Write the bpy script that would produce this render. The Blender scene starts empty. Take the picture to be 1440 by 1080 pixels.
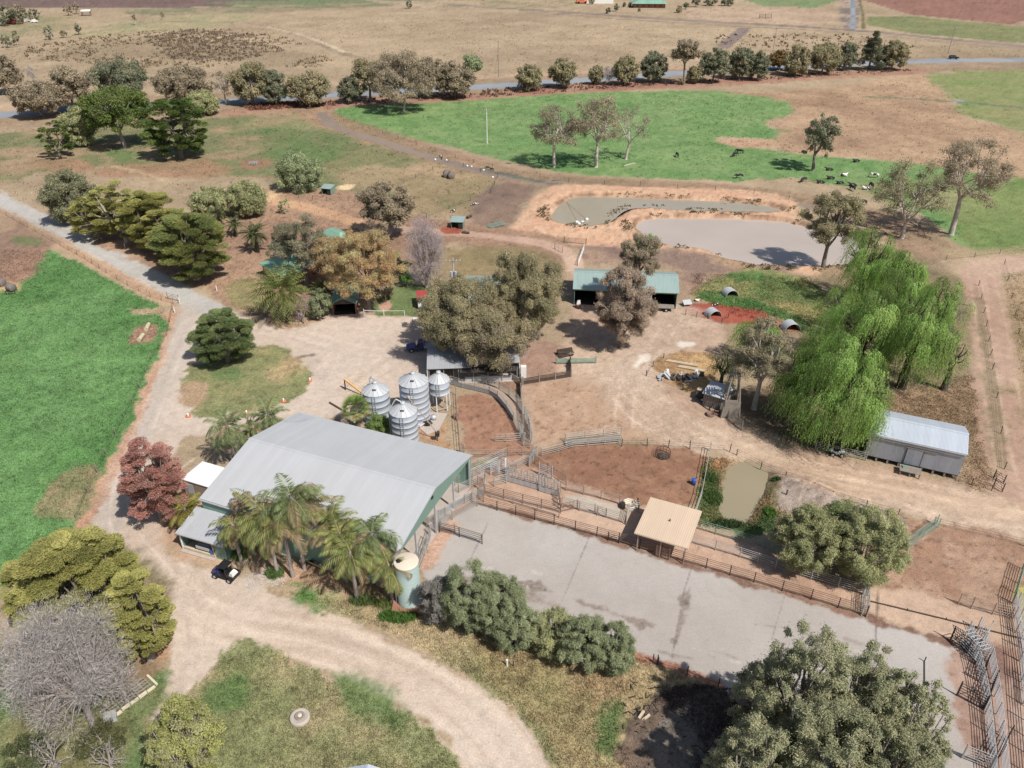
import bpy, bmesh, math, random
import numpy as np
from math import radians as R, sin, cos, pi
from mathutils import Vector, Matrix

# ------------------------------------------------------------------ camera, sky, sun
scene = bpy.context.scene
col = scene.collection
CAM_H = 64.0
CAM_DOWN = R(31.5)
FPX = 1096.0                      # focal length in pixels of the 1440 wide photograph
cam_d = bpy.data.cameras.new('camera')
cam = bpy.data.objects.new('camera', cam_d)
col.objects.link(cam)
cam.location = (0, 0, CAM_H)
cam.rotation_euler = (R(90) - CAM_DOWN, 0, 0)
cam_d.sensor_width = 36
cam_d.lens = 36 * FPX / 1440
cam_d.clip_end = 30000
cam_d.clip_start = 1
scene.camera = cam

SUN_EL, SUN_AZ = R(52), R(137)    # azimuth clockwise from +Y
world = bpy.data.worlds.new("World")
scene.world = world
world.use_nodes = True
wn = world.node_tree.nodes
sky = wn.new('ShaderNodeTexSky')
sky.sky_type = 'NISHITA'
sky.sun_disc = False
sky.sun_elevation = SUN_EL
sky.sun_rotation = SUN_AZ
sky.dust_density = 1.5
wn['Background'].inputs[1].default_value = 0.085
world.node_tree.links.new(sky.outputs[0], wn['Background'].inputs[0])
sd_ = bpy.data.lights.new('sun', 'SUN')
sd_.energy = 5.0
sd_.angle = R(0.5)
sd_.color = (1.0, 0.965, 0.915)
sun = bpy.data.objects.new('sun', sd_)
col.objects.link(sun)
sdir = Vector((cos(SUN_EL) * sin(SUN_AZ), cos(SUN_EL) * cos(SUN_AZ), sin(SUN_EL)))
sun.rotation_euler = sdir.to_track_quat('Z', 'Y').to_euler()
scene.view_settings.view_transform = 'Standard'
scene.view_settings.look = 'None'
scene.view_settings.gamma = 1
scene.view_settings.exposure = 0.17

# ------------------------------------------------------------------ maps between photo and place
ct, st = cos(CAM_DOWN), sin(CAM_DOWN)
def P(px, py, z=0.0):
    u = (px - 720) / FPX; v = (py - 540) / FPX
    t = (z - CAM_H) / (-st - v * ct)
    return Vector((u * t, (ct - v * st) * t, z))
def Pn(a, z=0.0):
    a = np.asarray(a, float)
    u = (a[:, 0] - 720) / FPX; v = (a[:, 1] - 540) / FPX
    t = (z - CAM_H) / (-st - v * ct)
    return np.stack([u * t, (ct - v * st) * t], 1)
def Q(x, y, z=0.0):
    Z = y * ct - (z - CAM_H) * st
    return (720 + FPX * x / Z, 540 - FPX * (y * st + (z - CAM_H) * ct) / Z)
def height_of(base, top_py):      # height of a thing on the ground whose top is seen at row top_py
    lo, hi = 0.0, 60.0
    for _ in range(40):
        m = (lo + hi) / 2
        if Q(base.x, base.y, m)[1] > top_py: lo = m
        else: hi = m
    return lo
def mpp(base, z=0):                # metres per photo pixel at a point
    return (base.y * ct - (z - CAM_H) * st) / FPX

# ------------------------------------------------------------------ scene bookkeeping
def tag(o, label=None, cat=None, group=None, kind=None):
    if label: o['label'] = label
    if cat: o['category'] = cat
    if group: o['group'] = group
    if kind: o['kind'] = kind
    return o
def thing(name, label, cat, loc=(0, 0, 0), rz=0.0, group=None):
    o = bpy.data.objects.new(name, None)
    o.empty_display_size = 0.3
    col.objects.link(o)
    o.location = loc; o.rotation_euler = (0, 0, rz)
    return tag(o, label, cat, group)
def link(name, me, mat, parent=None, loc=None):
    o = bpy.data.objects.new(name, me)
    col.objects.link(o)
    if mat is not None and not me.materials: me.materials.append(mat)
    if parent: o.parent = parent
    if loc is not None: o.location = loc
    return o
def dup(o, loc, rz=0, s=1.0, label=None):
    r = o.copy(); col.objects.link(r)
    r.location = loc; r.rotation_euler = (0, 0, rz); r.scale = (s, s, s)
    if label: r['label'] = label
    for ch in list(o.children):
        c = ch.copy(); col.objects.link(c); c.parent = r
        for g in ch.children:
            d = g.copy(); col.objects.link(d); d.parent = c
    return r

class MB:
    """collects simple solids and links them as one mesh"""
    def __init__(s): s.v = []; s.f = []; s.sm = []
    def add(s, vs, fs, smooth=False):
        b = len(s.v); s.v += [tuple(v) for v in vs]
        s.f += [[b + i for i in f] for f in fs]; s.sm += [smooth] * len(fs); return s
    def box(s, x0, x1, y0, y1, z0, z1):
        return s.add([(x0,y0,z0),(x1,y0,z0),(x1,y1,z0),(x0,y1,z0),(x0,y0,z1),(x1,y0,z1),(x1,y1,z1),(x0,y1,z1)],
                     [(3,2,1,0),(4,5,6,7),(0,1,5,4),(1,2,6,5),(2,3,7,6),(3,0,4,7)])
    def bar(s, p, q, w, h=None):
        p = Vector(p); q = Vector(q); h = h or w
        d = (q - p).normalized(); up = Vector((0,0,1)) if abs(d.z) < .95 else Vector((0,1,0))
        a = d.cross(up).normalized() * w / 2; b = a.cross(d).normalized() * h / 2
        vs = [e + k for e in (p, q) for k in (-a-b, a-b, a+b, -a+b)]
        return s.add(vs, [(3,2,1,0),(4,5,6,7),(0,1,5,4),(1,2,6,5),(2,3,7,6),(3,0,4,7)])
    def tube(s, p, q, r, r2=None, n=8, cap=True):
        p = Vector(p); q = Vector(q); r2 = r if r2 is None else r2
        d = (q - p).normalized(); up = Vector((0,0,1)) if abs(d.z) < .95 else Vector((0,1,0))
        a = d.cross(up).normalized(); b = a.cross(d).normalized()
        vs = []
        for c, rr in ((p, r), (q, r2)):
            for i in range(n):
                t = 2*pi*i/n; vs.append(c + (a*cos(t) + b*sin(t)) * rr)
        fs = [(i, (i+1) % n, n+(i+1) % n, n+i) for i in range(n)]
        if d.dot(Vector((0,0,1))) >= 0 or True:
            fs = [tuple(reversed(f)) for f in fs]
        s.add(vs, fs, True)
        if cap: s.add(vs, [tuple(range(n)), tuple(reversed(range(n, 2*n)))])
        return s
    def path(s, pts, rad, n=6):
        for i in range(len(pts)-1):
            r0 = rad[i] if hasattr(rad, '__len__') else rad
            r1 = rad[i+1] if hasattr(rad, '__len__') else rad
            s.tube(pts[i], pts[i+1], r0, r1, n, i in (0, len(pts)-2))
        return s
    def slab(s, c4, t):            # four corners (top face), thickness t downwards
        c4 = [Vector(c) for c in c4]
        n = (c4[1]-c4[0]).cross(c4[3]-c4[0]).normalized()
        if n.z < 0: c4 = c4[::-1]; n = -n
        lo = [c - n*t for c in c4]
        return s.add(c4+lo, [(0,1,2,3),(7,6,5,4),(0,4,5,1),(1,5,6,2),(2,6,7,3),(3,7,4,0)])
    def lathe(s, prof, n=24, c=(0,0), smooth=True):
        vs = []; 
        for r, z in prof:
            for i in range(n):
                t = 2*pi*i/n; vs.append((c[0]+r*cos(t), c[1]+r*sin(t), z))
        fs = [(k*n+i, k*n+(i+1)%n, (k+1)*n+(i+1)%n, (k+1)*n+i) for k in range(len(prof)-1) for i in range(n)]
        return s.add(vs, fs, smooth)
    def prism(s, poly, z0, z1):
        n = len(poly)
        vs = [(x,y,z0) for x,y in poly] + [(x,y,z1) for x,y in poly]
        return s.add(vs, [tuple(reversed(range(n))), tuple(range(n, 2*n))] + [(i,(i+1)%n,n+(i+1)%n,n+i) for i in range(n)])
    def mesh(s, name):
        me = bpy.data.meshes.new(name); me.from_pydata(s.v, [], s.f)
        me.polygons.foreach_set('use_smooth', s.sm); me.update(); return me
    def build(s, name, mat, parent=None, loc=None):
        return link(name, s.mesh(name), mat, parent, loc)

# ------------------------------------------------------------------ materials
def lin(c):
    c = np.asarray(c, float) / 255
    return np.where(c <= .04045, c / 12.92, ((c + .055) / 1.055) ** 2.4)
KL = 1.28
def alb(c, ds=.2):
    a = lin(c) / KL; y = (a*np.array([.3, .59, .11])).sum(-1, keepdims=True)
    return a*(1-ds)+y*ds     # colour seen in full sun -> surface colour
def newmat(name):
    m = bpy.data.materials.new(name); m.use_nodes = True
    return m, m.node_tree.nodes, m.node_tree.links, m.node_tree.nodes['Principled BSDF']
def paint(name, c, rough=.6, metal=0, var=.12, nscale=1.2, fine=14, bump=0, srgb=True, spec=.3):
    m, n, l, b = newmat(name)
    rgb = list(alb(c)) if srgb else list(c)
    tc = n.new('ShaderNodeTexCoord')
    a = n.new('ShaderNodeTexNoise'); a.inputs['Scale'].default_value = nscale; a.inputs['Detail'].default_value = 5
    f = n.new('ShaderNodeTexNoise'); f.inputs['Scale'].default_value = fine; f.inputs['Detail'].default_value = 3
    l.new(tc.outputs['Object'], a.inputs[0]); l.new(tc.outputs['Object'], f.inputs[0])
    ad = n.new('ShaderNodeMath'); ad.operation = 'ADD'
    l.new(a.outputs[0], ad.inputs[0]); l.new(f.outputs[0], ad.inputs[1])
    mr = n.new('ShaderNodeMapRange'); mr.inputs[1].default_value = .6; mr.inputs[2].default_value = 1.4
    mr.inputs[3].default_value = 1-var; mr.inputs[4].default_value = 1+var
    l.new(ad.outputs[0], mr.inputs[0])
    mx = n.new('ShaderNodeVectorMath'); mx.operation = 'SCALE'; mx.inputs[0].default_value = rgb
    l.new(mr.outputs[0], mx.inputs['Scale']); l.new(mx.outputs[0], b.inputs['Base Color'])
    b.inputs['Roughness'].default_value = rough; b.inputs['Metallic'].default_value = metal
    b.inputs['Specular IOR Level'].default_value = spec
    if bump:
        bp = n.new('ShaderNodeBump'); bp.inputs['Strength'].default_value = bump; bp.inputs['Distance'].default_value = .05
        l.new(f.outputs[0], bp.inputs['Height']); l.new(bp.outputs[0], b.inputs['Normal'])
    return m
def ribbed(name, c, axis='X', pitch=.25, rough=.45, metal=0.0, var=.1, dirt=None, panel=.76, depth=.03, rust=0.0):
    """sheet metal: ribs along one local axis, sheet-to-sheet tone changes, weather streaks"""
    m, n, l, b = newmat(name)
    tc = n.new('ShaderNodeTexCoord'); sx = n.new('ShaderNodeSeparateXYZ'); l.new(tc.outputs['Object'], sx.inputs[0])
    def mth(op, a, bb=None):
        q = n.new('ShaderNodeMath'); q.operation = op
        for i, x in enumerate((a, bb)):
            if x is None: continue
            if isinstance(x, (int, float)): q.inputs[i].default_value = x
            else: l.new(x, q.inputs[i])
        return q.outputs[0]
    co = sx.outputs[axis]
    rib = mth('SINE', mth('MULTIPLY', co, 2*pi/pitch))
    cell = mth('FLOOR', mth('DIVIDE', co, panel))
    wn_ = n.new('ShaderNodeTexWhiteNoise'); wn_.noise_dimensions = '1D'; l.new(cell, wn_.inputs['W'])
    seam = mth('LESS_THAN', mth('FRACT', mth('DIVIDE', co, panel)), .06)
    mp = n.new('ShaderNodeMapping'); l.new(tc.outputs['Object'], mp.inputs[0])
    mp.inputs['Scale'].default_value = (2.2, .35, .5) if axis == 'X' else (.35, 2.2, .5)
    a = n.new('ShaderNodeTexNoise'); a.inputs['Scale'].default_value = 1.0; a.inputs['Detail'].default_value = 6
    a.inputs['Roughness'].default_value = .65
    l.new(mp.outputs[0], a.inputs[0])
    big = n.new('ShaderNodeTexNoise'); big.inputs['Scale'].default_value = .22; big.inputs['Detail'].default_value = 4
    l.new(tc.outputs['Object'], big.inputs[0])
    t = mth('ADD', mth('MULTIPLY', mth('SUBTRACT', a.outputs[0], .5), 1.6*var*2), mth('MULTIPLY', mth('SUBTRACT', wn_.outputs[0], .5), var))
    t = mth('ADD', t, mth('MULTIPLY', mth('SUBTRACT', big.outputs[0], .5), var*2.5))
    t = mth('SUBTRACT', mth('ADD', t, 1.0), mth('MULTIPLY', seam, .07))
    t = mth('ADD', t, mth('MULTIPLY', rib, .025))
    mx = n.new('ShaderNodeVectorMath'); mx.operation = 'SCALE'; mx.inputs[0].default_value = list(alb(c))
    l.new(t, mx.inputs['Scale'])
    out = mx.outputs[0]
    if rust:
        rn = n.new('ShaderNodeTexNoise'); rn.inputs['Scale'].default_value = .9; rn.inputs['Detail'].default_value = 8
        l.new(tc.outputs['Object'], rn.inputs[0])
        rr = n.new('ShaderNodeMapRange'); rr.inputs[1].default_value = .58; rr.inputs[2].default_value = .75; rr.inputs[4].default_value = rust
        l.new(rn.outputs[0], rr.inputs[0])
        mm = n.new('ShaderNodeMix'); mm.data_type = 'RGBA'; l.new(rr.outputs[0], mm.inputs[0])
        l.new(out, mm.inputs[6]); mm.inputs[7].default_value = (.22, .12, .07, 1); out = mm.outputs[2]
    l.new(out, b.inputs['Base Color'])
    bp = n.new('ShaderNodeBump'); bp.inputs['Strength'].default_value = .22; bp.inputs['Distance'].default_value = depth
    l.new(rib, bp.inputs['Height']); l.new(bp.outputs[0], b.inputs['Normal'])
    b.inputs['Roughness'].default_value = rough; b.inputs['Metallic'].default_value = metal
    b.inputs['Specular IOR Level'].default_value = .35
    return m

M = {}
M['roof_grey'] = ribbed('roof_grey', (194,195,196), 'X', .25, .5, .05, .05)
M['roof_annex'] = ribbed('roof_annex', (188,190,194), 'X', .25, .5, .05, .07, rust=.15)
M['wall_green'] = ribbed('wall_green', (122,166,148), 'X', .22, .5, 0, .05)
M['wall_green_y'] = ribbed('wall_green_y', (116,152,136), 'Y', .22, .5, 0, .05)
M['roof_green'] = ribbed('roof_green', (152,176,168), 'X', .25, .45, .05, .07)
M['roof_teal'] = ribbed('roof_teal', (128,178,150), 'X', .25, .5, 0, .14, rust=.1)
M['roof_pale'] = ribbed('roof_pale', (178,180,184), 'X', .25, .5, .1, .12, rust=.2)
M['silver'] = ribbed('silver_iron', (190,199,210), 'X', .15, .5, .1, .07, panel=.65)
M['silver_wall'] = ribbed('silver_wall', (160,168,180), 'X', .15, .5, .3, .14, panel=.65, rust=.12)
M['galv'] = ribbed('galvanised', (186,194,204), 'Z', .85, .5, .15, .04, panel=.9, depth=.02)
M['galv_plain'] = paint('galvanised_plain', (196,198,200), .5, .15, .12)
M['white'] = paint('white_paint', (238,236,230), .5, 0, .05)
M['white_roof'] = ribbed('white_roof', (246,245,240), 'X', .3, .5, 0, .03)
M['tan_roof'] = ribbed('tan_roof', (220,190,156), 'X', .25, .55, 0, .05)
M['rail_grey'] = paint('rail_grey', (185,183,176), .5, .25, .2)
M['rail_rust'] = paint('rail_rust', (135,100,84), .75, .1, .3)
M['rail_pink'] = paint('rail_weathered', (176,150,132), .7, .1, .25)
M['rail_green'] = paint('rail_green', (130,160,140), .6, .1, .25)
M['steel_dark'] = paint('steel_dark', (70,64,62), .6, .3, .3)
M['timber'] = paint('grey_timber', (150,138,124), .85, 0, .3, 2, 20, .3)
M['timber_dark'] = paint('dark_timber', (92,76,64), .9, 0, .3, 2, 20, .3)
M['timber_pale'] = paint('pale_timber', (212,190,156), .85, 0, .2, 2, 20, .3)
M['concrete'] = paint('concrete', (190,174,160), .9, 0, .14, 1.5, 25, .2)
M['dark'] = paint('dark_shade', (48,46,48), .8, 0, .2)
M['black'] = paint('black_rubber', (34,34,36), .75, 0, .15)
M['tank_green'] = ribbed('tank_green', (172,196,190), 'Z', .5, .5, 0, .04, panel=1.3, depth=.01)
M['cream'] = paint('tank_cream', (226,208,180), .6, 0, .08)
M['red'] = paint('red_paint', (190,60,62), .5, 0, .1)
M['blue'] = paint('blue_paint', (60,66,130), .4, 0, .12, spec=.5)
M['blue_bright'] = paint('blue_plastic', (32,96,190), .4, 0, .06, spec=.5)
M['orange'] = paint('orange_paint', (226,118,56), .5, 0, .08)
M['yellow'] = paint('yellow_paint', (228,172,60), .5, 0, .08)
M['brick'] = paint('brick', (170,112,88), .9, 0, .2)
M['straw'] = paint('straw', (196,172,136), .95, 0, .35, 3, 30, .5)
M['straw_grey'] = paint('weathered_straw', (134,122,112), .95, 0, .35, 3, 30, .5)
M['wood_log'] = paint('sawn_log', (205,190,150), .9, 0, .25, 3, 20, .4)
M['glass'] = paint('dark_glass', (46,54,66), .12, 0, .05, spec=.8)
M['bark'] = paint('bark', (142,128,114), .95, 0, .35, 1.2, 9, .6)
M['bark_pale'] = paint('pale_bark', (196,182,168), .9, 0, .3, 1.0, 8, .5)
M['bark_dark'] = paint('dark_bark', (92,78,68), .95, 0, .35, 1.2, 9, .6)
M['bark_grey'] = paint('grey_dead_wood', (168,154,146), .95, 0, .3, 1.2, 9, .5)

def foliage_mat(name, trans=.25, rough=.6):
    m, n, l, b = newmat(name)
    at = n.new('ShaderNodeAttribute'); at.attribute_name = 'Col'
    l.new(at.outputs['Color'], b.inputs['Base Color'])
    b.inputs['Roughness'].default_value = rough
    b.inputs['Specular IOR Level'].default_value = .18
    tr = n.new('ShaderNodeBsdfTranslucent'); l.new(at.outputs['Color'], tr.inputs[0])
    mx = n.new('ShaderNodeMixShader'); mx.inputs[0].default_value = trans
    l.new(b.outputs[0], mx.inputs[1]); l.new(tr.outputs[0], mx.inputs[2])
    l.new(mx.outputs[0], n['Material Output'].inputs[0])
    return m
M['leaf'] = foliage_mat('foliage', .38)
M['twig'] = foliage_mat('twigs', 0, .9)

# ------------------------------------------------------------------ noise
def hsh(ix, iy, s):
    with np.errstate(over='ignore'):
        h = (ix.astype(np.int64) * 374761393 + iy.astype(np.int64) * 668265263 + s * 974634777) & 0xffffffff
        h = ((h ^ (h >> 13)) * 1274126177) & 0xffffffff
        return ((h ^ (h >> 16)) & 0xffff) / 65535.0
def vnoise(x, y, s=0):
    ix = np.floor(x); iy = np.floor(y); fx = x - ix; fy = y - iy
    fx = fx*fx*(3-2*fx); fy = fy*fy*(3-2*fy)
    a = hsh(ix, iy, s); b = hsh(ix+1, iy, s); c = hsh(ix, iy+1, s); d = hsh(ix+1, iy+1, s)
    return (a*(1-fx)+b*fx)*(1-fy) + (c*(1-fx)+d*fx)*fy
def fbm(x, y, size, octv=4, s=0, gain=.55):
    r = 0; amp = 1; tot = 0; f = 1/size
    for o in range(octv):
        r = r + amp*vnoise(x*f+17.3*o, y*f+9.1*o, s+o); tot += amp; amp *= gain; f *= 2.03
    return r/tot

# ------------------------------------------------------------------ the ground: one sheet, its cover laid out in metres
rows = np.concatenate([np.arange(1400, 1120, -8.), np.arange(1120, 240, -2.), np.arange(240, 20, -1.6), np.arange(20, -90, -2.0),
                       np.array([-95, -100, -105, -110, -115, -119, -122, -125, -127, -128.5])])
cols_ = np.concatenate([np.arange(-1500, -860, 30.), np.arange(-860, 860.1, 2.15), np.arange(890, 1501, 30.)])
v_ = (rows - 540) / FPX
t_ = CAM_H / (st + v_ * ct)
gy = (ct - v_ * st) * t_
GX = (cols_[None, :] / FPX) * t_[:, None]
GY = np.repeat(gy[:, None], len(cols_), 1)
nr, nc = GX.shape
X = GX.ravel(); Y = GY.ravel(); NV = X.size
pxm = (Y * ct + CAM_H * st) / FPX           # metres per pixel there (for sensible detail)
n_big = fbm(X, Y, 60, 4, 3); n_mid = fbm(X, Y, 14, 4, 11); n_sm = fbm(X, Y, 3.2, 4, 23); n_det = fbm(X, Y, .9, 3, 37)
wx = fbm(X, Y, 7, 4, 51) - .5; wx2 = fbm(X, Y, 1.6, 3, 57) - .5
COL = np.zeros((NV, 3)); TEX = np.zeros((NV, 4)); CLS = np.zeros(NV, np.int8); HGT = np.zeros(NV)

def seg_dist(x, y, pts, closed):
    d = np.full(x.shape, 1e9); inside = np.zeros(x.shape, bool)
    n = len(pts)
    for i in range(n if closed else n-1):
        ax, ay = pts[i]; bx, by = pts[(i+1) % n]
        ex, ey = bx-ax, by-ay; L2 = ex*ex+ey*ey + 1e-9
        t = np.clip(((x-ax)*ex+(y-ay)*ey)/L2, 0, 1)
        d = np.minimum(d, (x-ax-t*ex)**2+(y-ay-t*ey)**2)
        if closed:
            cnd = (ay > y) != (by > y)
            if abs(ey) > 1e-9:
                inside ^= cnd & (x < ex*(y-ay)/ey+ax)
    d = np.sqrt(d)
    return np.where(inside, -d, d) if closed else d
def smooth_poly(p, it=2, closed=True):
    p = np.asarray(p, float)
    for _ in range(it):
        q = np.roll(p, -1, 0) if closed else p[1:]
        b = p if closed else p[:-1]
        n = np.empty((2*len(b), 2)); n[0::2] = .75*b+.25*q; n[1::2] = .25*b+.75*q
        if not closed: n = np.vstack([p[:1], n, p[-1:]])
        p = n
    return p
def region(poly, feather, warp, stroke=None, smooth=1, world=False):
    p = np.asarray(poly, float) if world else Pn(poly)
    if smooth: p = smooth_poly(p, smooth, stroke is None)
    pad = abs(warp)*2 + feather*2 + (stroke or 0) + 1
    m = (X > p[:,0].min()-pad) & (X < p[:,0].max()+pad) & (Y > p[:,1].min()-pad) & (Y < p[:,1].max()+pad)
    idx = np.nonzero(m)[0]
    d = seg_dist(X[idx], Y[idx], p, stroke is None)
    if stroke is not None: d = d - stroke/2
    d0 = d
    d = d + warp*2*wx[idx] + min(warp, 1.0)*(2.0*wx2[idx] + 1.1*(n_det[idx]-.5))
    w = np.clip(.5 - d/feather, 0, 1); w = w*w*(3-2*w)
    return idx, w, d0
def two(idx, a, b, noise, lo=.35, hi=.65):
    t = np.clip((noise[idx]-lo)/(hi-lo), 0, 1)[:, None]
    return alb(a)[None]*(1-t) + alb(b)[None]*t
def cover(poly, a, b=None, feather=1.0, warp=1.0, noise=None, tex=(1, 0, 0), cls=None, k=1.0, stroke=None, smooth=1, lo=.35, hi=.65):
    idx, w, d = region(poly, feather, warp, stroke, smooth)
    if not len(idx): return
    c = two(idx, a, b or a, n_mid if noise is None else noise, lo, hi)
    w1 = (w*k)[:, None]
    COL[idx] = COL[idx]*(1-w1) + c*w1
    TEX[idx, :3] = TEX[idx, :3]*(1-w1) + np.array(tex)[None]*w1
    if cls is not None: CLS[idx[w > .5]] = cls

def tracks(path, offs, cols, w=.45, k=.55):
    p = smooth_poly(Pn(path), 2, False)
    d = np.gradient(p, axis=0); d /= np.linalg.norm(d, axis=1)[:, None]+1e-9
    nn = np.stack([-d[:, 1], d[:, 0]], 1)
    for i, o in enumerate(offs):
        q = p + nn*o
        pad = 3
        m = (X > q[:,0].min()-pad) & (X < q[:,0].max()+pad) & (Y > q[:,1].min()-pad) & (Y < q[:,1].max()+pad)
        idx = np.nonzero(m)[0]
        dd = seg_dist(X[idx], Y[idx], q, False) - w/2 + .5*wx[idx] + .3*wx2[idx]
        a = np.clip(.5-dd/.35, 0, 1)*k*np.clip((n_sm[idx]-.25)*2.6, .15, 1)
        COL[idx] = COL[idx]*(1-a[:, None]) + alb(cols[i % len(cols)])[None]*a[:, None]
g_f = np.random.default_rng(8)
# base: dry stubble
COL[:] = two(np.arange(NV), (186,160,126), (158,134,104), n_big*.5+n_mid*.5, .3, .7)
TEX[:, 0] = .7
STUB = ((178,152,118), (196,172,138))
# far fields
cover([(-200,-60),(640,-60),(560,-4),(450,3),(330,8),(200,12),(60,10),(-200,14)], (128,100,98), (118,96,86), 3, 4)
cover([(170,14),(330,9),(470,2),(640,0),(500,12),(330,20),(180,22)], (128,126,92), (160,140,108), 4, 6)
cover([(250,4),(400,0),(640,-6),(700,-4),(560,2),(400,8)], (110,130,84), (125,130,90), 3, 5)
cover([(90,44),(180,30),(300,18),(380,22),(300,38),(190,46),(110,60)], (158,150,108), (176,156,116), 6, 8)
cover([(-20,20),(100,22),(120,40),(-20,60)], (170,146,110), (150,140,100), 6, 8)
cover([(600,-40),(780,-30),(860,6),(700,14),(560,8)], (150,136,100), (180,154,120), 6, 10)
cover([(1032,-30),(1188,-30),(1186,12),(1035,7)], (120,140,86), (128,142,92), 2, 1)
cover([(960,8),(1180,14),(1178,38),(960,28)], (190,160,130), (176,146,118), 3, 2)
cover([(1205,-30),(1500,-30),(1500,42),(1216,14)], (158,110,94), (148,104,88), 2, 1)
cover([(1218,17),(1500,44),(1500,66),(1222,42)], (136,138,84), (124,130,78), 2, 2)
cover([(1184,-20),(1206,-20),(1212,42),(1178,42)], (176,150,130), (130,116,106), 2, 2)
cover([(1197,-10),(1200,12),(1199,42)], (120,135,150), (150,155,160), 1, .4, stroke=3.2, tex=(0,0,0))
cover([(1209,0),(1214,20),(1214,40)], (120,110,70), None, 1, .6, stroke=2, )
cover([(400,-8),(780,16),(960,29),(1180,40),(1440,66),(1600,80)], (132,114,104), (150,132,120), 3, 1, stroke=9, cls=3, tex=(0,.6,0))
cover([(780,20),(960,33),(1180,44),(1440,70)], (120,104,90), (150,128,108), 3, 2, stroke=5, k=.6)
cover([(1046,40),(1018,66)], (140,120,112), None, 2, 1, stroke=8, cls=3)
cover([(200,30),(340,30),(372,36),(420,48),(480,76),(520,84)], (140,120,98), (168,146,116), 3, 1.5, stroke=5, k=.8)
cover([(376,38),(430,50),(486,74)], (208,188,156), None, 2, 1, stroke=2.2, k=.8)
cover([(20,66),(130,45),(230,30),(300,30)], (150,128,96), None, 3, 2, stroke=3, k=.7)
cover([(480,-5),(520,0),(640,4),(600,14)], (200,170,136), None, 6, 6, k=.5)
cover([(30,88),(120,60),(220,50),(330,62),(450,78),(440,96),(330,86),(200,80),(100,84)], (158,138,104), (140,116,90), 12, 10, k=.6, noise=n_sm)
cover([(1240,60),(1440,72),(1600,90),(1600,80),(1440,76)], (160,146,110), None, 3, 3, k=.6)
# highway and its verges
HW = [(-160,176),(0,162),(110,151),(230,147),(330,143),(480,132),(640,124),(760,117),(900,107),(1000,100),(1130,93),(1280,86),(1440,84),(1640,82)]
cover([(x, y+4) for x, y in HW], (168,136,108), (150,128,98), 5, 4, stroke=44, k=.8)
cover([(340,158),(480,146),(640,139),(760,131),(860,122),(1000,116),(1130,108),(1290,100)], (166,112,92), (178,132,106), 6, 4, stroke=16, k=.85)
cover([(480,118),(640,110),(760,104),(900,98),(1100,84)], (196,158,128), None, 4, 3, stroke=7, k=.6)
cover([(960,84),(1060,78)], (204,166,134), None, 4, 3, stroke=9, k=.7)
cover([(-60,150),(60,142),(100,146),(60,156),(-60,160)], (196,164,130), None, 4, 4, k=.7)
cover([(-60,188),(60,180),(170,172),(240,165)], (176,148,118), None, 5, 3, stroke=9, k=.7)
cover(HW, (152,160,166), (140,148,156), 1.2, .25, stroke=10.5, cls=1, tex=(0,.35,0), smooth=2)
# centre mid paddocks
cover([(-200,200),(0,186),(200,172),(330,164),(470,150),(560,196),(700,238),(715,262),(700,300),(560,300),(430,262),(250,238),(160,240),(60,236),(0,262),(-200,200)], (124,126,80), (166,138,104), 6, 6, lo=.47, hi=.66)
cover([(335,168),(440,158),(470,165),(440,186),(360,186)], (140,138,88), (156,138,98), 6, 5)
cover([(355,180),(440,184),(520,200),(600,222),(520,240),(430,232),(350,214)], (104,126,68), (132,128,84), 8, 7)
cover([(240,225),(300,222),(330,240),(280,252),(150,248),(60,238),(30,222),(110,222),(150,236)], (172,126,96), (150,122,88), 4, 5, k=.8)
cover([(150,210),(200,214),(185,228),(150,226)], (84,124,58), None, 4, 4, k=.8)
cover([(335,224),(375,222),(380,236),(340,238)], (164,116,90), None, 3, 3, k=.8)
cover([(150,232),(200,242),(250,262)], (196,168,126), None, 2, 2, stroke=1.4, k=.7)
cover([(560,232),(640,222),(720,252),(700,300),(640,310),(560,290)], (168,138,104), (146,128,88), 6, 6)
cover([(610,275),(670,270),(680,288),(620,300)], (104,118,66), (150,126,90), 4, 4, k=.7)
cover([(700,245),(765,258),(740,290),(720,322),(660,322),(650,305)], (146,118,100), (128,104,92), 4, 3)
cover([(460,235),(640,228),(690,238),(640,262),(540,280)], (190,158,118), (160,138,100), 5, 6, k=.7)
# pasture
cover([(466,156),(480,150),(560,147),(640,143),(700,139),(760,133),(840,130),(900,128),(1000,128),(1080,129),(1112,142),(1122,156),(1110,164),(1085,166),(1072,174),(1100,190),(1090,196),(1040,193),(1006,191),(1006,199),(1040,206),(1085,210),(1120,216),(1160,220),(1240,225),(1330,235),(1460,262),(1600,300),(1600,350),(1460,358),(1350,352),(1320,320),(1260,282),(1210,262),(1180,262),(1130,250),(1060,254),(900,250),(820,246),(740,232),(640,208),(540,186),(476,172)],
      (98,144,70), (126,154,86), 1.8, 2.5, noise=n_mid*.6+n_sm*.4, tex=(.9,0,.1), lo=.3, hi=.7)
cover([(600,158),(720,146),(760,152),(700,166)], (140,140,88), (100,140,66), 6, 5, k=.5)
cover([(1180,262),(1330,240),(1460,262),(1460,300),(1330,300),(1240,285)], (118,136,72), (160,146,100), 6, 6, k=.65)
cover([(1000,128),(1130,130),(1300,100),(1330,128),(1346,160),(1400,176),(1460,196),(1600,220),(1600,290),(1460,258),(1330,233),(1240,224),(1160,219),(1090,212),(1088,200),(1108,186),(1082,172),(1120,160),(1108,140)], (190,154,118), (160,126,96), 4, 3, noise=n_big*.4+n_mid*.6)
cover([(1008,196),(1080,196),(1110,210),(1020,206)], (196,152,118), (176,146,104), 2.5, 3)
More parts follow.
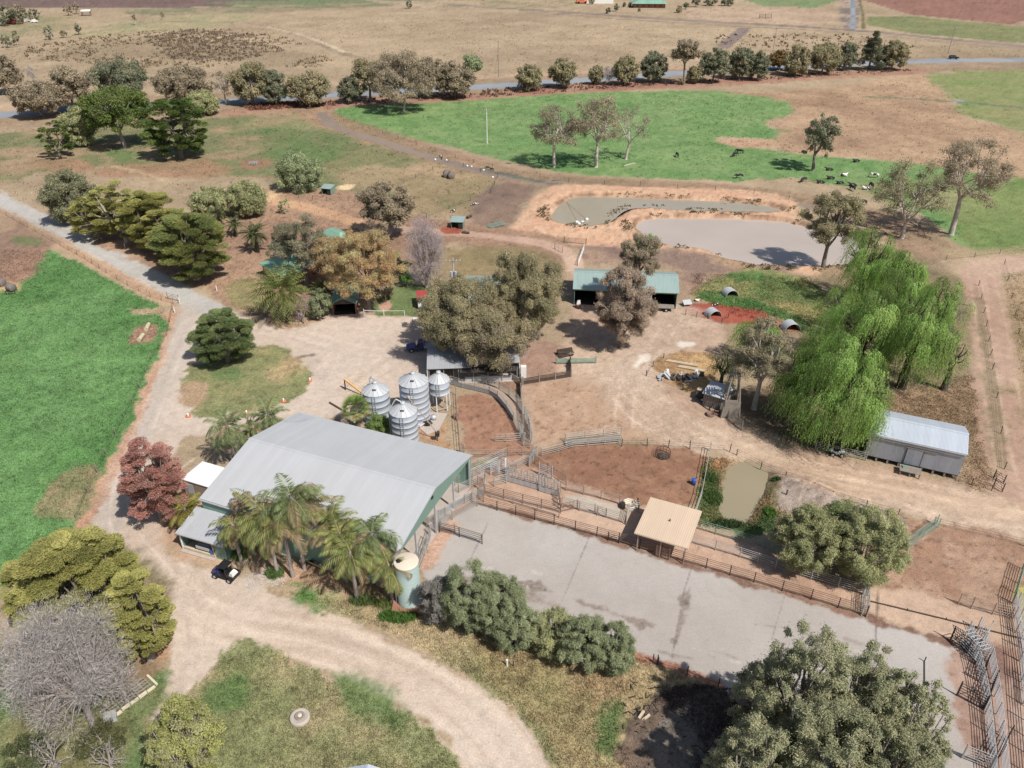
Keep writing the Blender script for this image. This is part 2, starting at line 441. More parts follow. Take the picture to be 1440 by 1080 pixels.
cover([(1296,104),(1370,99),(1460,98),(1640,92),(1640,240),(1500,205),(1400,172),(1350,163),(1346,142),(1322,124)], (118,142,70), (140,146,84), 5, 5, tex=(1,0,0))
cover([(1400,140),(1500,150),(1500,210),(1400,170)], (150,142,92), None, 8, 8, k=.6)
cover([(1215,136),(1340,142),(1440,152),(1600,165)], (112,124,92), None, 1.5, .8, stroke=3, k=.8)
cover([(1345,142),(1352,142)], (130,150,160), None, 1, .3, stroke=3)
cover([(1360,250),(1460,252),(1600,270),(1600,370),(1440,362),(1360,352),(1340,320)], (112,138,66), (134,146,78), 5, 5, tex=(1.1,0,.3))
# laneway above the dams, ditches
cover([(430,150),(452,168),(520,188),(640,226),(700,243),(770,256),(900,262),(1060,272),(1180,292),(1260,318),(1300,350)], (170,134,104), (150,124,94), 2, 1.5, stroke=13, k=.9)
cover([(452,160),(466,178),(520,194),(640,232),(700,247),(770,259),(900,266),(1060,277),(1160,296)], (140,122,110), (150,130,116), 1.2, .8, stroke=4, cls=3, tex=(0,.5,0))
cover([(680,238),(760,256),(800,262)], (104,116,84), (88,96,88), 1, 1, stroke=2.5, k=.8)
# dirt around the dams
cover([(764,262),(820,258),(900,263),(1000,264),(1080,270),(1125,283),(1128,300),(1126,330),(1200,350),(1196,384),(1120,388),(1050,374),(1000,364),(920,350),(890,352),(860,345),(800,350),(740,338),(712,326),(735,300)], (220,174,136), (206,156,120), 2, 2.2, noise=n_sm, tex=(.2,.4,.8))
cover([(700,330),(780,340),(880,350),(960,356),(1040,374),(1100,384),(1140,392),(1010,384),(985,410),(955,425),(952,380),(900,372),(820,374),(812,346),(700,345)], (176,142,116), (142,114,100), 2.5, 2.5, noise=n_sm, tex=(.7,.2,.6))
cover([(700,340),(812,350),(806,372),(740,368)], (168,134,104), (150,116,96), 3, 3)
cover([(900,352),(960,352),(1040,368),(1150,384),(1010,386),(950,378)], (152,124,110), (132,108,98), 2, 2, noise=n_det, k=.8)
cover([(992,360),(1060,374),(1060,382),(1010,378)], (200,160,110), None, 3, 3, k=.5)
# pen paddock with the half-round shelters
cover([(1012,382),(1060,380),(1110,386),(1152,398),(1175,420),(1170,450),(1130,468),(1050,446),(1000,430),(972,414)], (112,130,66), (158,148,88), 1.5, 2, lo=.42, hi=.62, tex=(1,0,.4))
cover([(980,416),(1010,406),(1040,416),(1090,434),(1140,452),(1130,468),(1060,444),(1000,430)], (70,122,48), (88,128,56), 1.5, 1.5, tex=(1,0,.4), k=.9)
cover([(1012,384),(1060,382),(1080,392),(1030,398)], (76,122,52), None, 1.5, 1.5, k=.8)
cover([(964,424),(1000,426),(1034,432),(1062,440),(1088,452),(1080,458),(1020,456),(960,444)], (176,88,62), (160,76,56), .8, .6, tex=(.2,.3,.5))
cover([(1060,438),(1100,456),(1110,462)], (176,92,66), None, .8, .5, stroke=2.2, k=.9)
# big dry yard between the sheds
YARD = [(806,420),(850,418),(950,434),(980,446),(1026,458),(1012,500),(990,560),(1005,580),(1040,600),(1085,622),(1160,640),(1220,652),(1340,680),(1390,690),(1460,640),(1600,640),(1600,800),(1440,762),(1330,738),(1210,712),(1100,690),(1030,650),(1000,636),(880,618),(860,612),(800,612),(760,640),(745,600),(735,560),(720,535),(736,500),(790,490),(800,450)]
cover(YARD, (200,170,144), (184,150,124), 1.5, 1.2, tex=(.15,.8,.6), cls=2)
cover([(640,495),(700,480),(790,480),(805,520),(745,540),(735,535),(650,528),(600,520)], (178,140,116), (156,122,104), 1.5, 1.5, tex=(.3,.5,.6))
cover([(744,545),(806,532),(900,560),(985,600),(1000,634),(880,616),(800,610),(770,628),(752,600)], (198,160,128), (180,142,112), 2, 2, noise=n_sm, tex=(.2,.5,.9))
cover([(880,560),(960,590),(1080,650),(1300,700),(1440,720)], (206,172,140), (190,158,128), 2, 1.5, stroke=4, k=.6, tex=(0,1,.2))
cover([(930,560),(1000,610),(1120,655),(1340,705)], (214,184,154), None, .8, .6, stroke=.8, k=.7)
cover([(955,440),(930,480),(895,520),(880,545),(905,580),(970,612)], (208,182,160), (196,168,144), 3, 2, stroke=9, k=.6)
for q in ([(898,500),(915,498),(905,512)], [(948,478),(975,480),(980,486),(955,490)], [(935,456),(945,456),(942,460)], [(890,512),(902,506),(896,518)]):
    cover(q, (232,220,206), None, .8, .6, k=.8, tex=(0,.4,0))
cover([(915,520),(935,498),(985,492),(1012,500),(1002,560),(975,555),(930,535)], (206,162,104), (168,128,84), 1, 1.2, noise=n_sm, tex=(1,0,1.2))
cover([(1000,560),(1085,618),(1150,640),(1240,640),(1300,640),(1240,560),(1120,560),(1060,540)], (150,118,94), (120,100,76), 3, 2, k=.9)
cover([(1235,560),(1270,545),(1330,540),(1385,520),(1400,600),(1410,690),(1350,690),(1358,610),(1236,578)], (176,142,112), (150,122,90), 2, 2, tex=(.8,.2,.8))
cover([(1160,360),(1300,350),(1400,420),(1380,540),(1250,550),(1150,450)], (150,124,96), (120,112,72), 4, 3, k=.8)
# right-hand track
cover([(1376,386),(1392,430),(1402,500),(1414,580),(1424,640),(1440,690)], (190,154,130), (178,140,116), 1.2, .8, stroke=7.6, cls=3, tex=(0,.9,.4))
cover([(1384,376),(1440,366),(1640,350)], (196,162,136), (184,150,122), 1.5, 1, stroke=8, cls=3, tex=(0,.8,.4))
cover([(1340,356),(1440,352),(1640,340)], (176,152,112), None, 3, 2, stroke=5, k=.6)
cover([(1404,380),(1640,372),(1640,700),(1446,640),(1424,500)], (178,148,112), (150,128,86), 3, 3)
cover([(1370,420),(1388,500),(1400,600),(1408,660)], (134,124,84), None, 1.5, 1, stroke=2, k=.6)
# south-east: holding yard dirt
cover([(1210,712),(1330,738),(1440,762),(1640,800),(1640,900),(1440,870),(1340,850),(1230,830),(1215,790)], (184,146,118), (160,120,94), 2, 1.5, noise=n_sm, tex=(.2,.5,1.1))
cover([(1216,822),(1340,845),(1340,850),(1440,872),(1640,920),(1640,1000),(1440,955),(1330,905),(1216,862)], (200,166,140), (188,152,126), 1, .8, tex=(0,.9,.3))
# lane and working yards
cover([(640,640),(760,632),(790,650),(900,712),(985,738),(1220,826),(1218,864),(1060,818),(870,762),(700,716),(668,706),(604,748),(588,790),(570,790),(600,720),(650,660)], (196,158,132), (176,138,112), .8, .6, tex=(0,.8,.4))
cover([(680,672),(740,684),(800,700),(876,734),(960,760),(960,785),(870,760),(700,714),(670,704)], (202,166,140), (186,148,122), .6, .5, tex=(0,.8,.3))
cover([(796,690),(884,718),(874,734),(790,708)], (190,176,160), (182,166,150), .5, .3, tex=(0,.6,.2), cls=4)
cover([(756,636),(800,618),(872,622),(1000,634),(990,680),(978,714),(898,712),(800,680),(745,660)], (168,122,92), (146,102,76), 1, 1, noise=n_sm, tex=(.2,.4,1.3))
cover([(644,552),(690,556),(720,580),(742,612),(745,636),(650,642),(642,600)], (176,128,98), (158,112,86), 1, 1, noise=n_sm, tex=(.2,.4,1.2))
cover([(640,528),(700,532),(735,560),(720,535),(660,520)], (160,118,94), None, 1, 1)
cover([(640,524),(680,538),(715,556),(732,580),(742,618)], (176,150,130), None, .5, .2, stroke=2.2, tex=(0,.6,0))
cover([(580,596),(632,588),(640,640),(620,636),(578,612)], (206,158,112), (176,136,100), 1, 1, tex=(.3,.6,.8))
cover([(655,655),(690,645),(700,650),(660,662)], (150,144,84), None, .8, .6)
# small muddy pond surround
cover([(992,640),(1030,640),(1075,655),(1110,680),(1110,720),(1080,745),(1010,745),(975,730),(985,690)], (170,140,100), (130,124,76), 1.2, 1.2, noise=n_sm, tex=(1,0,1))
cover([(990,660),(1006,655),(1020,690),(1012,720),(1030,742),(985,738),(980,700)], (84,118,52), (120,122,66), .8, 1, noise=n_sm, tex=(1,0,.8), k=.9)
cover([(1020,728),(1060,740),(1090,720),(1098,748),(1040,755)], (66,100,44), (90,110,56), .8, 1, k=.9)
cover([(1095,668),(1130,680),(1150,705),(1240,716),(1282,738),(1270,760),(1180,740),(1100,720),(1085,700)], (186,166,152), (158,136,122), 1, 1, noise=n_det, tex=(.4,.4,1.2))
cover([(1000,640),(1030,640),(1030,655),(1005,660)], (196,138,90), None, 1, 1, k=.7)
# gravel driveway and turning area
DRIVE = [(-160,196),(0,273),(60,302),(130,336),(200,368),(262,405),(330,436),(372,458),(400,456),(440,452),(470,444),(520,444),(585,446),(640,448),(650,490),(640,520),(620,560),(600,600),(560,600),(440,585),(410,590),(350,600),(300,610),(250,615),(235,700),(232,770),(232,780),(300,800),(380,830),(450,860),(500,872),(560,905),(640,945),(700,980),(745,1025),(775,1085),(800,1160),(700,1160),(660,1085),(610,1020),(560,990),(480,955),(400,918),(350,912),(310,925),(285,960),(240,1005),(200,1032),(215,1000),(236,950),(238,880),(215,830),(180,780),(132,758),(118,735),(140,690),(175,625),(205,560),(225,515),(246,470),(258,436),(240,420),(190,396),(120,357),(60,322),(0,290),(-160,215)]
cover(DRIVE, (206,184,166), (194,170,150), .6, .8, tex=(0,1,.2), cls=2)
cover([(-160,204),(0,282),(60,312),(130,346),(200,382),(262,416),(300,440)], (184,180,174), (176,170,164), 1.5, .6, stroke=5.0, tex=(0,1,0), k=.9)
cover([(262,430),(250,480),(225,540),(200,600),(180,650),(160,700),(150,745)], (190,176,164), (182,166,152), 2, 1, stroke=4.5, tex=(0,1,0), k=.7)
cover([(240,440),(222,500),(196,565),(160,640),(130,705),(110,750)], (204,154,118), (190,140,106), .8, .8, stroke=2.6, k=.9)
cover([(-160,222),(0,298),(60,330),(130,368),(190,402),(245,428)], (200,156,120), (176,140,108), 1, 1, stroke=3.0, k=.8)
cover([(420,520),(470,540),(440,500)], (184,164,150), None, 3, 2, k=.5)
cover([(415,503),(440,499)], (120,100,88), None, .6, .3, stroke=.9, k=.8)
cover([(480,530),(520,520),(520,560),(490,590)], (206,178,152), None, 2, 2, k=.6)
cover([(232,700),(300,740),(340,790),(300,800),(230,780)], (208,168,138), (196,154,124), 2, 1.5, k=.8, tex=(0,.7,.5))
cover([(236,880),(300,880),(380,900),(500,935),(640,1000),(720,1085)], (214,190,170), (206,180,158), 2, 1.5, stroke=3, k=.5, tex=(0,1,0))
cover([(450,868),(560,915),(650,960),(720,1010),(760,1085)], (218,194,172), None, .6, .7, stroke=1.1, k=.7, tex=(0,1,.3))
cover([(360,918),(480,962),(570,1005),(640,1060),(670,1100)], (216,190,168), None, .6, .7, stroke=1.1, k=.7, tex=(0,1,.3))
LOOP = [(236,800),(262,850),(330,880),(420,892),(500,912),(580,946),(650,990),(700,1040),(735,1095)]
tracks(LOOP, (-2.6,-1.7,-.6,.5,1.5,2.5), [(224,200,178),(188,160,138),(222,198,176),(184,158,136)])
tracks([(300,440),(262,450),(240,500),(215,560),(192,620),(170,680),(160,740),(200,790),(250,850),(262,920),(228,1000)], (-1.9,-.8,.6,1.7), [(182,164,150),(216,196,178)])
tracks([(330,440),(420,470),(520,500),(600,490)], (-2,-1,.4,1.6,2.8), [(188,166,150),(220,198,182)])
tracks([(240,690),(300,640),(380,600),(470,560),(560,500)], (-2,-.8,.6,2), [(186,162,144),(218,196,176)])
tracks([(880,545),(910,585),(980,615),(1060,648),(1160,672),(1260,690),(1360,712),(1440,722)], (-3,-2,-.9,.3,1.6,2.8), [(222,192,162),(176,144,118),(216,186,156)])
tracks([(870,600),(872,560),(888,520),(930,470),(945,440)], (-2,-.9,.6,1.8), [(216,190,170),(178,150,130)])
tracks([(1440,700),(1424,640),(1412,580),(1400,500),(1390,430),(1378,385)], (-2.4,-1.2,.2,1.4,2.4), [(206,172,148),(166,136,116)])
tracks([(800,410),(806,370),(786,350),(700,334),(600,324)], (-.8,.8), [(216,184,158)], .5)
tracks([(-60,236),(60,310),(200,378),(262,412)], (-1.2,1.2), [(196,192,186)], .7, .5)
# near grass: driveway island, lawns
cover([(258,520),(300,505),(370,484),(410,494),(432,520),(436,545),(405,565),(340,582),(270,588),(252,560)], (140,142,86), (190,158,112), .8, 1.2, lo=.45, hi=.6, tex=(1,0,.7))
cover([(256,536),(290,530),(300,560),(270,584),(250,565)], (190,150,118), (164,124,90), 1.2, 1.2, k=.8)
cover([(280,522),(340,512),(345,535),(300,540)], (92,124,62), None, 2, 2, k=.7)
cover([(330,900),(400,918),(480,958),(560,995),(612,1026),(660,1090),(700,1200),(100,1200),(180,1060),(210,1030),(240,1005),(285,962)], (142,146,90), (192,166,126), .7, 1.2, lo=.42, hi=.62, tex=(1.2,0,.8))
cover([(450,935),(520,965),(570,1000),(560,1020),(480,985)], (92,128,58), None, 2, 2, k=.8)
cover([(300,960),(350,960),(340,1000),(290,1010)], (92,128,58), None, 2, 2, k=.8)
cover([(400,830),(450,850),(500,868),(560,900),(640,940),(702,976),(748,1022),(782,1090),(860,1200),(1300,1200),(1020,965),(880,918),(600,835),(560,800),(420,790)], (152,150,98), (188,166,124), .7, 1.2, lo=.4, hi=.6, tex=(1.2,0,.9))
cover([(400,830),(440,826),(460,850),(430,856)], (88,132,54), None, 1, 1, k=.9)
cover([(640,860),(780,920),(960,960),(880,1090),(800,1090),(760,1010),(680,950)], (186,152,108), (160,138,90), 2, 2, k=.55, noise=n_sm)
cover([(840,990),(890,985),(870,1030),(845,1060)], (88,130,56), None, 1.5, 1.5, k=.8)
cover([(890,1090),(878,1050),(900,980),(960,955),(1040,965),(1100,1000),(1200,1100),(1200,1200),(890,1200)], (138,114,94), (100,84,74), .8, 1.2, noise=n_sm, tex=(.4,.3,1.5))
cover([(910,1080),(940,1000),(990,985),(1010,1040),(990,1100)], (150,140,124), (130,118,106), 1, 1.2, tex=(.2,.5,1.2))
cover([(340,800),(400,790),(560,800),(560,850),(520,850),(420,820)], (196,150,120), (150,124,88), 1, 1.2, k=.9)
cover([(345,805),(390,800),(400,815),(360,825)], (196,184,176), None, 1, 1, k=.6)
# left: garden and roadside soil
cover([(120,338),(200,300),(270,330),(330,270),(400,262),(520,270),(560,300),(700,318),(812,340),(812,352),(700,350),(620,340),(560,380),(470,440),(400,455),(360,452),(300,415),(230,385),(180,360)], (180,142,112), (160,124,98), 2, 2, tex=(.4,.3,.9))
cover([(330,276),(400,282),(520,318)], (206,160,118), (196,150,110), 1.5, 1, stroke=5, k=.9)
cover([(560,322),(700,332),(786,346),(808,366),(806,384),(798,410)], (204,168,142), (190,152,128), .8, .6, stroke=3.6, cls=3, tex=(0,.9,.3))
cover([(366,272),(386,262),(400,262),(392,276),(370,284)], (220,182,132), None, 1.5, 1, k=.8)
cover([(640,345),(760,352),(800,380),(790,430),(700,400),(640,380)], (158,126,92), (140,122,80), 3, 3, k=.9)
cover([(600,350),(640,350),(700,380),(620,400)], (150,128,84), None, 3, 3, k=.7)
cover([(318,398),(352,388),(368,400),(366,440),(345,440),(325,420)], (136,136,78), (170,142,100), 1, 1.5, tex=(1,0,.4), k=.9)
cover([(540,402),(600,400),(645,402),(645,446),(570,444),(520,444)], (112,132,72), (134,138,82), .8, .8, tex=(1,0,.3))
cover([(532,432),(545,420),(552,432),(540,440)], (200,150,124), None, .5, .4)
cover([(380,450),(440,440),(460,448),(420,462),(384,462)], (188,152,116), None, 1, 1, k=.9)
cover([(460,442),(500,442),(520,446),(460,450)], (200,170,152), None, .6, .3, tex=(0,.8,0))
# calf shelter dirt
cover([(620,318),(650,318),(652,326),(640,330),(618,328)], (168,84,60), None, .8, .6)
cover([(470,262),(500,258),(496,266),(474,268)], (226,196,146), None, .8, .6)
# left crop
cover([(-200,352),(0,350),(40,346),(72,350),(110,368),(160,396),(205,420),(232,428),(206,436),(176,432),(190,440),(238,444),(236,470),(222,500),(204,540),(180,596),(158,640),(130,686),(112,735),(60,790),(0,830),(-200,900)], (92,142,68), (106,152,80), .8, .9, noise=n_mid, tex=(1.15,0,.1))
cover([(-200,305),(0,302),(40,320),(70,342),(74,350),(50,380),(30,400),(0,404),(-200,404)], (172,132,108), (150,118,98), 2.5, 3, tex=(.3,.4,.6))
cover([(-200,296),(0,300),(20,316),(0,330),(-200,330)], (160,132,108), (170,140,110), 3, 3)
cover([(10,332),(45,330),(62,345),(20,344)], (98,124,66), None, 1.5, 1.5, k=.7)
cover([(0,396),(30,396),(38,404),(10,412),(-20,410)], (200,166,120), None, 1.5, 1.2, k=.9)
for i in range(26):
    x0 = g_f.uniform(-60, 200); y0 = g_f.uniform(380, 780); L_ = g_f.uniform(20, 90)
    if x0 > 225-(y0-430)*.28: continue
    cover([(x0, y0), (x0+L_*.5, y0-L_*.2), (x0+L_, y0-L_*.34)], (118,152,84) if i % 2 else (74,122,58), None, 2.0, 1.6, stroke=g_f.uniform(.4,1.8), k=.4, tex=(1.15,0,.1))
for i in range(20):
    x0 = g_f.uniform(500, 1060); y0 = g_f.uniform(145, 235); L_ = g_f.uniform(20, 80)
    if y0 > 200+(x0-640)*.15 and x0 < 760: continue
    cover([(x0, y0), (x0+L_, y0+L_*.06)], (128,150,88) if i % 2 else (84,128,60), None, 4.0, 3, stroke=g_f.uniform(1,5), k=.45, tex=(.9,0,.1))
cover([(180,470),(200,455),(225,460),(222,478),(200,484),(178,484)], (176,138,110), (160,124,100), .8, .7)
cover([(66,700),(100,660),(130,655),(135,690),(110,730),(80,725),(40,730)], (148,134,92), (176,142,110), 1.5, 2, k=.75, noise=n_sm)
cover([(60,780),(120,740),(230,790),(240,930),(215,960),(180,1000),(100,960),(0,900)], (150,120,90), (120,110,70), 2, 2, k=.9)
cover([(222,860),(240,890),(236,930),(215,940)], (202,152,112), None, 1, 1, k=.8)
cover([(-200,900),(0,860),(40,1000),(120,950),(180,1000),(236,930),(230,970),(205,1020),(200,1090),(160,1200),(-200,1200)], (86,132,60), (140,134,84), 1.5, 1.5, tex=(1.2,0,.6))
cover([(-200,820),(0,820),(20,850),(-200,880)], (150,150,70), None, 2, 2, k=.7)
# concrete yard
CONC = [(592,800),(596,775),(612,748),(640,726),(668,706),(700,716),(780,738),(870,763),(960,790),(1060,819),(1140,843),(1217,866),(1300,892),(1345,906),(1400,925),(1440,955),(1640,1030),(1640,1300),(1150,1300),(1085,1020),(1010,962),(890,918),(740,872),(600,832)]
cover(CONC, (186,177,171), (177,166,158), .35, .2, tex=(0,.2,.05), cls=4, smooth=0)
cover([(1330,905),(1400,905),(1440,930),(1440,1100),(1380,1100),(1340,980)], (186,146,122), (168,126,104), 1, 1.2, k=.85, tex=(0,.6,.8))
for q in ([(686,736),(655,800)], [(982,770),(962,830),(945,925)], [(830,752),(790,846)], [(1105,832),(1085,900)]):
    cover(q, (92,80,74), None, .2, .06, stroke=.07, smooth=0, k=.7)
cover([(1235,830),(1232,880),(1230,960)], (110,96,86), None, .25, .08, stroke=.14, smooth=0, k=.8)
cover([(650,800),(700,812),(760,826),(800,842),(860,862),(900,876)], (138,118,104), None, .5, 1.0, stroke=.6, k=.7)
cover([(660,816),(720,834),(800,858)], (146,124,110), None, 1.0, 2.0, stroke=2.4, k=.6)
g_c = np.random.default_rng(4)
for i in range(34):
    x0 = g_c.uniform(620, 1330); t0 = g_c.uniform(.05, .95); y0 = 735+(x0-660)*.25+t0*150
    if y0 > 1060: continue
    L_ = g_c.uniform(8, 46); a_ = g_c.uniform(.05, .5)
    cover([(x0, y0), (x0+L_*.5, y0+L_*a_*.5+g_c.uniform(-1, 1)), (x0+L_, y0+L_*a_)], (150,132,118) if i % 3 else (206,190,178), None, .25, .3, stroke=g_c.uniform(.12,.5), k=.5)
cover([(970,828),(962,850),(960,840)], (140,124,112), None, .3, .5, stroke=.35, k=.7)
cover([(962,852),(956,880),(951,900)], (140,124,112), None, .4, .7, stroke=.6, k=.75)
cover([(690,712),(760,732),(870,765),(960,792),(1060,821),(1217,868),(1330,904)], (128,90,70), (150,108,84), .5, .7, stroke=.9, k=.9)
cover([(600,835),(740,875),(890,920),(940,935),(1010,962)], (150,92,66), (170,112,84), .4, .4, stroke=.9, k=.9)
cover([(598,795),(612,760),(630,742)], (206,156,124), None, .8, .6, stroke=2.2, k=.8)
cover([(1360,900),(1395,905),(1420,930),(1405,975),(1372,950)], (138,104,90), None, .8, .8, k=.8)
cover([(1425,820),(1445,820),(1460,890),(1440,880)], (130,140,60), (190,170,90), .8, 1, k=.9)

# dams: banks and hollows
DAM_A = [(775,303),(783,292),(800,279),(815,276),(880,278),(960,281),(1040,285),(1085,290),(1108,298),(1060,302),(1000,299),(950,297),(900,294),(882,297),(865,310),(848,317),(820,319),(795,316),(778,313)]
DAM_B = [(892,320),(897,312),(915,308),(960,306),(1040,308),(1100,311),(1122,316),(1150,325),(1200,330),(1212,350),(1195,374),(1120,375),(1075,374),(1050,371),(1015,362),(985,350),(940,346),(912,338),(905,330)]
POND = [(1030,655),(1045,650),(1062,652),(1085,664),(1078,690),(1062,712),(1050,733),(1030,734),(1014,724),(1017,690),(1024,665)]
for dm, bh, bw in ((DAM_A, .5, 7), (DAM_B, .45, 5)):
    p = smooth_poly(Pn(dm, -.35), 2)
    idx = np.nonzero((X > p[:,0].min()-20) & (X < p[:,0].max()+20) & (Y > p[:,1].min()-20) & (Y < p[:,1].max()+20))[0]
    d = seg_dist(X[idx], Y[idx], p, True) + 1.3*wx[idx] + .9*wx2[idx] + .1
    h = np.where(d < 0, np.maximum(d*.7, -1.8)-.45, bh*np.clip((d)/2.2, 0, 1)**.8*(1-np.clip((d-3.0)/bw, 0, 1))**1.3 - .45*(1-np.clip(d/1.0, 0, 1)))
    HGT[idx] = np.where(np.abs(h) > np.abs(HGT[idx]), np.where(HGT[idx] < -.4, HGT[idx], h), HGT[idx])
    HGT[idx] += np.where((d > .3) & (d < 9), (n_det[idx]-.5)*.25 + (n_sm[idx]-.5)*.3, 0)
    e = np.clip(1-np.abs(d-.7)/1.2, 0, 1)[:, None]*.9*np.clip((n_sm[idx][:, None]-.25)*3, 0, 1)
    COL[idx] = COL[idx]*(1-e) + alb((120,92,70))[None]*e
p = smooth_poly(Pn(POND, -.35), 2)
idx = np.nonzero((X > p[:,0].min()-9) & (X < p[:,0].max()+9) & (Y > p[:,1].min()-9) & (Y < p[:,1].max()+9))[0]
d = seg_dist(X[idx], Y[idx], p, True) + .5*wx[idx]
HGT[idx] = np.where(d < 0, np.maximum(d*.7, -1.5)-.4, -.4*(1-np.clip(d/1.6, 0, 1)))
e = np.clip(1-np.abs(d-.4)/.8, 0, 1)[:, None]*.7*np.clip((n_sm[idx][:, None]-.25)*3, 0, 1)
COL[idx] = COL[idx]*(1-e) + alb((100,92,62))[None]*e

# mound of spoil beside the pond, general unevenness of the land
def mound(px, py, r, h):
    c = P(px, py); d = np.hypot(X-c.x, (Y-c.y)*1.0)
    HGT[:] += h*np.exp(-(d/r)**2)*(.7+.6*n_det)
mound(1125, 690, 3.4, .9); mound(1160, 708, 3.0, .8); mound(925, 1040, 2.6, .5); mound(1265, 742, 2.5, .6)
HGT += np.where(Y < 400, (n_det-.5)*.10*np.clip(TEX[:,0]+TEX[:,2], 0, 1.2), 0) + np.where(Y < 700, (n_sm-.5)*.12*np.clip(TEX[:,0], 0, 1), 0)

# tone variation of the cover itself: clods, tufts, wheel marks
var = 1 + (n_sm-.5)*.38*np.clip(TEX[:,0]+TEX[:,2], .2, 1) + (n_det-.5)*.42*np.clip(TEX[:,0]*.8+TEX[:,2]+.4*TEX[:,1], .2, 1.1)
spk = np.clip((fbm(X, Y, .55, 2, 91)-.66)*7, 0, 1)*np.clip(TEX[:,2], 0, 1)*np.where(Y < 200, 1, 0)
var *= 1 - .38*spk
tuft = np.clip((fbm(X, Y, 1.1, 2, 71)-.70)*9, 0, 1)*np.clip(TEX[:,0], 0, 1)
var *= 1 - .25*tuft
COL *= np.clip(var, .35, 1.7)[:, None]
COL *= np.where((COL[:, 0] > COL[:, 1])[:, None], np.array([[1.0, 1.0, .97]]), np.array([[1.0, .98, .98]]))

def grid_mesh(mask_faces, name):
    q = np.nonzero(mask_faces)[0]
    fi = q // (nc-1); fj = q % (nc-1); a = fi*nc+fj
    F4 = np.stack([a, a+1, a+nc+1, a+nc], 1)
    used, inv = np.unique(F4, return_inverse=True)
    me = bpy.data.meshes.new(name)
    me.vertices.add(len(used)); me.loops.add(F4.size); me.polygons.add(len(F4))
    me.vertices.foreach_set('co', np.stack([X[used], Y[used], HGT[used]], 1).astype(np.float32).ravel())
    me.loops.foreach_set('vertex_index', inv.ravel().astype(np.int32))
    me.polygons.foreach_set('loop_start', np.arange(0, F4.size, 4, dtype=np.int32))
    me.polygons.foreach_set('loop_total', np.full(len(F4), 4, np.int32))
    me.polygons.foreach_set('use_smooth', np.ones(len(F4), bool))
    for nm, arr in (('Col', COL), ('Tex', TEX[:, :3])):
        at = me.attributes.new(nm, 'FLOAT_COLOR', 'POINT')
        b = np.ones((len(used), 4), np.float32); b[:, :3] = arr[used]
        at.data.foreach_set('color', b.ravel())
    me.update(); me.validate()
    return me
def ground_mat():
    m, n, l, b = newmat('ground_cover')
    at = n.new('ShaderNodeAttribute'); at.attribute_name = 'Col'
    tx = n.new('ShaderNodeAttribute'); tx.attribute_name = 'Tex'
    sp = n.new('ShaderNodeSeparateColor'); l.new(tx.outputs['Color'], sp.inputs[0])
    g = n.new('ShaderNodeNewGeometry')
    def noise(s, det=4, rough=.6):
        q = n.new('ShaderNodeTexNoise'); q.inputs['Scale'].default_value = s; q.inputs['Detail'].default_value = det
        q.inputs['Roughness'].default_value = rough; l.new(g.outputs['Position'], q.inputs[0]); return q.outputs[0]
    def mth(op, a, bb):
        q = n.new('ShaderNodeMath'); q.operation = op
        for i, x in enumerate((a, bb)):
            if isinstance(x, (int, float)): q.inputs[i].default_value = x
            else: l.new(x, q.inputs[i])
        return q.outputs[0]
    ng = noise(2.6, 5, .75); nf = noise(9, 3, .7); nv = noise(24, 2, .6)
    t = mth('MULTIPLY', mth('SUBTRACT', ng, .5), mth('MULTIPLY', sp.outputs[0], 1.9))
    t = mth('ADD', t, mth('MULTIPLY', mth('SUBTRACT', nf, .5), mth('ADD', mth('MULTIPLY', sp.outputs[2], 1.2), mth('ADD', mth('MULTIPLY', sp.outputs[0], 1.3), mth('MULTIPLY', sp.outputs[1], .35)))))
    t = mth('ADD', t, mth('MULTIPLY', mth('SUBTRACT', nv, .5), mth('ADD', mth('MULTIPLY', sp.outputs[1], .5), .4)))
    nm = noise(5, 3, .7); nl = noise(1.3, 4, .65)
    t = mth('ADD', t, mth('MULTIPLY', mth('SUBTRACT', nm, .5), mth('ADD', mth('MULTIPLY', sp.outputs[1], .55), .35)))
    t = mth('ADD', t, mth('MULTIPLY', mth('SUBTRACT', nl, .5), mth('ADD', mth('MULTIPLY', sp.outputs[1], .35), .1)))
    vo = n.new('ShaderNodeTexVoronoi'); vo.inputs['Scale'].default_value = .8; l.new(g.outputs['Position'], vo.inputs[0])
    spot = mth('MULTIPLY', mth('LESS_THAN', vo.outputs['Distance'], mth('MULTIPLY', mth('SUBTRACT', nm, .32), .55)), mth('ADD', mth('MULTIPLY', sp.outputs[2], .35), .06))
    t = mth('SUBTRACT', t, spot)
    t = mth('ADD', t, 1.0)
    t2 = n.new('ShaderNodeClamp'); t2.inputs[1].default_value = .3; t2.inputs[2].default_value = 1.8; l.new(t, t2.inputs[0])
    mx = n.new('ShaderNodeVectorMath'); mx.operation = 'SCALE'
    l.new(at.outputs['Color'], mx.inputs[0]); l.new(t2.outputs[0], mx.inputs['Scale'])
    l.new(mx.outputs[0], b.inputs['Base Color'])
    b.inputs['Roughness'].default_value = .95; b.inputs['Specular IOR Level'].default_value = .1
    bp = n.new('ShaderNodeBump'); bp.inputs['Distance'].default_value = .12
    l.new(mth('MULTIPLY', mth('ADD', sp.outputs[0], mth('MULTIPLY', sp.outputs[2], .7)), .55), bp.inputs['Strength'])
    l.new(nf, bp.inputs['Height']); l.new(bp.outputs[0], b.inputs['Normal'])
    return m
M['ground'] = ground_mat()
Ccell = CLS.reshape(nr, nc)[:-1, :-1].ravel()
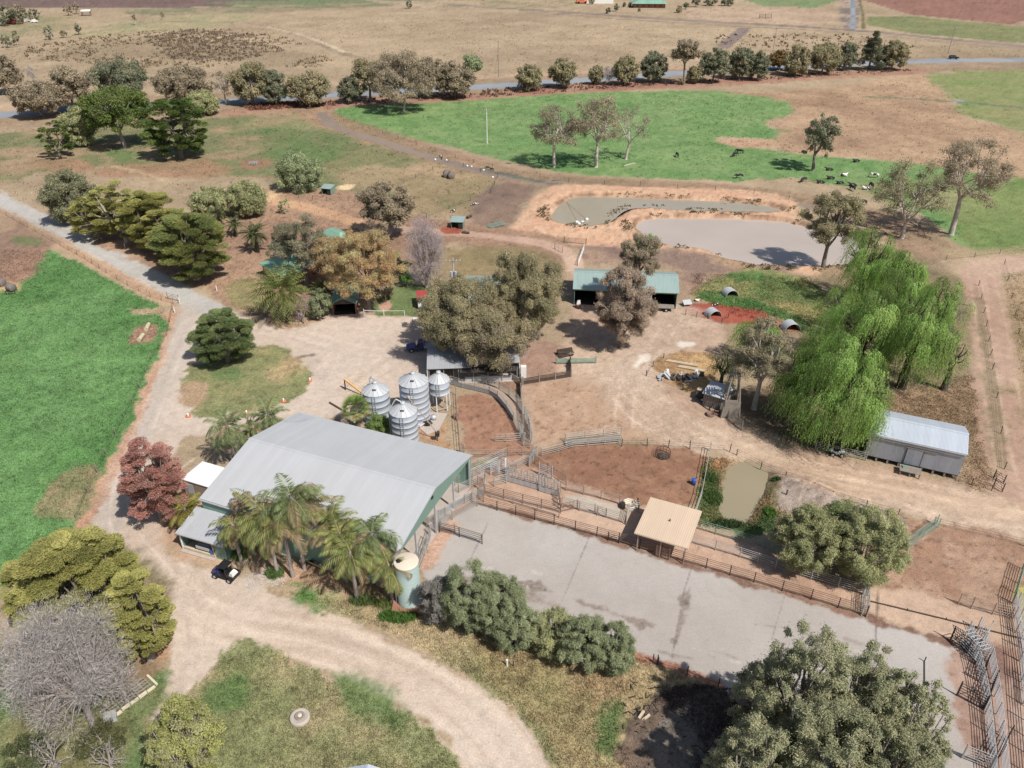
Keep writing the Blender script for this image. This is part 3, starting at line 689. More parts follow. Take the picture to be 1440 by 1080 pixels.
for k, nm, lb in ((0, 'ground', 'dry paddocks, green pasture and bare soil round the farm'),
              (1, 'highway', 'sealed grey highway crossing beyond the tree line'),
              (2, 'gravel_driveway', 'pale gravel driveway, turning area and worn dirt yard'),
              (3, 'farm_track', 'dirt farm tracks and far lane'),
              (4, 'concrete_yard', 'worn grey concrete holding yard')):
    o = link(nm, grid_mesh(Ccell == k, nm), M['ground']); tag(o, lb, nm.replace('_', ' '), None, 'structure')

def water_mat(name, c, rough=.06):
    m, n, l, b = newmat(name)
    b.inputs['Base Color'].default_value = list(alb(c)) + [1]
    b.inputs['Roughness'].default_value = rough; b.inputs['IOR'].default_value = 1.33
    g = n.new('ShaderNodeNewGeometry'); q = n.new('ShaderNodeTexNoise'); q.inputs['Scale'].default_value = 1.5; q.inputs['Detail'].default_value = 3
    l.new(g.outputs['Position'], q.inputs[0])
    q2 = n.new('ShaderNodeTexNoise'); q2.inputs['Scale'].default_value = .08; q2.inputs['Detail'].default_value = 3
    l.new(g.outputs['Position'], q2.inputs[0])
    mr = n.new('ShaderNodeMapRange'); mr.inputs[3].default_value = .88; mr.inputs[4].default_value = 1.12; l.new(q2.outputs[0], mr.inputs[0])
    mx = n.new('ShaderNodeVectorMath'); mx.operation = 'SCALE'; mx.inputs[0].default_value = list(alb(c)); l.new(mr.outputs[0], mx.inputs['Scale'])
    l.new(mx.outputs[0], b.inputs['Base Color'])
    bp = n.new('ShaderNodeBump'); bp.inputs['Strength'].default_value = .08; bp.inputs['Distance'].default_value = .02
    l.new(q.outputs[0], bp.inputs['Height']); l.new(bp.outputs[0], b.inputs['Normal'])
    return m
def water(name, poly, mat, label):
    p = smooth_poly(Pn(poly, -.35), 2)
    c = p.mean(0); 
    q = p + (p-c)/np.linalg.norm(p-c, axis=1)[:, None]*1.2
    me = bpy.data.meshes.new(name); me.from_pydata([(x, y, -.35) for x, y in q], [], [list(range(len(q)))]); me.update()
    if me.polygons[0].normal.z < 0: me.flip_normals()
    tag(link(name, me, mat), label, 'water', None, 'structure')
water('dam_water', DAM_A, water_mat('muddy_water', (168,156,132)), 'muddy olive dam water with three floats')
water('dam_water', DAM_B, water_mat('pale_muddy_water', (190,173,158)), 'pale pinkish muddy dam water with a tree shadow')
water('pond_water', POND, water_mat('pond_water', (158,144,112)), 'small brown muddy pond beside the lane')

# ------------------------------------------------------------------ vegetation
def leaf_mesh(name, C, U, V, c):
    """one small four-cornered leaf per row: centre C, half length U, half width V, colour c"""
    n = len(C)
    co = np.stack([C-U, C+V-.15*U, C+U, C-V-.15*U], 1).reshape(-1, 3).astype(np.float32)
    me = bpy.data.meshes.new(name)
    me.vertices.add(4*n); me.loops.add(4*n); me.polygons.add(n)
    me.vertices.foreach_set('co', co.ravel())
    me.loops.foreach_set('vertex_index', np.arange(4*n, dtype=np.int32))
    me.polygons.foreach_set('loop_start', np.arange(0, 4*n, 4, dtype=np.int32))
    me.polygons.foreach_set('loop_total', np.full(n, 4, np.int32))
    at = me.attributes.new('Col', 'BYTE_COLOR', 'POINT')
    b = np.ones((n, 4, 4), np.float32); b[:, :, :3] = np.clip(c, 0, 1)[:, None, :]
    at.data.foreach_set('color', b.ravel())
    me.update(); return me
def nrm(a): return a/(np.linalg.norm(a, axis=1)[:, None]+1e-9)
def rdir(g, n): return nrm(g.normal(size=(n, 3)))
def leafset(g, C, U, a, b, c, N=None, rnd=.75):
    n = len(C); U = nrm(U)
    V = nrm(np.cross(U, rdir(g, n) if N is None else nrm(N)+rdir(g, n)*rnd))
    s = (.7+.6*g.random(n))[:, None]
    return C, U*a*s, V*b*s, c
def mixc(g, n, pal, t=None):
    pal = np.array([np.array(p) for p in pal], float)
    t = g.random(n)*(len(pal)-1) if t is None else np.clip(t, 0, 1)*(len(pal)-1)
    i = np.clip(t.astype(int), 0, len(pal)-2); f = (t-i)[:, None]
    return pal[i]*(1-f)+pal[i+1]*f
def clumps(g, K, rx, rz, hc, shell=(.5, .9), up=-.35, rc=(.22, .36), flat=.8):
    d = rdir(g, K*4); d = d[d[:, 2] > up][:K]
    # spread them: drop directions too close together
    keep = []
    for v in d:
        if all(np.dot(v, w) < 1-.4/K for w in keep): keep.append(v)
    d = np.array(keep); K = len(d)
    s = (shell[0]+(shell[1]-shell[0])*g.random(K)**.55)[:, None]
    c = d*s*np.array([rx, rx, rz]) + np.array([0, 0, hc])
    r = g.uniform(*rc, K)*rx
    return c, r
def blob_leaves(g, cs, rs, a, b, cov, pal, flat=.8, droop=.3, inner=.45):
    Cs = []; Us = []; cc = []; Ns = []
    cm = cs.mean(0)
    for c, r in zip(cs, rs):
        n = max(12, int(cov*4*pi*r*r/(2*a*b)*(.6+.4*flat)))
        d = rdir(g, n); rad = (inner+(1-inner)*g.random(n)**.6)*r*(1+.3*np.sin(5*d[:,0]+7*c[0])*np.cos(4*d[:,1]+3*c[1]))*np.where(g.random(n) < .16, 1.0+.7*g.random(n), 1)
        Cs.append(c + d*rad[:, None]*np.array([1, 1, flat])*g.uniform(.62, 1.35, 3))
        Us.append(rdir(g, n)*.8 + d*.5 + np.array([0, 0, -droop])); Ns.append(d + np.array([0, 0, .45]) + (c-cm)/(np.linalg.norm(c-cm)+.1)*.3)
        t0 = g.random()
        k = mixc(g, n, pal, np.clip(t0*.6+.4*g.random(n)+(.12*d[:, 2]), 0, 1))
        cc.append(k*(.85+.3*g.random())*(.62+.76*g.random(n))[:, None])
    C = np.concatenate(Cs); U = np.concatenate(Us); c = np.concatenate(cc)
    return leafset(g, C, U, a, b, c, np.concatenate(Ns), .55)
def spray_leaves(g, cs, rs, a, b, cov, pal, flat=.35, lift=.25):
    """conifer: flattened sprays whose twigs point outwards"""
    Cs = []; Us = []; cc = []; Ns = []
    for c, r in zip(cs, rs):
        n = max(12, int(cov*4*pi*r*r/(2*a*b)*.6))
        d = rdir(g, n); d[:, 2] = np.abs(d[:, 2])*np.where(g.random(n) < .75, 1, -1); rad = (.3+.7*g.random(n)**.5)*r
        p = c + d*rad[:, None]*np.array([1, 1, flat])
        o = np.array([c[0], c[1], 0]); o = o/(np.linalg.norm(o)+1e-6)
        Cs.append(p)
        Us.append(d*np.array([.6, .6, .1]) + o*.9 + rdir(g, n)*.35 + np.array([0, 0, lift])); Ns.append(np.array([0, 0, 1.0]) + d*.6 + o*.4)
        t0 = g.random(); k = mixc(g, n, pal, np.clip(t0*.6+.4*g.random(n), 0, 1))
        cc.append(k*(.85+.3*g.random())*(.78+.44*g.random(n))[:, None])
    return leafset(g, np.concatenate(Cs), np.concatenate(Us), a, b, np.concatenate(cc), np.concatenate(Ns), .45)
def limbs(g, cs, h_fork, r0, lean=(0, 0), n_main=4, n=7, thin=.25, minr=.04, every=1):
    """tapered trunk, main limbs, and branches to the leaf clumps"""
    m = MB(); f = Vector((lean[0], lean[1], h_fork))
    mid = Vector((lean[0]*.35+g.normal()*.1*r0, lean[1]*.35, h_fork*.5))
    m.path([Vector((0, 0, -.4)), Vector((0, 0, .25)), mid, f], [r0*1.5, r0*1.12, r0*.9, r0*.75], 9)
    cs = np.asarray(cs); az = np.arctan2(cs[:, 1]-f.y, cs[:, 0]-f.x)
    order = np.argsort(az); groups = np.array_split(order, n_main)
    for gr in groups:
        if not len(gr): continue
        cen = cs[gr].mean(0)
        e = f + (Vector(cen)-f)*.55; k = f.lerp(e, .5) + Vector((g.normal()*.3, g.normal()*.3, .2))*r0
        m.path([f, k, e], [r0*.6, r0*.45, r0*.33], n)
        for i in gr[::every]:
            c = Vector(cs[i]); q = e.lerp(c, .55) + Vector(g.normal(size=3)*.25)*(c-e).length*.25
            m.path([e, q, c], [r0*.28, max(minr, r0*.18), max(minr*.6, r0*thin*.3)], 5)
    return m
def twig_leaves(g, cs, rs, per, a, b, pal, up=.3, spread=1.0):
    Cs = []; Us = []
    for c, r in zip(cs, rs):
        n = int(per*r*r); d = rdir(g, n); rad = (.15+.85*g.random(n)**.6)*r
        Cs.append(c + d*rad[:, None]); o = nrm(np.array([c]))[0]*np.array([1, 1, .3])
        Us.append(d*spread + o*.6 + rdir(g, n)*.5 + np.array([0, 0, up]))
    C = np.concatenate(Cs); n = len(C)
    return leafset(g, C, np.concatenate(Us), a, b, mixc(g, n, pal)*(.8+.4*g.random(n))[:, None])
def cat_(*S): return tuple(np.concatenate([s[i] for s in S]) for i in range(4))
def dens(s, lo=.16):                # leaf half length for a tree seen at s metres per photo pixel
    return max(lo*.68, (1.25 if s > .16 else .86)*s)

OLIVE = [(.085,.085,.028),(.14,.135,.045),(.18,.165,.06)]
CYP = [(.055,.068,.026),(.095,.105,.036),(.135,.13,.045)]
PINE = [(.035,.055,.018),(.085,.12,.032),(.12,.15,.04)]
GUM = [(.10,.095,.055),(.145,.13,.075),(.18,.15,.09)]
GUMB = [(.112,.094,.065),(.152,.126,.086),(.178,.145,.10)]
GUMD = [(.05,.06,.04),(.085,.09,.055),(.12,.105,.07)]
GUMG = [(.085,.10,.055),(.12,.14,.075),(.15,.16,.09)]
REDD = [(.25,.12,.095),(.30,.155,.125),(.33,.19,.155)]
WILL = [(.085,.14,.034),(.125,.19,.05),(.175,.24,.072)]
PEP = [(.09,.098,.048),(.135,.138,.07),(.185,.18,.095)]
SHRUB = [(.092,.108,.058),(.135,.15,.082),(.18,.19,.112)]
GREYD = [(.25,.225,.205),(.35,.32,.295),(.45,.41,.385)]
ORAN = [(.24,.135,.07),(.33,.21,.11),(.40,.26,.13)]
BUSHG = [(.04,.09,.02),(.08,.15,.035),(.12,.2,.05)]
for _p in (OLIVE,CYP,PINE,GUM,GUMB,GUMD,GUMG,REDD,WILL,PEP,SHRUB,ORAN,BUSHG):
    _p[:] = [tuple(min(.5, x*(1.75 if _p in (ORAN, REDD) else 1.7 if _p is PINE else 2.15 if _p is SHRUB else 2.3 if _p in (WILL, GUM, GUMB) else 2.7)) for x in q) for q in _p]
def tree(kind, px, py, top, wid, label, name='gum_tree', cat='tree', group=None, seed=None, **kw):
    base = P(px, py); s = mpp(base)
    h = height_of(base, top); r = wid/2*s*kw.get('ws', .96)
    if kind in ('willow', 'soft', 'cyp', 'bare', 'cone') or kw.get('ctr'):
        for _ in range(3): base.x -= (Q(base.x, base.y, h*.55)[0]-px)*mpp(base, h*.55)
    g = np.random.default_rng(seed if seed is not None else int(px*7+py*13))
    rz = 0
    t = thing(name, label, cat, base, rz, group)
    if 'K' in kw: kw['K'] = int(kw['K']*(1.5 if kind in ('willow', 'bare') else 1.1 if kind == 'thin' else 2.6))
    if 'rc' in kw: kw['rc'] = (kw['rc'][0]*.72, kw['rc'][1]*.8)
    a = dens(s, kw.get('lo', .16)); pal = kw.get('pal'); bark = kw.get('bark'); cov = kw.get('cov', 1.0)
    wood = None; lv = None
    if kind == 'gum':              # broad eucalypt: separate clouds of drooping leaves on visible limbs
        K = kw.get('K', 84); rz_ = h*kw.get('deep', .44); hc = h-rz_*1.0
        c, rr = clumps(g, K, r*.82, rz_*.85, hc, (.3, 1.0), kw.get('up', -.85), kw.get('rc', (.14, .27)))
        lv = blob_leaves(g, c, rr, a, a*.42, cov*.95, pal or GUM, .75, .45, .35)
        wood = limbs(g, c, h*kw.get('fork', .33), max(.22, h*.028), (g.normal()*.3, g.normal()*.3), kw.get('nm', 4)); bark = bark or 'bark'
    elif kind == 'thin':           # open gum: sparse foliage, many bare pale limbs
        K = int(kw.get('K', 30)*1.4); rz_ = h*kw.get('deep', .42); hc = h-rz_
        c, rr = clumps(g, K, r*.9, rz_*.95, hc, (.35, 1.0), -.5, kw.get('rc', (.14, .26)))
        lv = blob_leaves(g, c, rr, a, a*.34, cov*.24, pal or GUMB, .7, .5, .2)
        tw = twig_leaves(g, c, rr*1.2, 7 if s < .15 else 3, a*1.6, max(.02, .14*s), [(.2,.17,.15),(.3,.26,.23)])
        lv = cat_(lv, tw)
        wood = limbs(g, c, h*kw.get('fork', .3), max(.22, h*.026), (g.normal()*.4, 0), 5, 7, .35, max(.05, .22*s)); bark = bark or 'bark_pale'
    elif kind == 'cyp':            # spreading cypress or pine: overlapping flat plates of sprays
        K = kw.get('K', 130); rz_ = h*.5
        c, rr = clumps(g, K, r*.86, rz_*.92, h*.48, (.45, 1.0), -.85, (.13, .26))
        lim = np.where(c[:, 2] < h*.35, 1.0, 1.0); c[:, :2] *= lim[:, None]
        c[:, 2] = np.maximum(c[:, 2], rr*.35)
        lv = spray_leaves(g, c, rr, a*1.25, a*.36, cov*1.0, pal or CYP, kw.get('flat', .42))
        wood = limbs(g, c, h*.3, max(.25, h*.035), (0, 0), 5, 6, .25, .05, 2); bark = bark or 'bark'
    elif kind == 'cone':           # conical conifer
        K = 60; z = g.random(K)**.8; az = g.random(K)*2*pi
        ra = r*(1-z)**.75*(.55+.4*g.random(K)); c = np.stack([ra*np.cos(az), ra*np.sin(az), h*(.06+.9*z)], 1); rr = r*(.16+.22*(1-z))
        lv = spray_leaves(g, c, rr, a*1.2, a*.36, cov, pal or PINE, .5, .4)
        wood = MB().path([Vector((0,0,-.3)), Vector((0,0,h*.5)), Vector((0,0,h*.95))], [h*.03, h*.018, .04], 7); bark = bark or 'bark_dark'
    elif kind == 'willow':
        K = int(kw.get('K', 46)*1.3); c, rr = clumps(g, K, r*1.0, h*.43, h*.52, (.35, 1.05), -.45, (.10, .22))
        c[:, 2] = np.maximum(c[:, 2], h*.2)
        Cs = []; Us = []; cc = []; Ns = []
        al = a*1.7; ragged = g.uniform(.45, 1.7, len(c)); rr = rr*g.uniform(.6, 1.25, len(rr)); jj = 0
        for ci, ri in zip(c, rr):
            fl_ = ragged[jj]; jj += 1
            S = int(cov*13*ri*ri/(al*.9)); d = rdir(g, S); d[:, 2] = np.abs(d[:, 2])
            st0 = ci + d*ri*np.array([1, 1, .75]); out = nrm(np.stack([st0[:, 0], st0[:, 1], 0*d[:, 0]], 1))
            ln = np.minimum((.06+.30*g.random(S)**1.4)*h*fl_, st0[:, 2]-.14*h*g.uniform(.5, 1.6)); ln = np.maximum(ln, .5)
            k0 = mixc(g, S, pal or WILL, np.clip(g.random()*.6+.4*g.random(S), 0, 1))*(.6+.6*g.random())
            steps = int(np.ceil(ln.max()/(al*1.1)))
            sway = g.normal(size=(S, 2))*.16 + g.normal(size=2)*.18 + np.array([-.12, 0])
            for q in range(steps):
                f = q*al*1.1; ok = f < ln
                if not ok.any(): break
                fr = (f/ln)[:, None]; bow = np.sin(np.clip(fr*3.0, 0, 1.57))
                p = st0 + out*ri*.55*bow + np.concatenate([sway*f, np.full((S, 1), -f)], 1) + g.normal(size=(S, 3))*.05
                Cs.append(p[ok]); Us.append((np.array([0, 0, -1.0]) + out*(.9*(1-bow)) + g.normal(size=(S, 3))*.16)[ok]); cc.append(k0[ok]*(.85+.3*g.random(ok.sum()))[:, None]); Ns.append((out+np.array([0, 0, .5]))[ok])
        lv = leafset(g, np.concatenate(Cs), np.concatenate(Us), al*.75, al*.2, np.concatenate(cc), np.concatenate(Ns), .7)
        wood = limbs(g, c, h*.3, max(.35, h*.04), (0, 0), 5, 7, .3, .06); bark = bark or 'bark_dark'
    elif kind == 'soft':           # pepper tree, acacia, big shrub: fine soft foliage to the ground
        K = kw.get('K', 120); c, rr = clumps(g, K, r*.86, h*.45, h*.5, (.4, 1.0), -.9, kw.get('rc', (.14, .27)))
        c[:, 2] = np.maximum(c[:, 2], rr*.5)
        lv = blob_leaves(g, c, rr, a, a*.34, cov*.95, pal or PEP, .85, .6, .25)
        wood = limbs(g, c, h*.22, max(.12, h*.028), (0, 0), 5, 6, .2, .03, 3); bark = bark or 'bark_grey'
    elif kind == 'bare':           # leafless tree: limbs and fine grey twigs
        K = kw.get('K', 40); c, rr = clumps(g, K, r*.84, h*.46, h*.52, (.3, 1.0), kw.get('up', -.6), (.2, .34))
        c[:, 2] = np.maximum(c[:, 2], .3)
        lv = cat_(twig_leaves(g, c, rr*1.1, kw.get('per', 30)*cov*1.9, a*2.1, max(.013, .10*s), pal or GREYD, kw.get('rise', .3), 1.6),
                  twig_leaves(g, c, rr*1.2, kw.get('per', 30)*cov*1.5, a*.8, max(.010, .08*s), pal or GREYD, 0, .6))
        wood = limbs(g, c, h*kw.get('fork', .22), max(.14, h*.022), (0, 0), 7, 7, .25, max(.03, .14*s)); bark = bark or 'bark_grey'
    wood.build('trunk', M[bark], t)
    link('crown', leaf_mesh('crown', *lv), M['twig'] if kind == 'bare' else M['leaf'], t)
    return t

# ---- trees beyond and along the highway
far = 'trees dotting the far field'
for a_ in [('soft',8,67,47,18,'dark round tree at the left edge of the far field',GUMD),
           ('soft',21,64,41,14,'dark oval tree alone near the left edge of the far field',GUMD),
           ('soft',67,56,34,15,'dark oval tree first of three in a line across the far field',GUMD),
           ('soft',89,53,40,11,'small grey round tree middle of three in the far field',GUM),
           ('gum',111,49,31,13,'lumpy dark tree last of three in a line across the far field',GUMD),
           ('thin',191,35,20,8,'thin pale sapling beside the faint far field track',GUM),
           ('thin',229,28,17,7,'small thin sapling alone at the far field edge',GUM),
           ('gum',97,22,4,16,'reddish brown tree alone beyond the far green field',GUMB),
           ('gum',108,20,2,14,'paired red brown tree at the dark ploughed field edge',GUMB),
           ('soft',4,36,6,34,'dark tree mass at the far left farmstead corner',GUMD),
           ('soft',20,34,10,26,'dark green tree behind the far red shed',GUMD),
           ('gum',28,26,4,24,'brownish tree rising behind the far farmstead',GUMB),
           ('soft',36,30,17,12,'dark small tree left of the far yellow truck',GUMD),
           ('soft',47,28,9,17,'dark tree at the right end of the far farmstead',GUMD),
           ('soft',575,12,0,11,'round dark shrub alone far behind the stubble field',GUMD),
           ('soft',855,19,10,8,'round shrub left of the far house drive',GUMD),
           ('soft',867,16,5,9,'taller round shrub beside the far house drive',GUMD),
           ('soft',878,10,3,5,'small clipped shrub in front of the far house',GUMD),
           ('soft',886,10,3,5,'second clipped shrub in front of the far house',GUMD),
           ('soft',899,16,12,5,'low clipped shrub on the far house lawn',GUMD),
           ('soft',955,18,8,12,'grey green shrub at the far house corner',GUM),
           ('gum',964,13,2,10,'dark tree at the right of the far house',GUMD),
           ('gum',978,10,-4,16,'dark tree behind the far house corner',GUMD),
           ('soft',1000,8,-4,24,'dark hedge tree right of the far house',GUMD),
           ('soft',1024,8,-3,24,'last dark hedge tree along the far lane',GUMD),
           ('soft',832,6,-3,10,'small tree beside the far orange machine',GUM)]:
    tree(a_[0], a_[1], a_[2], a_[3], a_[4], a_[5], 'field_tree', pal=a_[6], lo=.3, group=far, K=12)
hwg = 'trees along the highway'
HWT = [('gum',14,132,74,46,'brown gum at the left edge beyond the highway',GUMB,{}),
 ('bare',45,118,92,18,'small bare dead tree left of the highway gums',GREYD,{'K':10,'name':'dead_tree'}),
 ('gum',62,165,112,70,'grey brown gum hiding the left end of the highway',GUMB,{}),
 ('gum',105,155,88,58,'purplish brown gum second along the highway',GUMB,{}),
 ('gum',172,140,78,78,'wide dark gum behind the pale trunked pine',GUMD,{}),
 ('gum',262,146,90,76,'wide brown gum left of the round grey bush',GUMB,{}),
 ('thin',318,146,96,34,'thin brown gum beside the tall pale trunked gum',GUMB,{}),
 ('gum',357,147,82,60,'tall gum with a clear forked trunk by the highway',GUM,{'fork':.5}),
 ('soft',385,148,96,36,'dark green tree right of the forked gum',GUMD,{}),
 ('gum',436,149,98,58,'brown round gum alone left of the pasture corner',GUM,{}),
 ('soft',492,145,103,32,'small dark green tree at the pasture corner',GUMD,{}),
 ('gum',521,144,75,46,'grey green gum with a slender trunk by the highway',GUM,{}),
 ('thin',568,156,70,86,'large pinkish grey gum standing on the pasture edge',GUMB,{'K':80,'rc':(.16,.28),'cov':1.8,'fork':.22}),
 ('gum',603,138,76,48,'grey gum close behind the large pinkish one',GUMB,{}),
 ('gum',640,138,85,56,'dark brown gum right of the large pinkish one',GUMB,{}),
 ('gum',664,112,73,32,'green topped gum behind the brown highway gum',GUMG,{}),
 ('soft',744,128,88,34,'rounded olive tree right of the tall far pole',GUM,{}),
 ('soft',792,124,81,38,'olive tree with a red brown skirt by the highway',GUM,{}),
 ('soft',838,119,91,22,'small green shrub tree first of a tight row',GUM,{}),
 ('bare',857,119,92,30,'bare stemmed fan shaped tree in the tight row',GREYD,{'K':14}),
 ('soft',881,120,77,34,'leafy olive tree right of the bare fan tree',GUM,{}),
 ('soft',920,116,70,38,'dark olive tree left of the tall trunked gum',GUMD,{}),
 ('gum',961,119,54,42,'tall brown gum on a bare trunk above the highway',GUMB,{'fork':.45,'deep':.27}),
 ('soft',978,117,92,22,'low grey bush at the foot of the dark row',GUM,{}),
 ('gum',1002,116,65,44,'dark green pointed tree left in the dense row',GUMD,{}),
 ('soft',1043,112,64,36,'dark rounded tree middle of the dense row',GUMD,{}),
 ('soft',1068,113,70,28,'narrow dark tree at the end of the dense row',GUMD,{}),
 ('gum',1096,99,69,36,'orange brown spreading tree by the highway',[(.2,.13,.05),(.26,.17,.07),(.14,.12,.05)],{}),
 ('soft',1122,107,64,36,'grey green tree right of the orange brown one',GUM,{}),
 ('soft',1160,104,58,42,'wide olive tree midway between orange tree and cone',GUM,{}),
 ('soft',1192,99,57,28,'slim dark tree just left of the conical pine',GUMD,{}),
 ('cone',1228,99,42,34,'dark conical pine standing over the highway row',GUMD,{}),
 ('soft',1259,98,55,38,'last round olive tree of the highway row',GUM,{}),
 ('soft',957,119,108,12,'tiny bush at the foot of the tall trunked gum',GUM,{'K':8})]
for k_, px, py, tp, w, lb, pal, kw in HWT:
    kw.setdefault('ws', 1.16); kw.setdefault('deep', .47)
    tree(k_, px, py, tp, w, lb, kw.pop('name', 'roadside_tree'), pal=pal, lo=.26, group=hwg, **kw)
# ---- trees on the left, middle distance
tree('gum',176,208,112,112,'large green pine with a grey weathered trunk and underside','pine_tree',pal=PINE+[(.10,.11,.06)],K=34,lo=.24,fork=.25,deep=.42,bark='bark_grey')
tree('cyp',244,222,128,96,'bright green spreading pine with dark shade on its right','pine_tree',pal=PINE,K=46,lo=.24)
tree('cyp',76,222,166,52,'rounded green pine leftmost of the pine clump','pine_tree',pal=PINE,K=26,lo=.24)
tree('soft',108,205,150,54,'grey green feathery tree between the two left pines','pepper_tree',pal=PEP,lo=.24)
tree('soft',284,162,128,50,'smooth round grey green bush below the highway gums','acacia_tree',pal=PEP,lo=.24)
tree('soft',96,312,236,84,'grey olive tree overhanging the top of the driveway','cypress_tree',pal=[(.19,.2,.12),(.28,.28,.16),(.34,.32,.2)],lo=.2)
tree('cyp',130,335,272,60,'yellow olive cypress below the grey olive tree','cypress_tree',pal=OLIVE,lo=.2,K=40,ws=1.25)
tree('cyp',238,362,286,70,'olive cypress squeezed before the huge dark olive one','cypress_tree',pal=OLIVE,lo=.2,K=36,ws=1.15)
tree('cyp',188,345,262,60,'olive cypress just right of the leaning bare trunk','cypress_tree',pal=OLIVE,lo=.2,K=30,ws=1.15)
tree('soft',415,385,332,46,'grey green shrub tree pressed against the house front','acacia_tree',pal=GUMG,lo=.18,K=20,cov=.8)
tree('soft',540,420,380,44,'leafy brown shrub at the foot of the big orange tree','garden_shrub','bush',pal=GUMB,lo=.18,K=16)
tree('cyp',165,340,248,70,'olive cypress with a leaning pale bare trunk','cypress_tree',pal=OLIVE,lo=.2,K=34,bark='bark_pale',ws=1.2)
tree('cyp',212,350,266,82,'broad olive cypress beside the driveway bend','cypress_tree',pal=OLIVE,lo=.2,K=50,ws=1.15)
tree('cyp',268,392,292,118,'huge dark olive cypress at the right end of the drive row','cypress_tree',pal=CYP,lo=.2,K=64)
tree('soft',296,306,262,62,'round sage green bush left of a pair','olive_bush','bush',pal=PEP,lo=.22)
tree('soft',345,304,252,62,'round sage green bush right of a pair','olive_bush','bush',pal=PEP,lo=.22)
tree('soft',420,268,215,78,'leafy green tree beside the far calf shelter','gum_tree',pal=GUMG,lo=.22,K=26)
tree('soft',399,300,276,20,'small round grey bush alone on the orange soil','olive_bush','bush',pal=PEP,lo=.2,K=10)
tree('gum',545,335,250,92,'large brown purple gum behind the orange tree','gum_tree',pal=GUMB,lo=.2,K=40,rc=(.2,.3),fork=.2,deep=.44)
tree('bare',530,345,318,70,'purplish twiggy scrub below the brown purple gum','scrub_bush','bush',pal=[(.16,.12,.11),(.2,.15,.13)],K=20,per=14)
# ---- around the house
tree('soft',390,352,312,28,'narrow grey green tree left of the house','gum_tree',pal=GUMD,lo=.18,K=14)
tree('soft',395,372,338,50,'grey shrub against the left end of the house','acacia_tree',pal=[(.16,.18,.11),(.25,.25,.16)],lo=.18,K=18,cov=.8)
tree('gum',432,402,298,84,'grey green gum hanging over the house roof','gum_tree',pal=GUMD[1:]+GUM[:1],lo=.18,K=26,cov=.9,deep=.4)
tree('gum',462,412,330,50,'brown leaved small gum in front of the house roof','gum_tree',pal=GUMB,lo=.18,K=16,cov=.8)
tree('thin',520,438,322,118,'large autumn tree with dry orange leaves','plane_tree',pal=ORAN,lo=.18,K=110,rc=(.16,.26),cov=2.4,bark='bark',fork=.2,deep=.45)
tree('thin',478,410,328,84,'orange autumn tree over the middle of the house','plane_tree',pal=ORAN,lo=.18,K=60,rc=(.16,.26),cov=1.8,bark='bark',fork=.25,deep=.4)
tree('bare',597,405,303,66,'tall leafless purplish grey poplar beside the lawn','poplar_tree',pal=[(.3,.25,.25),(.4,.34,.34)],K=70,per=70,fork=.1,rise=1.2,up=-.8)
tree('bare',612,408,362,50,'low leafless purplish thicket under the tall poplar','scrub_bush','bush',pal=[(.23,.18,.18),(.28,.22,.22)],K=20,per=24)
tree('soft',553,398,360,36,'dark green dense shrub behind the lawn','garden_shrub','bush',pal=[(.02,.05,.02),(.04,.09,.03)],lo=.16,K=18)
tree('soft',571,402,366,28,'bright green shrub beside the leafless poplar','garden_shrub','bush',pal=BUSHG,lo=.16,K=16)
tree('bare',425,455,414,44,'leafless mauve shrub between palm and garage','garden_shrub','bush',pal=[(.26,.19,.2),(.32,.25,.25)],K=24,per=34)
tree('soft',448,448,406,42,'green leafy shrub left of the garage opening','garden_shrub','bush',pal=SHRUB,lo=.14,K=22)
# ---- pasture gums
tree('thin',779,235,146,88,'left of three big gums standing in green pasture','gum_tree',pal=GUMD[1:]+GUMB[:1],lo=.22,K=34,cov=1.1,fork=.42)
tree('thin',838,235,134,92,'tallest middle gum of three in green pasture','gum_tree',pal=GUMB,lo=.22,K=36,cov=1.1,fork=.36)
tree('thin',880,224,146,66,'sparse right gum of three in green pasture','gum_tree',pal=GUMD[1:]+GUM[:1],lo=.22,K=26,cov=.45,fork=.3)
tree('gum',1143,240,154,74,'open dark gum alone in pasture beside the cows','gum_tree',pal=GUMD,lo=.22,K=26,rc=(.14,.26),cov=.8,fork=.25,deep=.42)
tree('gum',1157,378,266,102,'leaning olive gum at the water edge of the dam','gum_tree',pal=GUM,lo=.18,K=26,rc=(.18,.3),cov=.9,fork=.28,deep=.4)
tree('thin',1268,335,222,112,'sparse grey gum with white limbs behind the willows','gum_tree',pal=GUMB[:1]+GUM,lo=.2,K=40,cov=.8,fork=.2)
tree('thin',1337,330,190,118,'tall pinkish gum with a bare white trunk at right','gum_tree',pal=GUMB,lo=.2,K=44,cov=1.2,fork=.38)
# ---- willows
wg = 'weeping willows in the thicket'
for px,py,tp,w,lb,kw in [(1222,425,318,88,'bright willow at the back beside the dam',{}),
  (1262,440,352,96,'willow behind the thicket under the grey gum',{}),
  (1328,462,384,76,'willow nearest the right hand track',{'K':22}),
  (1222,520,392,120,'willow in the middle of the thicket',{}),
  (1290,545,402,116,'willow with a bare gap under its right side',{}),
  (1345,548,448,52,'narrow yellow green willow above bare ground',{'K':16}),
  (1182,622,462,138,'largest willow at front hanging over dark shade',{'K':44}),
  (1122,585,474,76,'willow leftmost of the front pair',{}),
  (1216,622,500,66,'willow touching the grey iron shed',{'K':18}),
  (1068,515,446,80,'darker willow left at the thicket edge',{}),
  (1160,540,448,80,'shaded willow filling behind the front pair',{}),
  (1265,500,372,90,'tall willow in the heart of the thicket',{}),
  (1185,470,400,70,'willow facing the pen paddock',{'K':26}),
  (1018,545,486,44,'small willow hanging over the old grey hut',{'K':14})]:
    tree('willow',px,py,tp,w,lb,'willow_tree',pal=WILL,lo=.17,group=wg,ws=.84,**kw)
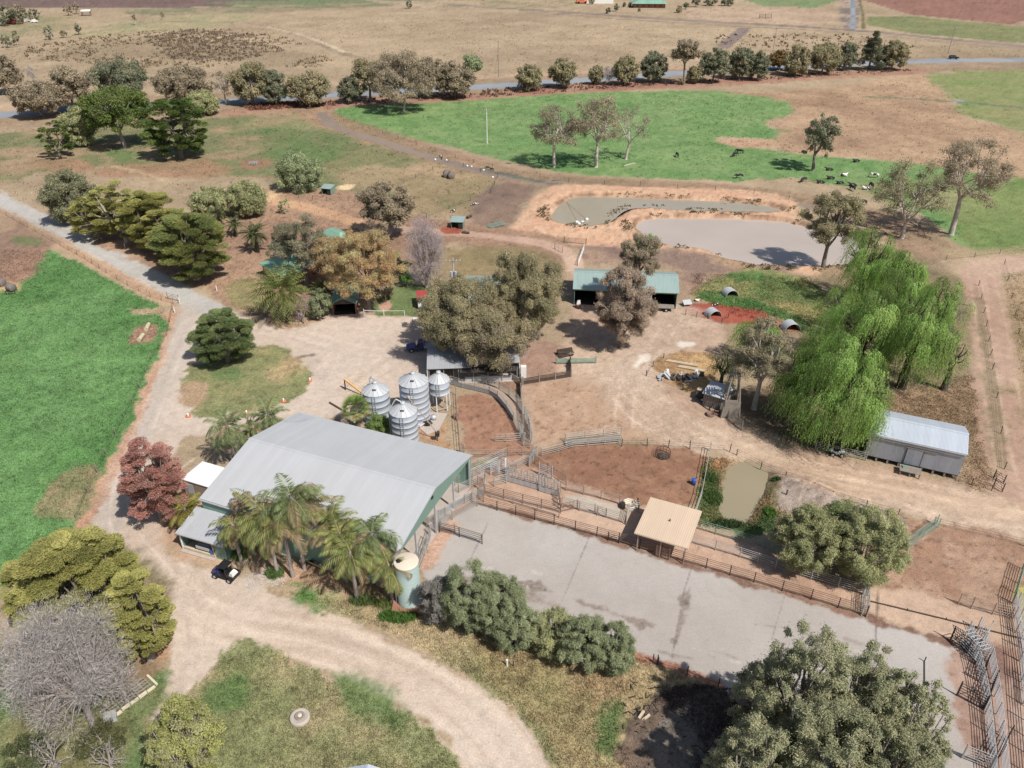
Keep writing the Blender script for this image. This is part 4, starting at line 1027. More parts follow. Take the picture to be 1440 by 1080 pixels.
tree('thin',1060,575,446,86,'pinkish brown gum with white limbs before the willows','gum_tree',pal=[(.3,.28,.18),(.4,.34,.22)],lo=.16,K=60,cov=2.2,fork=.3)
tree('bare',1185,500,412,80,'dead branches poking from the willow thicket','dead_tree',pal=[(.3,.27,.22),(.22,.2,.15)],K=16,per=6)
tree('bare',1345,470,396,50,'bare twiggy tree right of the willow thicket','dead_tree',pal=[(.24,.2,.17),(.3,.26,.22)],K=16,per=8)
# ---- centre gums
tree('gum',645,512,385,130,'broad olive brown gum over the left of the dairy roof','gum_tree',pal=GUM,lo=.15,K=46,rc=(.2,.3),deep=.42,fork=.28)
tree('gum',735,500,345,128,'tallest olive brown gum over the dairy','gum_tree',pal=GUM,lo=.15,K=46,rc=(.2,.3),deep=.4,fork=.3)
tree('gum',690,522,418,150,'reddish brown gum hanging over the dairy edge','gum_tree',pal=GUMB[:2]+GUM[1:],lo=.15,K=40,rc=(.2,.3),deep=.44,fork=.3)
tree('gum',612,470,405,60,'darker small gum beside the red trailer','gum_tree',pal=GUMD[1:]+GUM[:1],lo=.15,K=18)
tree('gum',758,478,398,66,'pinkish gum at the right of the central clump','gum_tree',pal=GUMB,lo=.15,K=24)
tree('gum',874,490,368,98,'weeping reddish brown gum before the green shed','gum_tree',pal=[(.29,.23,.17),(.41,.32,.24),(.48,.38,.29)],lo=.15,K=50,rc=(.2,.3),deep=.48,fork=.15,cov=1.1)
tree('gum',893,452,328,72,'tall brown gum rising behind the green shed roof','gum_tree',pal=GUMB,lo=.16,K=22,deep=.24,fork=.55)
tree('soft',908,368,320,38,'bright green shrub on the dam bank','willow_shrub','bush',pal=BUSHG,lo=.2,K=10)
# ---- near trees
tree('cyp',312,508,437,98,'dark green spiky juniper on the driveway island','juniper_tree',pal=[(.12,.17,.07),(.2,.25,.1),(.28,.31,.13)],lo=.13,K=60,flat=.5)
tree('cyp',212,735,612,96,'dead rust red cypress beside the main shed','cypress_tree',pal=REDD,lo=.14,K=70,flat=.6)
tree('cyp',108,895,742,176,'big yellow olive cypress at lower left','cypress_tree',pal=OLIVE,lo=.14,K=90,flat=.36)
tree('cyp',190,925,806,106,'lower olive cypress against the gravel bend','cypress_tree',pal=OLIVE,lo=.14,K=54,flat=.36)
tree('cyp',50,880,780,100,'yellow cypress behind the dead grey tree','cypress_tree',pal=OLIVE,lo=.14,K=44,flat=.36)
tree('bare',95,1020,862,190,'big dead grey tree with tangled fine twigs','dead_tree',K=90,per=52,fork=.16,rise=.2,lo=.14)
tree('bare',10,990,880,110,'dead grey tree cut by the left edge','dead_tree',K=40,per=44,lo=.14)
tree('bare',160,990,896,70,'dead twiggy tree leaning over the timber pallets','dead_tree',K=30,per=50,lo=.14)
tree('gum',285,1108,985,118,'yellow green tree at the bottom left corner','wattle_tree',pal=[(.3,.32,.11),(.4,.4,.15),(.34,.33,.2)],lo=.13,K=46,rc=(.18,.28),deep=.46,fork=.2,bark='bark_grey')
tree('bare',270,1100,1000,70,'grey twigs within the yellow green corner tree','dead_tree',K=16,per=30,lo=.13)
tree('bare',70,1080,1040,70,'low grey twiggy scrub at the bottom edge','scrub_bush','bush',K=20,per=34,lo=.13)
tree('bare',150,1085,1046,60,'second grey scrub patch left of the corner tree','scrub_bush','bush',K=18,per=34,lo=.13)
tree('bare',232,1048,1022,40,'dark scrub clump at the end of the gravel spur','scrub_bush','bush',pal=[(.1,.08,.08),(.2,.16,.15)],K=14,per=40,lo=.12)
tree('soft',40,1075,1050,80,'low green ground shrub at the bottom left','ground_shrub','bush',pal=[(.09,.11,.05),(.14,.15,.07)],K=18,lo=.13,cov=.7)
tree('soft',140,1050,1030,80,'low olive weeds in front of the dead tree','ground_shrub','bush',pal=[(.11,.12,.05),(.15,.15,.07)],K=18,lo=.13,cov=.6)
sg = 'shrub hedge along the concrete yard'
GREYB = [(.2,.19,.17),(.3,.28,.25),(.36,.33,.3)]
for px,py,tp,w,lb,pal in [(614,872,812,66,'grey leaved shrub beside the green tank',GREYB),
  (662,880,792,98,'tallest green shrub of the hedge',SHRUB),(700,888,808,92,'green shrub right of the tallest one',SHRUB),
  (726,908,850,76,'lower green shrub before the hedge gap',SHRUB),(778,914,862,80,'grey green shrub after the hedge gap',PEP),
  (822,934,872,88,'wide green shrub near the hedge end',SHRUB),(866,940,882,74,'last green shrub of the hedge by the yard fence',SHRUB)]:
    tree('soft',px,py,tp,w,lb,'hedge_shrub','shrub',pal=pal,lo=.11,K=44,group=sg,rc=(.18,.3))
tree('soft',1140,800,716,106,'left pepper tree beside the cattle lane','pepper_tree',pal=PEP,lo=.13,K=60,rc=(.17,.28))
tree('soft',1226,814,716,112,'right pepper tree beside the green pipe gate','pepper_tree',pal=PEP,lo=.13,K=64,rc=(.17,.28))
tree('soft',1184,780,708,90,'pepper tree at the back between the front two','pepper_tree',pal=[(.2,.25,.11),(.3,.32,.15)],lo=.13,K=40)
bg = 'pepper trees at the bottom right'
for px,py,tp,w,lb in [(1072,1050,925,96,'pepper tree casting shade on the yard edge'),(1130,1075,880,150,'tallest pepper tree of the bottom right clump'),
  (1212,1080,905,120,'pepper tree right of the tallest in the clump'),(1290,1120,958,96,'pepper tree beside the cattle race'),
  (1165,1150,985,160,'pepper tree at the bottom edge in the middle'),(1060,1150,1010,120,'pepper tree at the bottom edge on the left'),
  (1238,1100,930,110,'pepper tree filling the right of the clump'),(1262,1170,1020,130,'pepper tree cut by the bottom edge beside the race'),(1015,1120,1045,60,'small pepper tree at the bottom edge by the ash heap')]:
    tree('soft',px,py,tp,w,lb,'pepper_tree',pal=[(.25,.27,.16),(.36,.36,.21),(.45,.43,.27)],lo=.13,K=60,rc=(.15,.26),group=bg)

# ---- palms
def frond(g, az, el, L, droop, nl, ll, pal, tw=.035):
    """one feather frond: a bending midrib carrying leaflets on both sides"""
    hd = np.array([math.cos(az), math.sin(az), 0]); side = np.array([-hd[1], hd[0], 0])
    p = np.zeros(3); pts = []; ang = el; ds = L/nl
    C = []; U = []; V = []; c = []
    for i in range(nl):
        d = hd*math.cos(ang)+np.array([0, 0, 1])*math.sin(ang)
        p = p + d*ds; ang -= droop/nl*(.5+1.2*i/nl)
        C.append(p-d*ds*.5); U.append(d*ds*.62); V.append(side*.04*(1-.6*i/nl)); c.append(np.array(pal[-1])*1.25)
        if i < 2: continue
        w = ll*math.sin(pi*min(1, .18+.85*i/nl))**.6
        for sg_ in (-1, 1):
            ld = side*sg_*.8 + d*.55 + np.array([0, 0, -.35-.3*g.random()]); ld /= np.linalg.norm(ld)
            C.append(p+ld*w*.5); U.append(ld*w*.5); V.append(np.cross(ld, [0, 0, 1])*0 + d*tw*1.5)
            k = g.random(); c.append((np.array(pal[0])*(1-k)+np.array(pal[1])*k))
    return C, U, V, c
def palm(px, py, top, wid, label, kind='queen', pal=None, name='palm_tree', nf=None, trunk=True, group=None, dead=0.0):
    base = P(px, py); s = mpp(base); h = height_of(base, top); L = wid/2*s*(1.08 if kind == 'date' else 1.3)
    for _ in range(3): base.x -= (Q(base.x, base.y, h*.8)[0]-px)*mpp(base, h*.8)
    g = np.random.default_rng(int(px*31+py)); t = thing(name, label, 'palm tree', base, 0, group)
    pal = pal or [(.12,.14,.03),(.2,.2,.05),(.26,.22,.1)]
    big = kind == 'date'
    hc = max(.4, h - L*(.55 if not big else .5)) if trunk else .3
    A = [[], [], [], []]
    N = nf or (46 if big else 30); dr0 = g.uniform(1.5, 2.5)
    for i in range(N):
        q = (i+.5)/N; el = (1.35-1.9*q) if big else (1.25-1.75*q)
        f = frond(g, i*2.399+g.normal()*.35, el+g.normal()*(.08 if big else .22), L*(.75+.4*g.random()), (1.1 if big else dr0+g.normal()*.35), 22 if s < .12 else 12, L*(.2 if big else .26), 
                  pal if g.random() > dead*(q+.2) else [(.3,.22,.12),(.36,.28,.16),(.3,.25,.15)], (.09 if big else .05))
        for k in range(4): A[k] += f[k]
    C, U, V, c = (np.array(a) for a in A)
    C = C + np.array([0, 0, hc])
    c = c*(.8+.4*g.random(len(c)))[:, None]
    m = MB(); r0 = .42 if big else .17
    if hc > .6:
        zz = np.linspace(-.2, hc, 9)
        m.path([Vector((0, 0, z)) for z in zz], [r0*(1.25-.25*i/8) + (.03 if i % 2 else 0) for i in range(9)], 9)
    else: m.path([Vector((0,0,-.2)), Vector((0,0,hc))], [r0, r0*.8], 8)
    if not big: m.tube((0,0,hc-.1), (0,0,hc+.5), r0*1.3, .05, 8)
    m.build('trunk', M['bark_grey' if not big else 'bark_dark'], t)
    link('crown', leaf_mesh('crown', C, U, V, c), M['leaf'], t)
    return t
QP = [(.15,.19,.06),(.31,.31,.11),(.44,.37,.17)]
QG = [(.12,.17,.07),(.24,.28,.12),(.32,.32,.16)]
pg = 'feather palms along the main shed'
for px,py,tp,w,lb,pal,dd in [(409,800,674,86,'tallest feather palm before the main shed wall',QG,.2),(372,806,700,84,'yellowing palm left of the tallest one',QP,.6),
  (432,785,688,74,'palm just right of the tallest one',QP,.5),(396,812,712,82,'palm with hanging dry fronds in the front row',QP,.9),
  (466,800,712,76,'palm in the middle of the shed wall',QP,.5),(478,818,735,68,'drooping palm beside the pale dinghy',QP,.7),
  (522,822,728,86,'upright green palm near the tank end of the shed',QG,.2),(492,842,756,84,'wide yellowing palm right of the dinghy',QP,.6),
  (546,846,776,76,'palm leaning beside the green tank',QP,.6),(326,790,722,62,'palm standing before the annex roof',QP,.4),
  (342,776,694,36,'half dead palm at the annex corner',[(.24,.19,.12),(.3,.25,.18),(.3,.26,.2)],.9),(258,742,700,60,'bright yellow palm between red cypress and annex',[(.2,.19,.04),(.3,.26,.07),(.3,.25,.1)],.3),
  (318,655,578,70,'green palm behind the white roofed block',QG,.2),(376,628,568,56,'green palm at the back corner of the main shed',QG,.1),
  (356,640,590,40,'small palm beside the back corner of the shed',QG,.4)]:
    palm(px, py, tp, w, lb, 'queen', pal, 'feather_palm', 25, group=pg, dead=dd)
DP = [(.11,.15,.045),(.24,.26,.08),(.3,.28,.13)]
palm(394,452,388,84,'big date palm with a dense round crown by the house','date',DP,'date_palm',96)
palm(357,354,318,42,'dark date palm left of the house','date',[(.06,.08,.03),(.12,.14,.06),(.18,.17,.09)],'date_palm',46)
palm(328,332,308,26,'small date palm between bushes and the dark palm','date',[(.06,.08,.03),(.12,.14,.06),(.18,.17,.09)],'date_palm',34)
palm(306,318,292,28,'small palm below the left round bush','date',[(.08,.10,.04),(.14,.15,.07),(.18,.17,.09)],'date_palm',30)
palm(450,414,396,32,'little palm under the house gums','date',DP,'date_palm',24)
def fan_palm(px, py, top, wid, label, group=None):
    base = P(px, py); s = mpp(base); h = height_of(base, top); r = wid/2*s
    g = np.random.default_rng(int(px+py)); t = thing('fan_palm', label, 'palm tree', base, 0, group)
    C = []; U = []; V = []; c = []
    for i in range(60):
        q = (i+.5)/60; el = 1.4-1.75*q; az = i*2.399
        d = np.array([math.cos(az)*math.cos(el), math.sin(az)*math.cos(el), math.sin(el)])
        hub = np.array([0, 0, h-r*.8]) + d*r*.62
        side = np.array([-math.sin(az), math.cos(az), 0])
        C.append(hub-d*r*.3); U.append(d*r*.33); V.append(side*.02); c.append(np.array((.2,.2,.08)))
        pal = (.22,.3,.08) if q < .7 else (.4,.37,.16)
        for k in range(15):
            th = (k-7)/7*1.25; ld = d*math.cos(th)+side*math.sin(th)+np.array([0, 0, -.18]); ld /= np.linalg.norm(ld)
            C.append(hub+ld*r*.22); U.append(ld*r*.24); V.append(np.cross(ld, d+side*.4)*0.0+side*math.cos(th)*.035-d*math.sin(th)*.035)
            c.append(np.array(pal)*(.7+.6*g.random()))
    C, U, V, c = map(np.array, (C, U, V, c))
    MB().path([Vector((0,0,-.2)), Vector((0,0,h-r*.8))], [.34, .28], 9).build('trunk', M['bark'], t)
    link('crown', leaf_mesh('crown', C, U, V, c), M['leaf'], t)
fan_palm(504,602,560,44,'bright green fan palm between silo and main shed')
tree('soft',532,612,582,40,'round clipped green bush beside the front silo','garden_bush','bush',pal=[(.12,.2,.05),(.22,.3,.09),(.3,.36,.12)],lo=.12,K=26,rc=(.26,.4))

# ---- strappy clumps and weeds near the buildings
def strap_clump(px, py, wid, hgt, label, pal, dep=.6, n=None, name='strap_leaf_clump', cat='plant'):
    base = P(px, py); s = mpp(base); rx = wid/2*s; g = np.random.default_rng(int(px*3+py*5))
    n = n or int(260*rx*rx*dep+120)
    a = g.random(n)*2*pi; q = np.sqrt(g.random(n)); x = rx*q*np.cos(a); y = rx*dep*q*np.sin(a)
    el = g.uniform(.3, 1.4, n); az = g.random(n)*2*pi; L = hgt*g.uniform(.6, 1.1, n)
    U = np.stack([np.cos(az)*np.cos(el), np.sin(az)*np.cos(el), np.sin(el)], 1)*L[:, None]*.5
    C = np.stack([x, y, L*.4*np.sin(el)+hgt*.25*(1-q)], 1)
    V = nrm(np.cross(U, rdir(g, n)))*.045
    me = leaf_mesh(name, C, U, V, mixc(g, n, pal)*(.75+.5*g.random(n))[:, None])
    tag(link(name, me, M['leaf'], None, base), label, cat)
AG = [(.07,.15,.03),(.13,.24,.05)]
strap_clump(560,868,56,1.0,'bright green strap leaf bed below the green tank',AG,.45)
strap_clump(511,846,40,.9,'green clump at the foot of the wide palm',[(.08,.14,.04),(.16,.2,.07)],.5)
strap_clump(540,850,30,.9,'yellow green clump beside the tank base',[(.12,.16,.04),(.2,.22,.08)],.6)
strap_clump(387,808,26,1.1,'round green clump below the front palms',[(.1,.17,.05),(.17,.24,.08)],.8)
strap_clump(338,784,18,1.4,'bright green clump against the annex wall',AG,.8)
strap_clump(440,790,16,.8,'dark green clump left of the dinghy',[(.04,.09,.03),(.08,.13,.04)],.8)
strap_clump(1003,700,26,.7,'green reeds on the left bank of the pond',[(.06,.12,.03),(.13,.18,.06)],1.4,name='reed_clump')
strap_clump(997,672,18,.7,'green reeds beside the blue drum fence',[(.06,.12,.03),(.13,.18,.06)],1.2,name='reed_clump')
strap_clump(1093,676,14,.8,'small green bush on the pond rim',[(.04,.10,.03),(.08,.14,.05)],.8,name='reed_clump')
strap_clump(1082,722,18,.9,'bright green weeds right of the pond',AG,1.2,name='reed_clump')
strap_clump(1022,738,44,.8,'dark weeds at the foot of the pond',[(.04,.08,.03),(.09,.13,.05)],.4,name='reed_clump')
strap_clump(705,412,10,.5,'leafy weeds on the dairy garden',[(.06,.12,.03),(.13,.18,.06)],1.0)

def cover_at(x, y):
    v = (y*st - CAM_H*ct)/(-(y*ct + CAM_H*st)); r_ = v*FPX+540; c_ = x*FPX/(y*ct+CAM_H*st)
    i = np.clip(np.round(np.interp(-r_, -rows, np.arange(nr))).astype(int), 0, nr-1)
    j = np.clip(np.round(np.interp(c_, cols_, np.arange(nc))).astype(int), 0, nc-1)
    return COL[i*nc+j], CLS[i*nc+j]
# ---- dry reed tufts of the far paddock, and rough grass: too many to count
def scatter(name, poly, n, a, b, pal, label, up=1.0, per=6, spread=.3, seed=5, mask=None, cat='grass'):
    g = np.random.default_rng(seed); p = Pn(poly) ; lo = p.min(0); hi = p.max(0)
    q = g.random((n*4, 2))*(hi-lo)+lo
    ins = seg_dist(q[:, 0], q[:, 1], p, True) < 0; q = q[ins]
    if mask is not None: q = q[mask(q[:, 0], q[:, 1])]
    for w_ in (DAM_A, DAM_B, POND): q = q[seg_dist(q[:, 0], q[:, 1], Pn(w_, -.35), True) > .5]
    q = q[:n]; m = len(q)
    C = np.repeat(q, per, 0)+g.normal(size=(m*per, 2))*spread; sz = np.repeat(g.uniform(.5, 1.3, m), per)
    U = g.normal(size=(m*per, 3))*.5; U[:, 2] = np.abs(U[:, 2])+up; U = nrm(U)*(a*sz)[:, None]
    V = nrm(np.cross(U, rdir(g, m*per)*.7+np.array([0, 0, 1.0])))*(b*sz)[:, None]
    c_ = 1
    C3 = np.concatenate([C, (U[:, 2:]*.8)], 1)
    if pal is None:
        q_, k_ = cover_at(q[:, 0], q[:, 1]); C3[np.repeat(k_ > 0, per)] += np.array([0, 0, -9.0])
        c = np.repeat(q_, per, 0)*np.repeat(g.uniform(1.1, 1.7, m), per)[:, None]*(.7+.6*g.random(m*per))[:, None]
    else: c = np.repeat(mixc(g, m, pal), per, 0)*(.75+.5*g.random(m*per))[:, None]
    tag(link(name, leaf_mesh(name, C3, U, V, c), M['leaf']), label, cat, None, 'stuff')
scatter('reed_tufts', [(30,68),(130,52),(240,40),(330,42),(420,56),(470,84),(440,96),(330,92),(240,98),(120,90),(40,84)], 900, .6, .28,
        [(.2,.15,.09),(.28,.21,.13),(.17,.14,.09)], 'brown reed tufts dotted over the far stubble', .5, 5, .5, 5, lambda x, y: vnoise(x/40, y/40, 8) > .3)
scatter('reed_tufts', [(200,52),(270,42),(350,48),(400,72),(330,88),(240,84)], 900, .6, .3,
        [(.19,.14,.10),(.25,.19,.14)], 'dense purple brown reed patch on the far stubble', .4, 5, .6, 6)
scatter('reed_tufts', [(1000,50),(1180,46),(1300,66),(1250,84),(1000,62)], 260, .6, .35, [(.14,.10,.06),(.22,.16,.10)], 'scattered tufts beyond the highway at right', .4, 4, .5, 7)
scatter('bank_scrub', [(450,150),(560,143),(700,136),(900,122),(1000,117),(1280,101),(1280,97),(1000,112),(800,118),(600,132),(450,143)], 700, .55, .3,
        [(.18,.09,.065),(.22,.13,.09),(.14,.10,.06)], 'rusty low scrub under the highway trees', .3, 6, .6, 8)
scatter('bank_scrub', [(345,156),(450,150),(450,142),(345,147)], 200, .55, .3, [(.2,.08,.05),(.24,.13,.09)], 'rusty scrub under the left highway gums', .3, 6, .6, 9)
DRY = [(.3,.24,.14),(.42,.32,.2),(.24,.22,.11)]
scatter('rough_grass', [(400,832),(560,850),(600,840),(880,920),(1000,965),(900,1000),(880,1090),(790,1090),(740,1010),(640,936),(500,866)], 13000, .12, .035, None, 'rough dry grass between gravel loop and hedge', .5, 3, .12, 10)
scatter('rough_grass', [(320,905),(400,922),(500,970),(610,1030),(660,1100),(200,1100),(250,1010)], 9000, .11, .035, None, 'mixed green and dry lawn inside the gravel loop', .5, 3, .12, 11)
scatter('crop_grass', [(0,352),(70,352),(230,432),(235,450),(222,495),(180,590),(130,686),(112,735),(60,790),(0,830)], 20000, .13, .05, None, 'thick green crop beside the driveway', .7, 3, .15, 12)
scatter('rough_grass', [(262,520),(370,488),(430,520),(432,546),(340,578),(272,584)], 2500, .11, .035, None, 'short grass of the driveway island', .5, 3, .12, 13)
for i_, (pl_, nn_, sz_) in enumerate([([(-100,190),(330,164),(470,152),(700,240),(640,320),(400,262),(60,300),(-100,260)], 3500, .24), ([(900,132),(1120,140),(1300,104),(1440,200),(1440,255),(1230,224),(1000,205)], 1500, .26),
        ([(470,154),(900,128),(1110,140),(1090,200),(1420,255),(1330,350),(1180,262),(900,250),(640,208)], 3500, .24), ([(1230,560),(1390,520),(1405,690),(1350,690),(1236,578)], 5000, .14), ([(1410,370),(1500,370),(1500,640),(1440,640)], 3000, .16),
        ([(120,338),(330,270),(520,270),(700,330),(560,380),(380,460),(300,415)], 5000, .16), ([(990,645),(1110,650),(1110,745),(980,740)], 2600, .16), ([(975,384),(1150,390),(1170,460),(1040,446),(972,416)], 5000, .16), ([(-100,60),(560,20),(1180,50),(1440,70),(1440,80),(900,98),(-100,140)], 4000, .38)]):
    scatter('grass_tufts', pl_, nn_, sz_, sz_*.35, None, ['tufty mixed grass of the middle left paddock','tufts on the brown slope beyond the pasture','coarse tussocks across the green pasture','dry tufts beside the iron shed','dry tufts right of the farm track','litter and weeds round the house garden','weeds around the muddy pond','weeds in the pen paddock','stubble tufts across the far fields'][i_], .4, 3, .25, 40+i_)
for i_, dm_ in enumerate((DAM_A, DAM_B)):
    q_ = smooth_poly(Pn(dm_, 0), 1); c_ = q_.mean(0); o_ = q_+(q_-c_)/np.linalg.norm(q_-c_, axis=1)[:, None]*2.4
    g = np.random.default_rng(70+i_); n_ = 200; t_ = g.random(n_)*len(o_); a_ = t_.astype(int) % len(o_); b_ = (a_+1) % len(o_); f_ = (t_ % 1)[:, None]
    pp = o_[a_]*(1-f_)+o_[b_]*f_ + g.normal(size=(n_, 2))*.7; pp = pp[vnoise(pp[:, 0]/5, pp[:, 1]/5, 3) > .45]; n_ = len(pp)
    C_ = np.concatenate([np.repeat(pp, 8, 0)+g.normal(size=(n_*8, 2))*.3, np.full((n_*8, 1), .75)], 1)+np.array([0, 0, 0])
    U_ = nrm(g.normal(size=(n_*8, 3))+np.array([0, 0, .6]))*.26
    tag(link('bank_weeds', leaf_mesh('bank_weeds', C_, U_, nrm(np.cross(U_, rdir(g, n_*8)))*.14, mixc(g, n_*8, [(.12,.08,.05),(.2,.15,.08),(.16,.17,.08)])), M['leaf']), ['dark weeds along the bank of the left dam','dark weeds along the bank of the right dam'][i_], 'weeds', None, 'stuff')
scatter('leaf_litter', [(880,1090),(905,990),(960,960),(1040,970),(1100,1010),(1150,1090)], 6000, .1, .05, [(.06,.045,.04),(.15,.11,.08),(.25,.2,.16)], 'dark twiggy litter beside the yard corner', .2, 3, .1, 14)

# ------------------------------------------------------------------ buildings
def frame_of(FL, FR, BR, ze, name, label, cat, group=None):
    """an Empty at the footprint centre; x along the front eave, y to the back"""
    a, b, c = P(*FL, ze), P(*FR, ze), P(*BR, ze)
    L = (b-a).length; D = (c-b).length; rz = math.atan2(b.y-a.y, b.x-a.x)
    ex = Vector((cos(rz), sin(rz), 0)); ey = Vector((-sin(rz), cos(rz), 0))
    o = a + ex*L/2 + ey*D/2; o.z = 0
    return thing(name, label, cat, o, rz, group), L/2, D/2
def gable_z(y, D, ze, zr): return zr-(zr-ze)*abs(y)/D
def gable_roof(t, L, D, ze, zr, mat, th=.08, ov=.25, name='roof', ridge_mat=None):
    k = (zr-ze)/D
    m = MB()
    m.slab([(-L-ov, -D-ov, ze-k*ov), (L+ov, -D-ov, ze-k*ov), (L+ov, 0, zr), (-L-ov, 0, zr)], th)
    m.slab([(-L-ov, .002, zr), (L+ov, .002, zr), (L+ov, D+ov, ze-k*ov), (-L-ov, D+ov, ze-k*ov)], th)
    r = m.build(name, M[mat], t)
    c = MB(); w = .28
    c.slab([(-L-ov-.02, -w, zr-k*w+.035), (L+ov+.02, -w, zr-k*w+.035), (L+ov+.02, 0, zr+.035), (-L-ov-.02, 0, zr+.035)], .02)
    c.slab([(-L-ov-.02, .001, zr+.035), (L+ov+.02, .001, zr+.035), (L+ov+.02, w, zr-k*w+.035), (-L-ov-.02, w, zr-k*w+.035)], .02)
    c.build('ridge_cap', M[ridge_mat or mat], r)
    return r
def gable_wall(t, x, D, z0, ze, zr, mat, th=.08, name='wall', ylo=None):
    m = MB(); s = 1 if x > 0 else -1
    pts = [(-D, z0), (D, z0), (D, ze-.09), (0, zr-.09), (-D, ze-.09)]
    vs = [(x, y, z) for y, z in pts]+[(x-s*th, y, z) for y, z in pts]
    m.add(vs, [tuple(range(5)) if s > 0 else tuple(reversed(range(5))), tuple(reversed(range(5, 10))) if s > 0 else tuple(range(5, 10))]+[(i, 5+i, 5+(i+1) % 5, (i+1) % 5) if s > 0 else (i, (i+1) % 5, 5+(i+1) % 5, 5+i) for i in range(5)])
    return m.build(name, M[mat], t)

# ---- main shed: long grey gable roof, green walls, open at the yard end
t, L, D = frame_of((282,700), (555,783), (661,640), 5.0, 'main_shed', 'large main shed with a long grey metal gable roof and green walls', 'shed')
ze, zr = 5.0, 7.15
gable_roof(t, L, D, ze, zr, 'roof_grey', .1, .12)
MB().box(-L, L, -D, -D+.09, 0, ze-.14).build('front_wall', M['wall_green'], t)
MB().box(-L, L, D-.09, D, 0, ze-.14).build('back_wall', M['wall_green'], t)
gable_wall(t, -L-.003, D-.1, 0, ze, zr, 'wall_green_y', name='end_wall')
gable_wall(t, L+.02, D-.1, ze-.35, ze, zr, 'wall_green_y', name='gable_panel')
m = MB()
for x in (-L/2, 0, L/2):
    for y in (-D+.3, 0, D-.3): m.box(x-.1, x+.1, y-.1, y+.1, 0, gable_z(y, D, ze, zr)-.25)
m.build('frame_posts', M['galv_plain'], t)
for y in (-D+.2, -D/2, 0, D/2, D-.2):
    MB().box(L-.28, L-.08, y-.1, y+.1, 0, gable_z(y, D, ze, zr)-.5).build('end_post', M['galv_plain'], t)
m = MB()
for s in (-1, 1): m.box(-L-.15, L+.15, s*(D+.2)-.07, s*(D+.2)+.07, ze-.22, ze-.1)
m.build('gutter', M['galv_plain'], t)
MB().box(-L+.1, L-.1, -D+.15, D-.15, .02, .1).build('slab_floor', M['concrete'], t)
MB().box(L-.02+.05, L+.12, -1.1, -.7, ze+1.2, ze+1.5).build('gable_vent', M['dark'], t)
m = MB()
for i in range(3): m.box(-L+2+i*4, -L+5+i*4, -2, 2, .1, 1.1)
m.build('stall_partitions', M['dark'], t)

m = MB(); rf_k = (7.15-5.0)/D
pts = [(-L+.1+2.6*cos(a)*1.0, D-.2-3.2*sin(a)) for a in [i*pi/2/10 for i in range(11)]]+[(-L+.1, D-.2)]
m.add([(x, y, zr-rf_k*abs(y)+.03) for x, y in pts], [tuple(range(len(pts)))[::1]]); dm = m.mesh('dust_patch')
if dm.polygons[0].normal.z < 0: dm.flip_normals()
link('dust_patch', dm, M['roof_annex'], t)
# ---- annex on the driveway side of the main shed
t, L, D = frame_of((251,747), (314,765), (343,738), 2.7, 'annex_shed', 'small lean-to annex with an open front holding a sink and a blue drum', 'shed')
m = MB(); m.slab([(-L-.2, -D-.3, 2.7), (L+.25, -D-.3, 2.7), (L+.25, D+.1, 3.5), (-L-.2, D+.1, 3.5)], .08); rf = m.build('roof', M['roof_annex'], t)
MB().box(-L-.2, L+.25, -D-.42, -D-.31, 2.55, 2.7).build('gutter', M['galv_plain'], rf)
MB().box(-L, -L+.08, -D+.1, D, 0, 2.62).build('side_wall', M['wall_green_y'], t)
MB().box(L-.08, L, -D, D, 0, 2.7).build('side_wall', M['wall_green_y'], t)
MB().box(L-1.5, L-.08, -D, -D+.08, 0, 2.62).build('front_panel', M['wall_green'], t)
MB().box(-L+.08, L-.08, D-.1, D, 0, 2.9).build('back_wall', M['wall_green'], t)
MB().box(-L, L-1.5, -D-.55, D-.12, .03, .1).build('slab_floor', M['concrete'], t)
MB().box(-L+.1, L-1.6, -D-.1, -D+.08, .1, .45).build('low_kerb', M['timber_pale'], t)
MB().bar((-L+.05, -D-.05, 0), (-L+.05, -D-.05, 2.6), .14).build('corner_post', M['white'], t)
MB().bar((L-1.7, -D, 0), (L-1.7, -D, 2.6), .14).build('corner_post', M['timber_pale'], t)
def local(tt, x, y, z=0): return tt.matrix_basis @ Vector((x, y, z))
p = local(t, L-3.4, -D+.35, .1)
k = thing('wash_trough', 'pale metal wash trough under the annex roof', 'trough', p, t.rotation_euler.z)
m = MB(); m.box(-.9, .9, -.3, .3, .55, .6); m.box(-.9, .9, -.3, -.24, .6, .95); m.box(-.9, .9, .24, .3, .6, .95); m.box(-.9, -.84, -.24, .24, .6, .95); m.box(.84, .9, -.24, .24, .6, .95); m.build('basin', M['galv_plain'], k)
m = MB(); [m.bar((x, y, 0), (x, y, .55), .06) for x in (-.8, .8) for y in (-.25, .25)]; m.build('stand', M['steel_dark'], k)
p = local(t, L-2.1, -D+.2, .1)
o = MB().lathe([(0,0),(.29,0),(.3,.05),(.29,.3),(.3,.32),(.29,.6),(.3,.62),(.29,.88),(.27,.9),(.25,.86),(0,.86)], 18).build('blue_drum', M['blue_bright'], None, p)
tag(o, 'bright blue plastic drum standing under the annex roof', 'drum')

# ---- white roofed block beside the main shed
t, L, D = frame_of((256,673), (294,684.5), (316,659), 2.9, 'site_container', 'flat white roofed block with grey walls between red cypress and main shed', 'container')
MB().box(-L-.1, L+.1, -D-.1, D+.1, 2.78, 2.9).build('roof', M['white_roof'], t)
MB().box(-L, L, -D, D, .25, 2.78).build('walls', M['rail_pink'], t)
m = MB(); [m.box(x-.12, x+.12, y-.12, y+.12, 0, .25) for x in (-L+.3, 0, L-.3) for y in (-D+.3, D-.3)]; m.build('footing', M['concrete'], t)
MB().box(-L+.6, -L+1.5, -D-.04, -D, .3, 2.3).build('door', M['galv_plain'], t)

